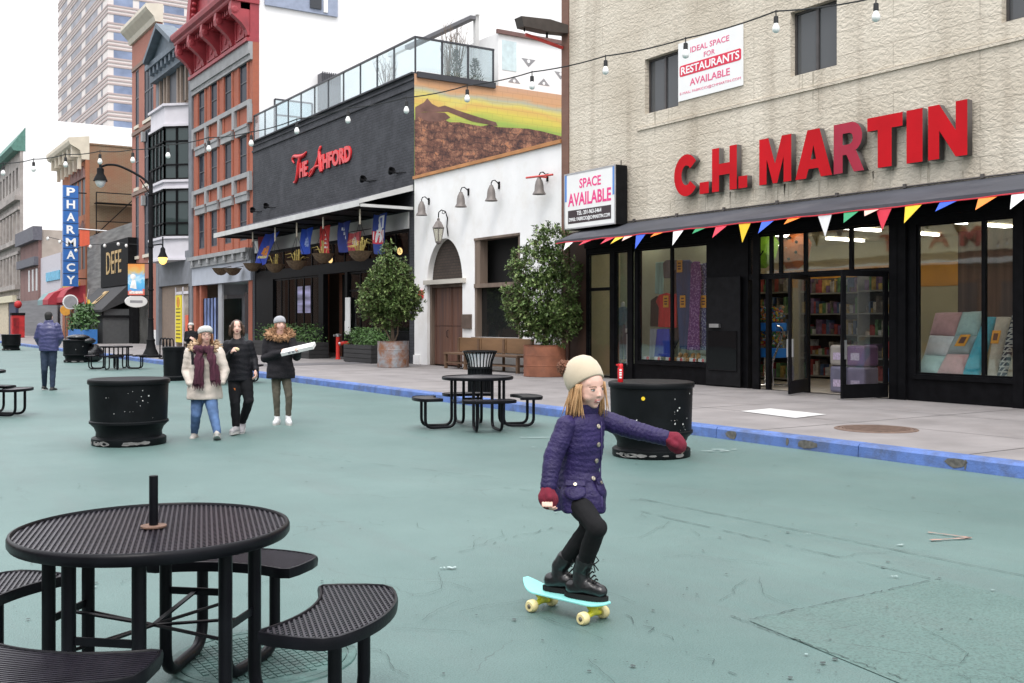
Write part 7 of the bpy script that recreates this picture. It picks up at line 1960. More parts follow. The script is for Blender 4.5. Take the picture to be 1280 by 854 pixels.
def fest():
 m, n, l, p = new_mat('festival_print'); v = coords(n, l)
 s = n.new("ShaderNodeSeparateXYZ"); l.new(v, s.inputs[0])
 no = n.new("ShaderNodeTexNoise"); no.inputs['Scale'].default_value = 3.2; no.inputs['Detail'].default_value = 3; no.inputs['Distortion'].default_value = 1.5; l.new(v, no.inputs['Vector'])
 h = n.new("ShaderNodeMapRange"); h.inputs[1].default_value = z0; h.inputs[2].default_value = z1; l.new(s.outputs[2], h.inputs[0])
 a = n.new("ShaderNodeMath"); a.operation = 'MULTIPLY_ADD'; a.inputs[1].default_value = .5; l.new(no.outputs['Fac'], a.inputs[0])
 b_ = n.new("ShaderNodeMath"); b_.operation = 'SUBTRACT'; b_.inputs[1].default_value = .25; l.new(h.outputs[0], b_.inputs[0]); l.new(b_.outputs[0], a.inputs[2])
 r = n.new("ShaderNodeValToRGB"); e = r.color_ramp.elements
 cols = [(0, (.65, .12, .08)), (.1, (.65, .15, .1)), (.14, (.08, .30, .62)), (.38, (.10, .42, .68)), (.5, (.45, .65, .78)), (.62, (.20, .45, .70)), (.78, (.60, .40, .12)), (1, (.70, .25, .05))]
 e[0].position, e[0].color = 0, cols[0][1] + (1,); e[1].position, e[1].color = 1, cols[-1][1] + (1,)
 for pz, c in cols[1:-1]: q = e.new(pz); q.color = c + (1,)
 l.new(a.outputs[0], r.inputs[0]); l.new(r.outputs[0], p.inputs['Base Color']); p.inputs['Roughness'].default_value = .6
 return m
q = MB(); q.box(x0, x1 - .1, -.01, .01, z0, z1); q.build('cloth', fest(), bn2)
for z in (z1 + .02, z0 - .02): q = MB(); q.tube([(x0 - .05, 0, z), (0, 0, z)], .02, 6); q.build('rod', BLACKM, bn2)
q = MB(); q.box(x0 + .06, x1 - .16, -.014, -.0105, z0 + .05, z0 + .16); q.build('text_strip', mat('fest_strip', (.7, .55, .5), .6, .5, 12), bn2)
q = MB(); q.ell((x0 + .2, -.012, z0 + .72), (.11, .004, .11), None, 10, 6); q.prism([(x0 + .08, z0 + .28), (x0 + .34, z0 + .24), (x0 + .30, z0 + .58), (x0 + .16, z0 + .62)], lambda u, v, w: (u, -.0105 - w, v), 0, .004); q.build('dancer_shape', mat('fest_white', (.75, .72, .70), .6, .2, 6), bn2)
t = thing('round_sign', 'white oval sign below the festival banner beside the black bar', 'sign', dp(170, 60, yz(170, 376, 60)))
q = MB(); q.lathe([(0, 0), (.62, 0), (.64, .03), (.62, .06), (0, .06)], seg=24, sy=.55, M=Matrix.Rotation(R(90), 4, 'X')); q.build('disc', WHITE, t); q = MB(); q.box(-.35, .35, -.068, -.061, -.08, .06); q.build('lettering', MC['ring_grey'], t); q = MB(); q.bar((0, 0, 0), (.9, .2, .1), .06, .06); q.build('bracket', BLACKM, t)

# ---- shrubs in tubs, hedge boxes
LEAF = mat('laurel_leaf', (.078, .128, .036), .5, .55, 5, spec=.3)
LEAFL = mat('laurel_leaf_light', (.19, .26, .09), .5, .4, 5, spec=.3)  # paler leaves picked at random, foliage highlights put into their colour
BARK = mat('bark', (.14, .10, .07), .9, .3, 9)
TUBR = mat('rust_tub', (.23, .085, .045), .75, .35, 2.5, .2, 30, dirt=(.13, .06, .04), dscale=2, damt=.7)
TUBG = mat('galvanised_tub', (.30, .32, .34), .5, .2, 3, .1, 20, metal=.3, dirt=(.25, .10, .04), dscale=2.2, damt=.95, dlo=.40)
def laurel(label, loc, tub_r, tub_h, tubm, blobs, seed, n, trunk_h, lean=(0, 0)):
 rnd = random.Random(seed)
 tb = thing('plant_tub', ('rust brown' if tubm is TUBR else 'rusty galvanised') + ' round metal tub holding the ' + ('taller shrub by the beige store' if tubm is TUBR else 'shrub by the white building corner'), 'tub', loc)
 q = MB(); q.lathe([(tub_r * .97, 0), (tub_r, .01), (tub_r, tub_h - .02), (tub_r + .012, tub_h - .01), (tub_r + .012, tub_h), (tub_r - .02, tub_h), (tub_r - .02, tub_h - .1)], seg=40); q.build('shell', tubm, tb, 40)
 q = MB(); q.lathe([(0, tub_h - .08), (tub_r - .022, tub_h - .08)], seg=30); q.build('soil', mat('soil', (.03, .022, .016), .95), tb)
 q = MB()
 for z in (tub_h * .35, tub_h * .68): q.lathe([(tub_r + .001, z - .01), (tub_r + .008, z), (tub_r + .001, z + .01)], seg=40)
 q.build('hoop', tubm, tb, 40)
 t = thing('shrub', label, 'shrub', (loc[0], loc[1], loc[2] + tub_h - .08), R(-YAW))
 q = MB(); fwd = []
 for k in range(5):
  a = rnd.uniform(0, 6.3); s_ = rnd.uniform(.02, .12)
  p0 = Vector((s_ * math.cos(a), s_ * math.sin(a), 0)); pts = [p0]
  bl = blobs[k % len(blobs)]; e_ = Vector(bl[0]);
  for j in range(1, 5): pts.append(p0.lerp(e_, j / 4) + Vector((rnd.uniform(-.05, .05), rnd.uniform(-.05, .05), 0)))
  q.tube(pts, [.028, .024, .02, .014, .008], 6); fwd.append(pts)
 q.build('trunk', BARK, t, 60)
 q = MB(); tw = MB()
 # twigs with whorls of leaves, clumped so that gaps stay open
 wts = [b_[1][0] * b_[1][1] * b_[1][2] for b_ in blobs]; tot = sum(wts)
 for (c, r), w_ in zip(blobs, wts):
  for i in range(int(n * w_ / tot)):
   while True:
    u = Vector((rnd.uniform(-1, 1), rnd.uniform(-1, 1), rnd.uniform(-1, 1)))
    if .15 < u.length < 1: break
   u = u.normalized() * (u.length ** .55)
   sc = 1 + .5 * noise.noise(u * 2.6 + Vector((seed, 0, 0)))
   p = Vector(c) + Vector((u.x * r[0], u.y * r[1], u.z * r[2])) * sc
   out = (Vector((u.x, u.y, u.z * .6 + .25))).normalized()
   tw.tube([p - out * .16, p], [.006, .003], 3)
   m_ = 1 if rnd.random() < .30 else 0
   for k in range(rnd.randint(5, 8)):
    a = rnd.uniform(0, 6.3); s1 = out.orthogonal().normalized(); s2 = out.cross(s1)
    d1 = (out * rnd.uniform(.1, .9) + (s1 * math.cos(a) + s2 * math.sin(a)) * rnd.uniform(.6, 1) + Vector((0, 0, -.15))).normalized()
    L = rnd.uniform(.06, .125); W = L * .28
    sd = d1.cross(Vector((rnd.uniform(-.4, .4), rnd.uniform(-.4, .4), 1))).normalized() * W
    nr = d1.cross(sd).normalized() * L * .08
    b0 = p - out * rnd.uniform(0, .1)
    mid = b0 + d1 * L * .5
    q.add([b0, mid + sd + nr, b0 + d1 * L, mid - sd + nr, mid], [(0, 1, 4), (1, 2, 4), (0, 4, 3), (4, 2, 3)], m_)
 q.build('foliage', [LEAF, LEAFL], t); tw.build('twigs', BARK, t)
 return t
laurel('taller leafy green laurel shrub in the brown tub by the beige store', tuple(dp(681, 26.6, SWZ)), .545, .80, TUBR,
 [((0, 0, 1.15), (.95, .85, .85)), ((-.35, .1, .75), (.62, .6, .55)), ((.45, 0, .8), (.55, .55, .6)), ((-.2, 0, 2.1), (.78, .7, .62)), ((.15, .1, 2.72), (.55, .5, .50)), ((.55, 0, 2.0), (.50, .45, .35)), ((-.75, 0, 1.2), (.42, .45, .5)), ((.15, -.3, .5), (.6, .4, .5))], 5, 2800, 1.0)
laurel('bushy leafy green laurel shrub in the galvanised tub by the black restaurant', tuple(dp(491.5, 31.9, SWZ)), .48, .80, TUBG,
 [((-.15, 0, 1.5), (.98, .85, .75)), ((-.1, 0, 2.15), (.70, .65, .55)), ((.35, 0, 1.25), (.58, .55, .55)), ((-.55, 0, 1.15), (.5, .5, .45)), ((-.15, 0, 2.75), (.34, .3, .42)), ((-.2, 0, .75), (.5, .5, .35))], 7, 2300, 1.0)
def hedge_box(label, y0, y1, seed, x0=FX - 1.15, x1=FX - .35, h=.62):
 t = thing('hedge_box', label, 'planter', ((x0 + x1) / 2, (y0 + y1) / 2, SWZ)); rnd = random.Random(seed); w2, l2 = (x1 - x0) / 2, (y1 - y0) / 2
 q = MB()
 for k in range(4): z = .02 + k * .15; q.box(-w2, w2, -l2, l2, z, z + .135)
 q.box(-w2 + .03, w2 - .03, -l2 + .03, l2 - .03, 0, .6); q.build('box', mat('dark_timber', (.022, .022, .023), .7, .3, 3, .2, 20, stretch=(1, .2, 1)), t)
 q = MB()
 leafmass(q, [(-w2 + .05, w2 - .05, -l2 + .05, l2 - .05, .58, .58 + h), (-w2, w2, -l2, l2, .6, .45 + h)], 1900, .045, rnd); q.build('foliage', mat('boxwood', (.055, .125, .025), .6, .45, 6), t)
hedge_box('dark timber box with clipped bright green hedge beside the galvanised tub', fy(476, FX - .8), fy(441, FX - .8), 1)
hedge_box('dark timber hedge box left of the restaurant door, behind the girl with the box', fy(397, FX - .8), fy(326, FX - .8), 2, h=.75)

# ---- string of bulbs across the street
sl_t = thing('string_lights', 'long black string of clear bulbs sagging across the street', 'string lights', (4, 12, 4))
BULB = glass('bulb_clear', (.95, .95, .93), .95, .8, (.8, .8, .78)); SOCK = mat('socket_black', (.012, .012, .013), .6)
blist = [(1095, -3), (970, 14), (857, 48), (757, 70), (665, 90), (584, 107), (508, 122), (435, 135), (371, 149), (314, 165), (261, 172), (210, 181), (166, 187), (125, 189), (82, 193), (42, 199), (4, 204), (-34, 208)]
def zd(px): return 11.0 + (757 - px) / 757 * 5.6        # distance along the run, from near right to far left
pts = []; W_ = []
for px, py in [(1230, -30)] + blist: pts.append(dp(px, zd(px), CAM_H + (HZ - py) / FOC * zd(px)))
for i in range(len(pts) - 1):
 for k in range(6):
  u = k / 6; p = pts[i].lerp(pts[i + 1], u); p.z -= .02 * 4 * u * (1 - u); W_.append(p)
W_.append(pts[-1])
q = MB(); q.tube(W_, .0075, 5); q.build('wire', SOCK, sl_t, None, True)
for i, p in enumerate(pts[1:]):
 z = p.z; q = MB(); q.tube([(p.x, p.y, z + .012), (p.x, p.y, z - .05)], .006, 5); q.lathe([(.012, -.045), (.021, -.05), (.023, -.105), (.018, -.11)], tuple(p), 10)
 so_ = q.build('socket', SOCK, sl_t, 40, True)
 q = MB(); q.lathe([(.017, -.11), (.020, -.12), (.032, -.145), (.035, -.165), (.029, -.187), (.012, -.198), (0, -.2)], tuple(p), 12); q.build('bulb', mat('bulb_pearl', (.82, .82, .80), .15, .02), so_, 60, True)
far = thing('string_lights', 'second string of tiny bulbs far down the street by the black bar', 'string lights', (10, 70, 8))
fp = [(60, 296), (75, 300), (95, 311), (113, 306), (131, 305), (148, 303), (158, 305), (175, 306), (190, 305)]
ps = [dp(px, 66, CAM_H + (HZ - py) / FOC * 66) for px, py in fp]
q = MB(); q.tube(ps, .02, 4); q.build('wire', SOCK, far, None, True)
for p in ps:
 q = MB(); q.ell((p.x, p.y, p.z - .12), (.10, .10, .12), None, 8, 6); q.build('bulb', MC['bulb_pearl'], far, 60, True)
# ================================================================== people
from mathutils.bvhtree import BVHTree
SKIN = mat('skin', (.68, .42, .34), .5, .06, 9, .08, 60, spec=.35)
LIPS = mat('lips', (.50, .20, .18), .45, .05)
EYEW = mat('eye_white', (.50, .48, .46), .25, .02); IRIS = mat('iris', (.06, .09, .10), .2, .1); BROW = mat('brow_hair', (.16, .085, .04), .8, .2)
def HM(C, f, pitch, hh, roll=0):
 """head frame: x = the person's right, y = face forward, z up; unit = head height"""
 f = Vector((f[0], f[1], 0)).normalized(); rt = Vector((f.y, -f.x, 0))
 M = Matrix((rt, f, Vector((0, 0, 1)))).transposed().to_4x4(); M.translation = Vector(C)
 return M @ Matrix.Rotation(R(pitch), 4, 'X') @ Matrix.Rotation(R(roll), 4, 'Y') @ Matrix.Diagonal((hh, hh, hh, 1))
def add_head(mb, M, open_mouth=False):
 def e(c, r, seg=18): mb.ell(M @ Vector(c), r, (M.to_3x3()), seg, 12)
 k = M.to_scale().x
 e((0, -.06, .11), (.335, .41, .385)); e((0, .06, -.08), (.305, .325, .37)); e((0, .105, -.29), (.205, .225, .18)); e((0, .225, -.395), (.095, .095, .07))
 e((0, .215, .15), (.25, .10, .12)); e((.15, .165, -.17), (.145, .145, .145)); e((-.15, .165, -.17), (.145, .145, .145))
 mb.tube([M @ Vector(p) for p in ((0, .345, .03), (0, .372, -.04), (0, .40, -.105))], [.022 * k, .030 * k, .042 * k], 10)
 e((0, .40, -.118), (.050, .045, .042)); e((.042, .37, -.13), (.034, .04, .028)); e((-.042, .37, -.13), (.034, .04, .028))
 for s in (-1, 1): e((s * .335, -.04, -.04), (.04, .09, .13))
 if open_mouth: e((0, .33, -.215), (.09, .05, .026)); e((0, .31, -.355), (.08, .05, .028))
 else: e((0, .342, -.240), (.085, .045, .022)); e((0, .335, -.285), (.07, .045, .026))
def face_parts(par, M, iris=IRIS, gl=False, open_mouth=False):
 s3 = M.to_3x3()
 for s in (-1, 1):
  q = MB(); q.ell(M @ Vector((s * .135, .30, .005)), (.050, .052, .022), s3, 14, 10); eo = q.build('eye', EYEW, par, 180)
  q = MB(); q.ell(M @ Vector((s * .135, .342, .006)), (.027, .016, .023), s3, 10, 8); q.build('iris', iris, eo, 180)
  q = MB(); q.tube([M @ Vector((s * (.065 + .037 * k), .352 - .012 * k * k * .5, .085 + .012 * math.sin(k * 1.0))) for k in range(5)], [.010 * M.to_scale().x * (1.1 - .15 * k) for k in range(5)], 6); q.build('eyebrow', BROW, par)
  q = MB(); q.tube([M @ Vector((s * (.075 + .03 * k), .345 - .008 * (k - 1.5) ** 2, .03 + .012 * (1 - (k - 2) ** 2 / 4))) for k in range(5)], .011 * M.to_scale().x, 5); q.build('eyelid', BROW, par)
 if open_mouth: q = MB(); q.ell(M @ Vector((0, .325, -.29)), (.06, .05, .055), s3, 12, 8); q.build('mouth', mat('mouth_dark', (.10, .02, .02), .6), par, 180)
 if gl:
  q = MB()
  for s in (-1, 1): q.tube([M @ Vector((s * .14 + .105 * math.cos(a), .40, -.0 + .085 * math.sin(a))) for a in [2 * PI * k / 14 for k in range(15)]], .010 * M.to_scale().x, 5); q.tube([M @ Vector((s * .245, .4, .02)), M @ Vector((s * .34, .02, .02))], .009 * M.to_scale().x, 5)
  q.tube([M @ Vector((-.04, .41, .01)), M @ Vector((.04, .41, .01))], .009 * M.to_scale().x, 5); q.build('glasses', BLACKM, par)
def hand_sk(mb, wrist, d, nrm, L, curl=.6, side=1):
 """palm, four unequal fingers bent at two knuckles, thumb off the side; d = pointing, nrm = back of the hand"""
 d = Vector(d).normalized(); n = (Vector(nrm) - d * Vector(nrm).dot(d)).normalized(); sd = d.cross(n) * side
 wv = Vector(wrist); pl = L * .5
 for k in range(4):
  o = (k - 1.5) * L * .115
  mb.limb([wv + sd * o * .5, wv + d * pl + sd * o], [L * .085, L * .075], 8)
  fl = L * (.44, .52, .50, .38)[k]; p = wv + d * pl + sd * o; a = 0; pts = [p]
  for j in range(3):
   a += curl * (.9, 1.1, .8)[j]; p = p + (d * math.cos(a) - n * math.sin(a)) * fl * (.45, .32, .25)[j]; pts.append(p)
  mb.limb(pts, [L * .062, L * .056, L * .05, L * .04], 8)
 b = wv + d * pl * .35 - sd * L * .16; p1 = b + (d * .75 - sd * .65 - n * .2).normalized() * L * .22; p2 = p1 + (d * .85 - n * .5 + sd * .1).normalized() * L * .2
 mb.limb([wv + d * pl * .15 - sd * L * .05, b, p1, p2], [L * .075, L * .075, L * .06, L * .045], 8)
def wrinkle(a, b, amp, per, seed=0):
 a, b = Vector(a), Vector(b); ax = (b - a).normalized()
 def f(co, no):
  s = (co - a).dot(ax); w_ = noise.noise(co * 9 + Vector((seed, 0, 0)))
  return no * amp * (math.sin(2 * PI * s / per + 9 * w_) * (.35 + .5 * w_) + 1.6 * noise.noise(ax * s * 26 + (co - a) * 9 + Vector((seed, 3, 0))))
 return f
def Jf(px0, depth):
 p0 = (px0 - 640) / FOC * depth
 def J(px, py, w=0.0):
  t = depth - w; return Vector(((px - 640) / FOC * t - p0, -w, CAM_H + (HZ - py) / FOC * t))
 return J
def surf_pts(me, x, z, y0=-1.0):
 bvh = BVHTree.FromPolygons([v.co for v in me.vertices], [tuple(p.vertices) for p in me.polygons])
 h = bvh.ray_cast(Vector((x, y0, z)), Vector((0, 1, 0))); return h[0], h[1]
def lip_fn(M):
 Mi = M.inverted()
 def f(c):
  q = Mi @ c
  return 1 if abs(q.x) < .085 and q.y > .30 and -.310 < q.z < -.224 else 0
 return f
def strands(name, M, roots, m, par, rnd, L, r=.02, sway=.05, n_per=1, seg=5, inward=0.0):
 q = MB(); sc = M.to_scale().x
 for (x, y, z) in roots:
  for k in range(n_per):
   p = Vector((x + rnd.gauss(0, .02), y + rnd.gauss(0, .025), z)); pts = []; rs = []
   ll = L * rnd.uniform(.85, 1.1); dx, dy = rnd.gauss(0, sway), rnd.gauss(0, sway)
   for j in range(seg + 1):
    t = j / seg; bul = .06 * math.sin(t * PI)
    pts.append(M @ Vector((p.x * (1 + bul - inward * t * t) + dx * t, p.y * (1 + bul * .6) + dy * t, p.z - ll * t))); rs.append(r * sc * (1 - .75 * t ** 2))
   q.tube(pts, rs, 6)
 return q.build(name, m, par, 180)
def fur_ring(name, cen, rx, ry, rz_, f, m, par, rnd, n=420, L=.05, th=.05):
 q = MB(); f = Vector((f[0], f[1], 0)).normalized(); rt = Vector((f.y, -f.x, 0)); pts = []
 for k in range(25):
  a = 2 * PI * k / 24; pts.append(Vector(cen) + rt * rx * math.cos(a) + f * ry * math.sin(a) + Vector((0, 0, -rz_ * math.sin(a))))
 q.tube(pts, th * .75, 8)
 for k in range(n):
  a = rnd.uniform(0, 2 * PI); c = Vector(cen) + rt * rx * math.cos(a) + f * ry * math.sin(a) + Vector((0, 0, -rz_ * math.sin(a)))
  dd = Vector((rnd.gauss(0, 1), rnd.gauss(0, 1), rnd.gauss(0, 1))).normalized(); q.tube([c + dd * th * .6, c + dd * (th * .6 + L * rnd.uniform(.5, 1))], [.012, .003], 4)
 return q.build(name, m, par, 180)

def beanie(par, M, prof, m, tilt, off=(0, -.03, .03), pom=None, rib=True, sy=1.12):
 Mh = M @ Matrix.Translation(off) @ Matrix.Rotation(R(tilt), 4, 'X')
 q = MB(); q.lathe(prof, seg=48, M=Mh, sy=sy)
 ob = q.build('hat', m, par, 180)
 if pom:
  c, r, pmat = pom; q = MB(); cc = c if isinstance(c, Vector) else Mh @ Vector(c); sc = M.to_scale().x; rnd = random.Random(9); q.ell(cc, (r * sc * .75,) * 3, None, 12, 8)
  for k in range(260):
   dd = Vector((rnd.gauss(0, 1), rnd.gauss(0, 1), rnd.gauss(0, 1))).normalized(); q.tube([cc + dd * r * sc * .6, cc + dd * r * sc * rnd.uniform(.9, 1.15)], [.006, .002], 4)
  q.build('pompom', pmat, ob, 180)
 return ob
def knit(name, col, sc=90, sheen=.2):
 if name in MC: return MC[name]
 m, n, l, p = new_mat(name); v = coords(n, l)
 w = n.new("ShaderNodeTexWave"); w.bands_direction = 'X'; w.inputs['Scale'].default_value = sc; w.inputs['Distortion'].default_value = 1.5; l.new(v, w.inputs['Vector'])
 r = n.new("ShaderNodeValToRGB"); r.color_ramp.elements[0].color = tuple(c * .78 for c in col) + (1,); r.color_ramp.elements[1].color = tuple(col) + (1,); l.new(w.outputs['Fac'], r.inputs[0])
 l.new(r.outputs[0], p.inputs['Base Color']); p.inputs['Roughness'].default_value = .95; p.inputs['Sheen Weight'].default_value = sheen
 b = n.new("ShaderNodeBump"); b.inputs['Strength'].default_value = .6; b.inputs['Distance'].default_value = .003; l.new(w.outputs['Fac'], b.inputs['Height']); l.new(b.outputs[0], p.inputs['Normal'])
 MC[name] = m; return m

# ------------------------------------------------------------------ the skateboarding girl
PX0, DEP0 = 707, 5.5
gl_root = dp(PX0, DEP0)
girl = thing('person', 'girl in purple quilted coat and cream pompom hat riding a mint skateboard', 'person', gl_root, R(-YAW))
J = Jf(PX0, DEP0)
gf = Vector((.62, -.78)); gr_ = Vector((gf.y, -gf.x, 0)); gF = Vector((gf.x, gf.y, 0))
hipc = J(721, 612); waist = J(724, 588); chest = J(727, 552); neck = J(731, 517); headc = J(736, 484, .03)
rs, re, rw = J(708, 532, .085), J(691, 573, .13), J(685.5, 609, .18)
ls, le, lw_ = J(748, 523, -.08), J(790, 537, -.05), J(831, 547.5, -.02)
rh, rk, ra = hipc + gr_ * .06, J(746, 660, .22), J(727, 713, .07)
lh, lk, la = hipc - gr_ * .06, J(737, 661, .10), J(700, 708, -.06)
HH = .222; Mg = HM(headc, (.60, -.80), -9, HH, 4)
b = MB(); add_head(b, Mg)
b.limb([neck - Vector((0, 0, .03)), headc + Vector((-.01, .0, -.06))], [.045, .043])
b.loft([(hipc, .115, .085), (waist, .10, .075), (chest, .12, .085), (chest + (neck - chest) * .75, .11, .07), (neck, .04, .04)], gf)
b.limb([rs, re, rw], [.042, .034, .026]); b.limb([ls, le, lw_], [.042, .034, .026])
b.limb([rh, rk, ra], [.055, .046, .030]); b.limb([lh, lk, la], [.055, .046, .030])
hand_sk(b, rw + (rw - re).normalized() * .015, (rw - re), Vector((-1, -.1, 0)), .135, .75, 1)
hand_sk(b, lw_ + (lw_ - le).normalized() * .015, (lw_ - le), Vector((0, -.2, 1)), .135, .7, -1)
body = blob('body', b, [SKIN, LIPS], girl, .0048, 2, lip_fn(Mg))
face_parts(body, Mg)
q = MB(); q.tube([Mg @ Vector((-.05, .374, -.262)), Mg @ Vector((0, .382, -.266)), Mg @ Vector((.05, .374, -.262))], .0016, 5); q.build('teeth', EYEW, body)
rnd = random.Random(14)
HAIRB = mat('hair_strawberry', (.44, .255, .12), .55, .35, 30, stretch=(6, 6, .6))
roots = [(s * .345, y, .12) for s in (-1, 1) for y in (.10, .06, .02, -.03, -.08, -.14, -.20)] + [(s * x, -.40 + .12 * (x / .3) ** 2, .0) for s in (-1, 1) for x in (.03, .09, .15, .21, .27, .31)]
hair_o = strands('hair', Mg, roots, HAIRB, girl, rnd, .80, .024, .085, 10, 6)
q = MB(); q.ell(Mg @ Vector((0, -.16, -.10)), (.335, .27, .50), Mg.to_3x3(), 18, 12); blob('hair_mass', q, HAIRB, hair_o, .008, 1)
HATK = knit('hat_knit', (.62, .52, .38), 60)
beanie(girl, Mg, [(.38, -.02), (.405, -.035), (.425, .0), (.44, .10), (.445, .22), (.425, .38), (.36, .53), (.26, .63), (.13, .69), (0, .705)], HATK, 42, (0, -.09, .06), (J(706, 460, -.02), .19, mat('pompom_fur', (.17, .075, .045), .95, .3, 20)), sy=1.14)
# coat: trunk with flared skirt, sleeves, collar
COAT = mat('coat_purple', (.019, .012, .064), .55, .25, 6, .4, 60, spec=.3)
hem = J(727.5, 632, .02)
q = MB()
q.loft([(J(725, 636, .02), .142, .150), (J(724.5, 616, .015), .138, .145), (J(723.5, 600), .124, .122), (J(724, 588), .113, .102), (J(726, 570), .120, .102), (J(727, 550), .130, .108), (J(727.5, 535), .137, .102), (J(728, 524), .125, .088), (J(730, 517), .075, .066), (J(731, 511), .066, .062)], gf, 36)
q.ell(rs, (.05, .05, .045)); q.ell(ls, (.05, .05, .045))
def coat_disp(co, no):
 z = co.z; a = math.atan2(co.y, co.x)
 low = max(0, min(1, (J(724, 592).z - z) / .1))
 w_ = noise.noise(co * 6)
 return no * (.0009 * math.sin(2 * PI * z / .030 + 6 * w_) * (1 - low * .6) + .004 * noise.noise(Vector((co.x * 7, co.y * 7, co.z * 22))) + .009 * low * math.sin(a * 7 + 2 * w_) + .006 * noise.noise(co * 13))
coat = blob('coat', q, COAT, girl, .006, 3, None, coat_disp)
for a_, b_, c_, s in ((rs, re, rw, 1), (ls, le, lw_, 2)):
 q = MB(); q.limb([a_, a_.lerp(b_, .5), b_, b_.lerp(c_, .5), c_], [.055, .054, .052, .047, .043]); blob('sleeve', q, COAT, girl, .006, 2, None, wrinkle(a_, c_, .0022, .024, s))
q = MB(); q.loft([(J(730.5, 517), .074, .066), (J(732, 505), .078, .072), (J(732, 504.5), .070, .064), (J(730.5, 513), .06, .055)], gf, 28); blob('collar', q, COAT, girl, .005, 2, None, lambda co, no: no * .004 * noise.noise(co * 25))
BUT = mat('button_brass', (.40, .36, .28), .35, .2, metal=.6)
def on_coat(px, py):
 p = J(px, py); return surf_pts(coat.data, p.x, p.z)
for px, py in ((746.5, 532), (746.5, 554), (744, 574), (739.5, 595)):
 p, n_ = on_coat(px, py)
 if p: q = MB(); q.lathe([(0, 0), (.0125, 0), (.0125, .006), (.009, .008), (0, .006)], seg=14, M=Matrix.Translation(p) @ n_.to_track_quat('Z', 'Y').to_matrix().to_4x4()); q.build('button', BUT, coat, 40)
for px, py, sx in ((717, 609, .060), (748.5, 608, .04)):
 p, n_ = on_coat(px, py)
 if p:
  Mp = Matrix.Translation(p) @ n_.to_track_quat('Z', 'Y').to_matrix().to_4x4(); q = MB(); q.ell((0, 0, 0), (sx, .052, .018), None, 20, 12)
  q.v = [tuple(Mp @ Vector(v)) for v in q.v]; pk_ = blob('pocket', q, COAT, girl, .006, 2, None, lambda co, no: no * .005 * noise.noise(co * 22))
  q = MB(); q.obox(Mp @ Matrix.Translation((0, .040, .012)), sx * 1.75, .034, .010); q.build('flap', COAT, pk_, None, False, .004)
  q = MB(); q.lathe([(0, 0), (.009, 0), (.009, .005), (0, .005)], seg=12, M=Mp @ Matrix.Translation((0, .030, .0175))); q.build('button', BUT, pk_)
# hem band, centre placket line
seam_p = []
for k in range(14):
 py = 520 + k * 8.3; p, n_ = on_coat(750.5 - .02 * k * k * .4, py)
 if p: seam_p.append(p + n_ * .002)
q = MB(); q.tube(seam_p, .0035, 5); q.build('placket', mat('coat_dark', (.03, .018, .09), .6), coat)
# tights, boots
TIGHT = mat('tights_black', (.009, .009, .010), .85, .2, 9, spec=.2)
q = MB(); q.limb([rh, rh.lerp(rk, .5), rk, rk.lerp(ra, .45), ra], [.066, .063, .056, .050, .036]); q.limb([lh, lh.lerp(lk, .5), lk, lk.lerp(la, .45), la], [.066, .063, .056, .050, .036]); blob('tights', q, TIGHT, girl, .007, 2, None, lambda co, no: no * .002 * noise.noise(co * 30))
BOOT = mat('boot_leather', (.008, .008, .009), .3, .25, 9, .1, 60, spec=.5); SOLE = mat('boot_sole', (.012, .012, .012), .8, .2, spec=.2)
deck_z = .108
for a_, hd_ in ((ra, Vector((.86, -.5, 0)).normalized()), (la, Vector((.90, -.42, 0)).normalized())):
 sd = Vector((-hd_.y, hd_.x, 0)); base = Vector((a_.x, a_.y, deck_z + .02)) - hd_ * .02
 q = MB(); kd = ((rk if a_ is ra else lk) - a_).normalized(); q.limb([a_ + kd * .07, a_, Vector((a_.x, a_.y, base.z + .05))], [.049, .047, .046]); q.limb([base - hd_ * .03 + Vector((0, 0, .034)), base + hd_ * .06 + Vector((0, 0, .042)), base + hd_ * .13 + Vector((0, 0, .026))], [.043, .044, .037])
 bo = blob('boot', q, BOOT, girl, .006, 2, None, lambda co, no: no * .002 * noise.noise(co * 40))
 o = []
 for k in range(20):
  t = 2 * PI * k / 20; o.append((.046 + .128 * math.cos(t), (.045 if math.cos(t) > 0 else .041) * math.sin(t)))
 q = MB(); q.prism(o, lambda u, v, w: base + hd_ * u + sd * v + Vector((0, 0, w)), -.0185, .004); q.build('sole', SOLE, bo)
 q = MB()
 for k in range(5):
  c = base + hd_ * (.098 - k * .011) + Vector((0, 0, .076 + k * .018)); q.tube([c - sd * .03, c + Vector((0, 0, .012)) + hd_ * .006, c + sd * .03], .0045, 5)
 c = a_ + kd * .06 + hd_ * .05
 for s in (-1, 1): q.tube([c, c + sd * s * .03 + Vector((0, 0, .03)), c + sd * s * .045 + Vector((0, 0, .005)) + hd_ * .01, c + hd_ * .012], .0035, 5); q.tube([c, c + sd * s * .02 + Vector((0, 0, -.04)) + hd_ * .02], .0032, 5)
 q.build('laces', SOLE, bo)
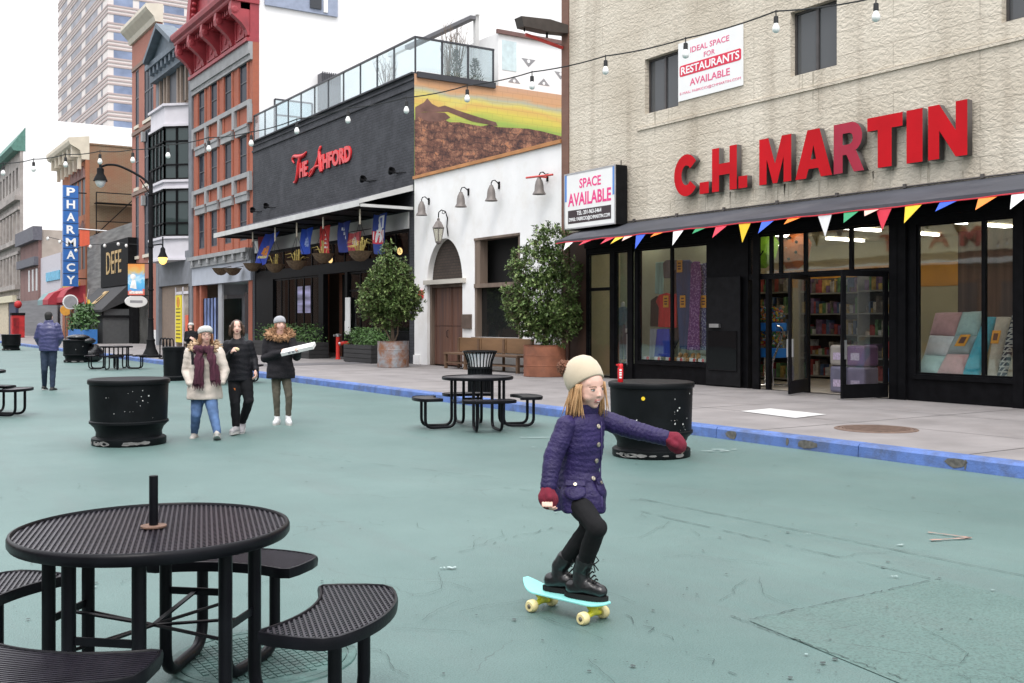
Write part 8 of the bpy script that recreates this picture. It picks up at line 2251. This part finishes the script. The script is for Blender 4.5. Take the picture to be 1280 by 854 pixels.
# burgundy fingerless mittens
MIT = knit('mitten_burgundy', (.19, .010, .030), 110, 0)
for w_, e_, up, sd_ in ((rw, re, Vector((-1, -.1, 0)), 1), (lw_, le, Vector((0, -.2, 1)), -1)):
 d_ = (w_ - e_).normalized(); n_ = (up - d_ * up.dot(d_)).normalized(); s_ = d_.cross(n_) * sd_
 q = MB(); q.limb([w_ - d_ * .012, w_ + d_ * .02, w_ + d_ * .055], [.034, .040, .046])
 q.ell(w_ + d_ * .062 - n_ * .012, (.050, .050, .052)); q.limb([w_ + d_ * .03 - s_ * .03, w_ + d_ * .062 - s_ * .048 - n_ * .01], [.023, .019])
 if sd_ == -1: q.ell(w_ + d_ * .075 - n_ * .02, (.048, .05, .048))
 blob('mitten', q, MIT, girl, .006, 2, None, lambda co, no: no * .0025 * noise.noise(co * 45))
if True:                                     # fingertips showing in the open end of her right mitten
 d_ = (rw - re).normalized(); q = MB(); c0 = rw + d_ * .078 + Vector((.004, -.052, 0))
 for k in range(4): q.limb([c0 + Vector((-.021 + k * .014, .002 * k, .004)), c0 + Vector((-.021 + k * .014, -.008, -.010))], [.0085, .0075], 8)
 blob('fingers', q, SKIN, body, .004, 2)
# ------------------------------------------------------------------ skateboard
sk = thing('skateboard', 'mint plastic skateboard with yellow trucks and cream wheels under the girl', 'skateboard', gl_root, R(-YAW - 90 - 42.5))
MINT = mat('deck_mint', (.26, .66, .62), .4, .05, 3, .05, 60); TRK = mat('truck_yellow', (.62, .58, .04), .35, .1); WHL = mat('wheel_cream', (.66, .56, .28), .45, .08)
q = MB(); nx, ny = 10, 36; top = [];
def deck_w(t):
 y = t * .29
 return .075 * (1 - max(0, (abs(t) - .62) / .38) ** 2.2 * .75) * (1 if t < 0 else .985)
def deck_h(t): return .105 + (.05 * ((-t - .6) / .4) ** 1.5 if t < -.6 else 0) + (.012 * ((t - .7) / .3) ** 2 if t > .7 else 0)
vs = []
for side in (0, 1):
 for j in range(ny + 1):
  t = -1 + 2 * j / ny
  for i in range(nx + 1):
   u = -1 + 2 * i / nx; w_ = max(.004, deck_w(t)); vs.append((u * w_, t * .285, deck_h(t) + .004 * u * u * 0 - (.012 if side else 0)))
N = (nx + 1) * (ny + 1); fs = []
for j in range(ny):
 for i in range(nx):
  a = j * (nx + 1) + i; fs += [(a, a + 1, a + nx + 2, a + nx + 1), (N + a, N + a + nx + 1, N + a + nx + 2, N + a + 1)]
ring = [i for i in range(nx + 1)] + [j * (nx + 1) + nx for j in range(1, ny + 1)] + [ny * (nx + 1) + i for i in range(nx - 1, -1, -1)] + [j * (nx + 1) for j in range(ny - 1, 0, -1)]
for a in range(len(ring)): b_ = (a + 1) % len(ring); fs.append((ring[b_], ring[a], N + ring[a], N + ring[b_]))
q.add(vs, fs); q.build('deck', MINT, sk, 50, False, .003)
for yy in (-.165, .185):
 q = MB(); q.box(-.028, .028, yy - .045, yy + .045, .078, .0925); q.lathe([(.026, .05), (.022, .078)], (0, yy, 0), 12); q.tube([(-.085, yy, .034), (-.05, yy, .036), (0, yy, .05), (.05, yy, .036), (.085, yy, .034)], [.006, .013, .02, .013, .006], 10); q.bar((0, yy - .03, .075), (0, yy + .005, .045), .02, .02); tr = q.build('truck', TRK, sk, 50)
 for s in (-1, 1):
  q = MB(); q.lathe([(.012, -.024), (.026, -.024), (.033, -.014), (.033, .014), (.026, .024), (.012, .024), (.012, -.024)], seg=22, M=Matrix.Translation((s * .082, yy, .033)) @ Matrix.Rotation(R(90), 4, 'Y')); wo = q.build('wheel', WHL, tr, 40)
  q = MB(); q.lathe([(0, .0), (.0125, 0), (.0125, .006), (.006, .012), (0, .012)], seg=12, M=Matrix.Translation((s * .10, yy, .033)) @ Matrix.Rotation(R(90 * s), 4, 'Y')); q.build('hub', mat('hub_dark', (.08, .07, .05), .5), tr)

# ------------------------------------------------------------------ people walking
def walker(label, px0, depth, k, f, hf, pitch, hh, coat, coat_st, pants, shoes, voxel=.012, open_mouth=False, gl=False, coat_r=1.0, pant_r=1.0, shoe_dir=None, hands=True, disp=.003, faces=True):
 p = thing('person', label, 'person', dp(px0, depth, k.get('z0', 0)), R(-YAW)); J = Jf(px0, depth); z0 = k.get('z0', 0)
 g = {n_: J(*v) - Vector((0, 0, z0)) for n_, v in k.items() if n_ != 'z0'}
 f = Vector((f[0], f[1])); M = HM(g['head'], hf, pitch, hh); ff = Vector((f.x, f.y, 0)).normalized(); rt = Vector((ff.y, -ff.x, 0))
 b = MB(); add_head(b, M, open_mouth); b.limb([g['neck'] - Vector((0, 0, .05)), g['head'] + Vector((0, .0, -.08))], [.055, .05])
 b.loft([(g['hip'], .15, .10), (g['waist'], .14, .095), (g['chest'], .16, .11), (g['chest'].lerp(g['neck'], .7), .15, .085), (g['neck'], .05, .05)], f)
 for s in 'rl':
  b.limb([g[s + 's'], g[s + 'e'], g[s + 'w']], [.048, .040, .030]); b.limb([g[s + 'h'], g[s + 'k'], g[s + 'a']], [.06 * min(1, pant_r), .045 * min(1, pant_r), .033 * min(1, pant_r)])
  d_ = shoe_dir[s] if shoe_dir else (ff.x, ff.y, -.25); b.limb([g[s + 'a'], g[s + 'a'] + Vector(d_).normalized() * .05 + Vector((0, 0, -.05))], [.028, .024])
  if hands: hand_sk(b, g[s + 'w'], g[s + 'w'] - g[s + 'e'], rt * (1 if s == 'r' else -1) + Vector((0, 0, .3)), .17, .55, 1 if s == 'r' else -1)
 body = blob('body', b, [SKIN, LIPS], p, max(.0075, voxel * .75), 2, lip_fn(M))
 if faces: face_parts(body, M, gl=gl, open_mouth=open_mouth)
 q = MB(); q.loft([(J(px, py, w) - Vector((0, 0, z0)), a, bb) for px, py, w, a, bb in coat_st], f, 28)
 for s in 'rl': q.limb([g[s + 's'], g[s + 's'].lerp(g[s + 'e'], .5), g[s + 'e'], g[s + 'e'].lerp(g[s + 'w'], .6), g[s + 'w']], [x * coat_r for x in (.078, .070, .064, .056, .048)])
 co_ = blob('coat', q, coat, p, voxel, 3, None, lambda c, n_: n_ * disp * (noise.noise(c * 14) + .7 * math.sin(c.z * 70 + 4 * noise.noise(c * 5))))
 q = MB()
 for s in 'rl': q.limb([g[s + 'h'], g[s + 'h'].lerp(g[s + 'k'], .5), g[s + 'k'], g[s + 'k'].lerp(g[s + 'a'], .5), g[s + 'a'] + Vector((0, 0, .02))], [x * pant_r for x in (.098, .086, .070, .062, .052)])
 q.loft([(g['hip'] + Vector((0, 0, .1)), .15, .11), (g['hip'] - Vector((0, 0, .03)), .155, .115)], f)
 blob('trousers', q, pants, p, voxel, 2, None, lambda c, n_: n_ * .006 * noise.noise(c * 18))
 for s in 'rl':
  d_ = Vector(shoe_dir[s] if shoe_dir else (ff.x, ff.y, 0)).normalized(); a_ = g[s + 'a']; q = MB(); dn = Vector((0, 0, -.045))
  q.limb([a_ - d_ * .045 + dn, a_ + d_ * .06 + dn, a_ + d_ * .155 + dn + Vector((0, 0, -.012))], [.046, .045, .037]); q.limb([a_ + Vector((0, 0, .03)), a_ + dn * .5], [.046, .044]); sh = blob('shoe', q, shoes, p, .010, 2)
  q = MB(); c = a_ + dn * 1.0; sdv = Vector((-d_.y, d_.x, 0)).normalized(); nd = d_.cross(sdv)
  o = [(.055 + .145 * math.cos(t), .047 * math.sin(t)) for t in [2 * PI * i / 16 for i in range(16)]]; q.prism(o, lambda u, v, w: c + d_ * u + sdv * v + Vector((0, 0, w)), -.052, -.020); q.build('sole', SOLEW, sh)
 return p, g, M, J, z0, co_
SOLEW = mat('sole_pale', (.50, .49, .47), .8, .1)
JEAN = mat('jeans_blue', (.07, .13, .26), .85, .35, 7, .2, 80); BLKF = mat('black_nylon', (.009, .009, .012), .55, .3, 7, .3, 40, spec=.18); BLKP = mat('black_cotton', (.010, .010, .012), .85, .3, 7, spec=.2)
SHOEW = mat('shoe_white', (.66, .66, .67), .6, .06); SHOEG = mat('shoe_grey', (.36, .35, .36), .7, .2, 12)
FURB = mat('fur_beige', (.42, .30, .19), .95, .4, 20)
# woman in the cream coat
wk_ = dict(head=(257, 419.5, .05), neck=(256, 434), chest=(256, 455), waist=(255, 473), hip=(255, 489), rs=(238, 441), re=(233, 464, .0), rw=(238, 480, .12), ls=(273, 441), le=(281, 464), lw=(277, 478, .10),
  rh=(248, 492), rk=(245, 519, .10), ra=(243, 542.0, -.02), lh=(262, 492), lk=(267, 518, .16), la=(271.5, 541.5, .26))
p, g, M, J, z0, co_ = walker('woman in a long cream parka with a burgundy fringed scarf and glasses', 255, 13.9, wk_, (.25, -1), (.5, -.87), 6, .205, mat('parka_cream', (.56, .49, .43), .6, .1, 5, .3, 30),
 [(256, 499, 0, .235, .185), (256, 489, 0, .23, .18), (255, 473, 0, .20, .16), (256, 455, 0, .20, .155), (256, 443, 0, .19, .125), (256, 437, 0, .13, .10), (256, 434, 0, .09, .08)], JEAN, mat('shoe_beige', (.38, .36, .33), .7, .2), gl=True, coat_r=1.06, pant_r=.98, shoe_dir={'r': (.1, -1, 0), 'l': (.25, -1, .45)}, hands=False)
rnd = random.Random(31)
fur_ring('fur_hood', g['neck'] + Vector((0, .01, .0)), .165, .13, .05, (.25, -1), FURB, p, rnd, 520, .05, .062)
HAIR2 = mat('hair_auburn', (.26, .12, .06), .5, .3, 20); strands('hair', M, [(s * .35, y, .1) for s in (-1, 1) for y in (.15, .05, -.05, -.15)] + [(x, -.38, 0) for x in (-.2, -.1, 0, .1, .2)], HAIR2, p, rnd, .62, .05, .03, 3, 5)
beanie(p, M, [(.39, -.02), (.43, -.02), (.45, .06), (.47, .17), (.46, .28), (.38, .40), (.22, .47), (0, .49)], knit('beret_white', (.62, .62, .60), 70), 14, (0, -.04, .13), sy=1.12)
SCF = mat('scarf_burgundy', (.055, .012, .025), .95, .35, 14, .5, 60)
q = MB(); c = g['neck'] + Vector((.01, -.06, -.01));
q.tube([c + Vector((.105 * math.cos(a), .10 * math.sin(a), -.03 * math.sin(a * 1.0) * 0 - .02)) for a in [2 * PI * k / 16 for k in range(17)]], .055, 10)
q.tube([J(249, 436, .15), J(249, 450, .22), J(248, 466, .24), J(247.5, 481, .24)], [.05, .062, .065, .075], 12, sq=.45); q.tube([J(262, 436, .15), J(265, 450, .22), J(268, 464, .22), J(269.5, 476, .22)], [.05, .062, .065, .07], 12, sq=.45)
so = blob('scarf', q, SCF, p, .011, 2, None, lambda c_, n_: n_ * .010 * math.sin(c_.x * 130 + 3 * noise.noise(c_ * 8)))
q = MB()
for x0, yy, ww in ((247.5, 481, 13), (269.5, 476, 12)):
 for k in range(14): px = x0 - ww / 2 + ww * k / 13; q.tube([J(px, yy - 1, .24), J(px + rnd.uniform(-.8, .8), yy + rnd.uniform(4, 8), .25)], [.008, .003], 4)
q.build('fringe', SCF, so)
q = MB(); q.tube([J(239, 436, .06), J(240.5, 444, .17), J(241, 456, .2)], .018, 6, sq=.5); q.build('bag_strap', BLKP, p)
# boy with dark bobbed hair
bk_ = dict(head=(296, 409.5, .05), neck=(297, 424), chest=(299, 442), waist=(300, 458), hip=(300, 471), rs=(284.5, 431), re=(282, 451, .05), rw=(289, 441, .22), ls=(311.5, 431), le=(317.5, 449, -.02), lw=(319.5, 462, .05),
  rh=(293, 474), rk=(294, 504, .08), ra=(295, 533.0, .05), lh=(307, 474), lk=(311, 501, .05), la=(303, 529.0, -.22))
p, g, M, J, z0, co_ = walker('boy with bobbed dark brown hair in a black jacket, mouth open, holding food', 300, 14.3, bk_, (.15, -1), (.30, -.95), 4, .205, BLKF,
 [(300, 476, 0, .175, .13), (300, 464, 0, .175, .13), (300, 450, 0, .165, .125), (299, 440, 0, .17, .125), (298, 430, 0, .165, .11), (297, 425, 0, .09, .08), (297, 422, 0, .075, .07)], BLKP, SHOEG, open_mouth=True, coat_r=.86, shoe_dir={'r': (-.1, -1, 0), 'l': (.1, -1, -.35)})
HAIR3 = mat('hair_dark_brown', (.055, .028, .016), .4, .3, 20)
q = MB(); q.ell(M @ Vector((0, -.14, .14)), (.385, .44, .40), M.to_3x3(), 18, 12)
for s in (-1, 1): q.ell(M @ Vector((s * .35, -.05, -.12)), (.085, .22, .40), M.to_3x3(), 12, 10)
q.ell(M @ Vector((0, -.30, -.15)), (.34, .16, .36), M.to_3x3(), 12, 10); hb = blob('hair', q, HAIR3, p, .012, 1)
strands('hair', M, [(s * .41, y, .15) for s in (-1, 1) for y in (.2, .12, .04, -.04, -.12, -.2)] + [(x, -.43, .1) for x in (-.3, -.2, -.1, 0, .1, .2, .3)] + [(s * x, .25 - .2 * x, .38) for s in (-1, 1) for x in (.22, .28)], HAIR3, hb, rnd, .70, .035, .035, 5, 5, -.06)
t = thing('food', 'small pale piece of food in the hand of the boy', 'food', p.location, R(-YAW))
q = MB(); q.ell(J(296.5, 436.5, .30), (.035, .03, .022), Matrix.Rotation(.5, 3, 'Y'), 12, 8); me = blob('piece', q, mat('bread', (.62, .50, .30), .8, .2, 20), t, .008, 2)
q = MB(); q.box(-.012, .012, -.003, .003, -.018, .018); q.v = [tuple(Vector(v) + J(293, 487, .115) - Vector((0, 0, 0))) for v in q.v]; q.build('orange_tag', mat('tag_orange', (.7, .2, .03), .6), p)
# girl carrying a flat white box
ck_ = dict(head=(350, 405.5, .05), neck=(350, 419), chest=(350, 437), waist=(350, 454), hip=(351, 466), rs=(335, 427), re=(331, 448, .05), rw=(350, 441, .26), ls=(364, 427), le=(371, 446, .08), lw=(373, 439.5, .32),
  rh=(345, 468), rk=(345.5, 496, .05), ra=(346.5, 522.8), lh=(357, 468), lk=(361, 495, .08), la=(360.5, 522.8, .04))
p, g, M, J, z0, co_ = walker('girl in a black fur hooded parka and grey knit hat carrying a flat white box', 352, 15.7, ck_, (.35, -1), (.55, -.83), 2, .205, mat('parka_black', (.012, .011, .014), .75, .3, 7, .3, 40, spec=.25),
 [(351, 473, 0, .215, .17), (351, 462, 0, .21, .165), (350, 451, 0, .185, .145), (350, 438, 0, .195, .145), (350, 427, 0, .175, .12), (350, 421, 0, .10, .09), (350, 418, 0, .08, .075)], mat('leggings_olive', (.085, .075, .055), .85, .2, 9), SHOEW, coat_r=1.05, pant_r=.80, shoe_dir={'r': (.0, -1, 0), 'l': (.35, -1, 0)})
fur_ring('fur_hood', g['neck'] + Vector((0, .0, .01)), .17, .13, .05, (.35, -1), mat('fur_brown', (.30, .17, .09), .95, .4, 20), p, rnd, 560, .055, .06)
beanie(p, M, [(.37, -.02), (.405, -.03), (.42, .0), (.43, .12), (.41, .26), (.34, .40), (.2, .49), (0, .52)], knit('beanie_grey', (.40, .41, .44), 70), 12, (0, -.04, .10))
strands('hair', M, [(s * .35, y, .05) for s in (-1, 1) for y in (.1, .0, -.1)], HAIR2, p, rnd, .4, .05, .03, 3, 4)
t = thing('white_box', 'long flat white printed box carried in both hands by the girl in black', 'box', p.location, R(-YAW))
a, b_ = J(353, 443.5, .34), J(393, 434.5, .40); dx = (b_ - a).normalized(); upv = Vector((0, -.35, .94)); yv = upv.cross(dx).normalized(); zv = dx.cross(yv)
Mb = Matrix((dx, yv, zv)).transposed().to_4x4(); Mb.translation = (a + b_) / 2 + Vector((0, 0, .03)); q = MB(); q.obox(Mb, (b_ - a).length, .17, .055); q.build('carton', mat('carton_white', (.70, .69, .68), .6, .08, 6), t, None, False, .004)
q = MB()
for k in range(3): q.obox(Mb @ Matrix.Translation((-.12 + .06 * k, -.086, .004)), .04, .002, .03)
q.build('print', mat('carton_print', (.3, .3, .33), .6), t)
# man walking away
mk = dict(head=(61, 396, 0), neck=(61, 404), chest=(61, 414), waist=(61, 427), hip=(61, 438), rs=(71, 408), re=(76, 422, -.02), rw=(72, 431, -.16), ls=(51, 408), le=(46, 422, -.02), lw=(50, 431, -.16),
  rh=(66, 440), rk=(66, 463, -.05), ra=(65.5, 484.5, -.02), lh=(56, 440), lk=(55.5, 462, .02), la=(55.5, 483.0, -.2))
p, g, M, J, z0, co_ = walker('man in a purple blue puffer jacket and dark jeans walking away', 61, 23.4, mk, (.05, 1), (-.1, 1), 0, .225, mat('puffer_indigo', (.048, .05, .135), .4, .15, 6, .3, 25),
 [(61, 439, 0, .215, .15), (61, 430, 0, .225, .16), (61, 418, 0, .235, .165), (61, 410, 0, .22, .145), (61, 405, 0, .14, .105), (61, 402.5, 0, .10, .09), (61, 400, 0, .09, .085)], mat('jeans_navy', (.018, .030, .058), .85, .3, 8), mat('shoe_black', (.02, .02, .02), .6), coat_r=1.08, disp=.0035, faces=False, shoe_dir={'r': (.05, 1, 0), 'l': (0, 1, -.3)})
q = MB(); q.ell(M @ Vector((0, -.08, .13)), (.38, .44, .42), M.to_3x3(), 16, 10); q.ell(M @ Vector((0, -.2, -.1)), (.33, .28, .35), M.to_3x3(), 16, 10); blob('hair', q, mat('hair_black', (.012, .011, .011), .7), p, .014, 1)
# woman far behind, half hidden
fk = dict(head=(238.5, 408, 0), neck=(239, 414), chest=(240, 421), waist=(240, 429), hip=(240, 436), rs=(233.5, 416.5), re=(232, 425), rw=(237, 423, .25), ls=(246, 416.5), le=(247, 425), lw=(243, 424, .25), rh=(237, 437), rk=(237, 447), ra=(237, 457.5), lh=(243, 437), lk=(243, 447), la=(243, 457.5), z0=0)
p, g, M, J, z0, co_ = walker('distant woman in black with a white hat behind the cream parka', 240, 35.5, fk, (.1, -1), (-.2, -1), 0, .225, BLKP, [(240, 438, 0, .2, .15), (240, 429, 0, .19, .15), (240, 421, 0, .21, .15), (240, 416, 0, .17, .11), (239.5, 413, 0, .08, .08)], BLKP, SHOEG, .016, faces=False)
strands('hair', M, [(s * .36, y, .2) for s in (-1, 1) for y in (.1, 0, -.1)] + [(x, -.4, .2) for x in (-.2, 0, .2)], HAIR3, p, rnd, 1.0, .09, .03, 3, 4)
beanie(p, M, [(.38, -.02), (.42, .05), (.42, .2), (.3, .38), (0, .46)], MC['beret_white'], 12, (0, -.04, .12))
bpy.data.scenes.remove(WORK)
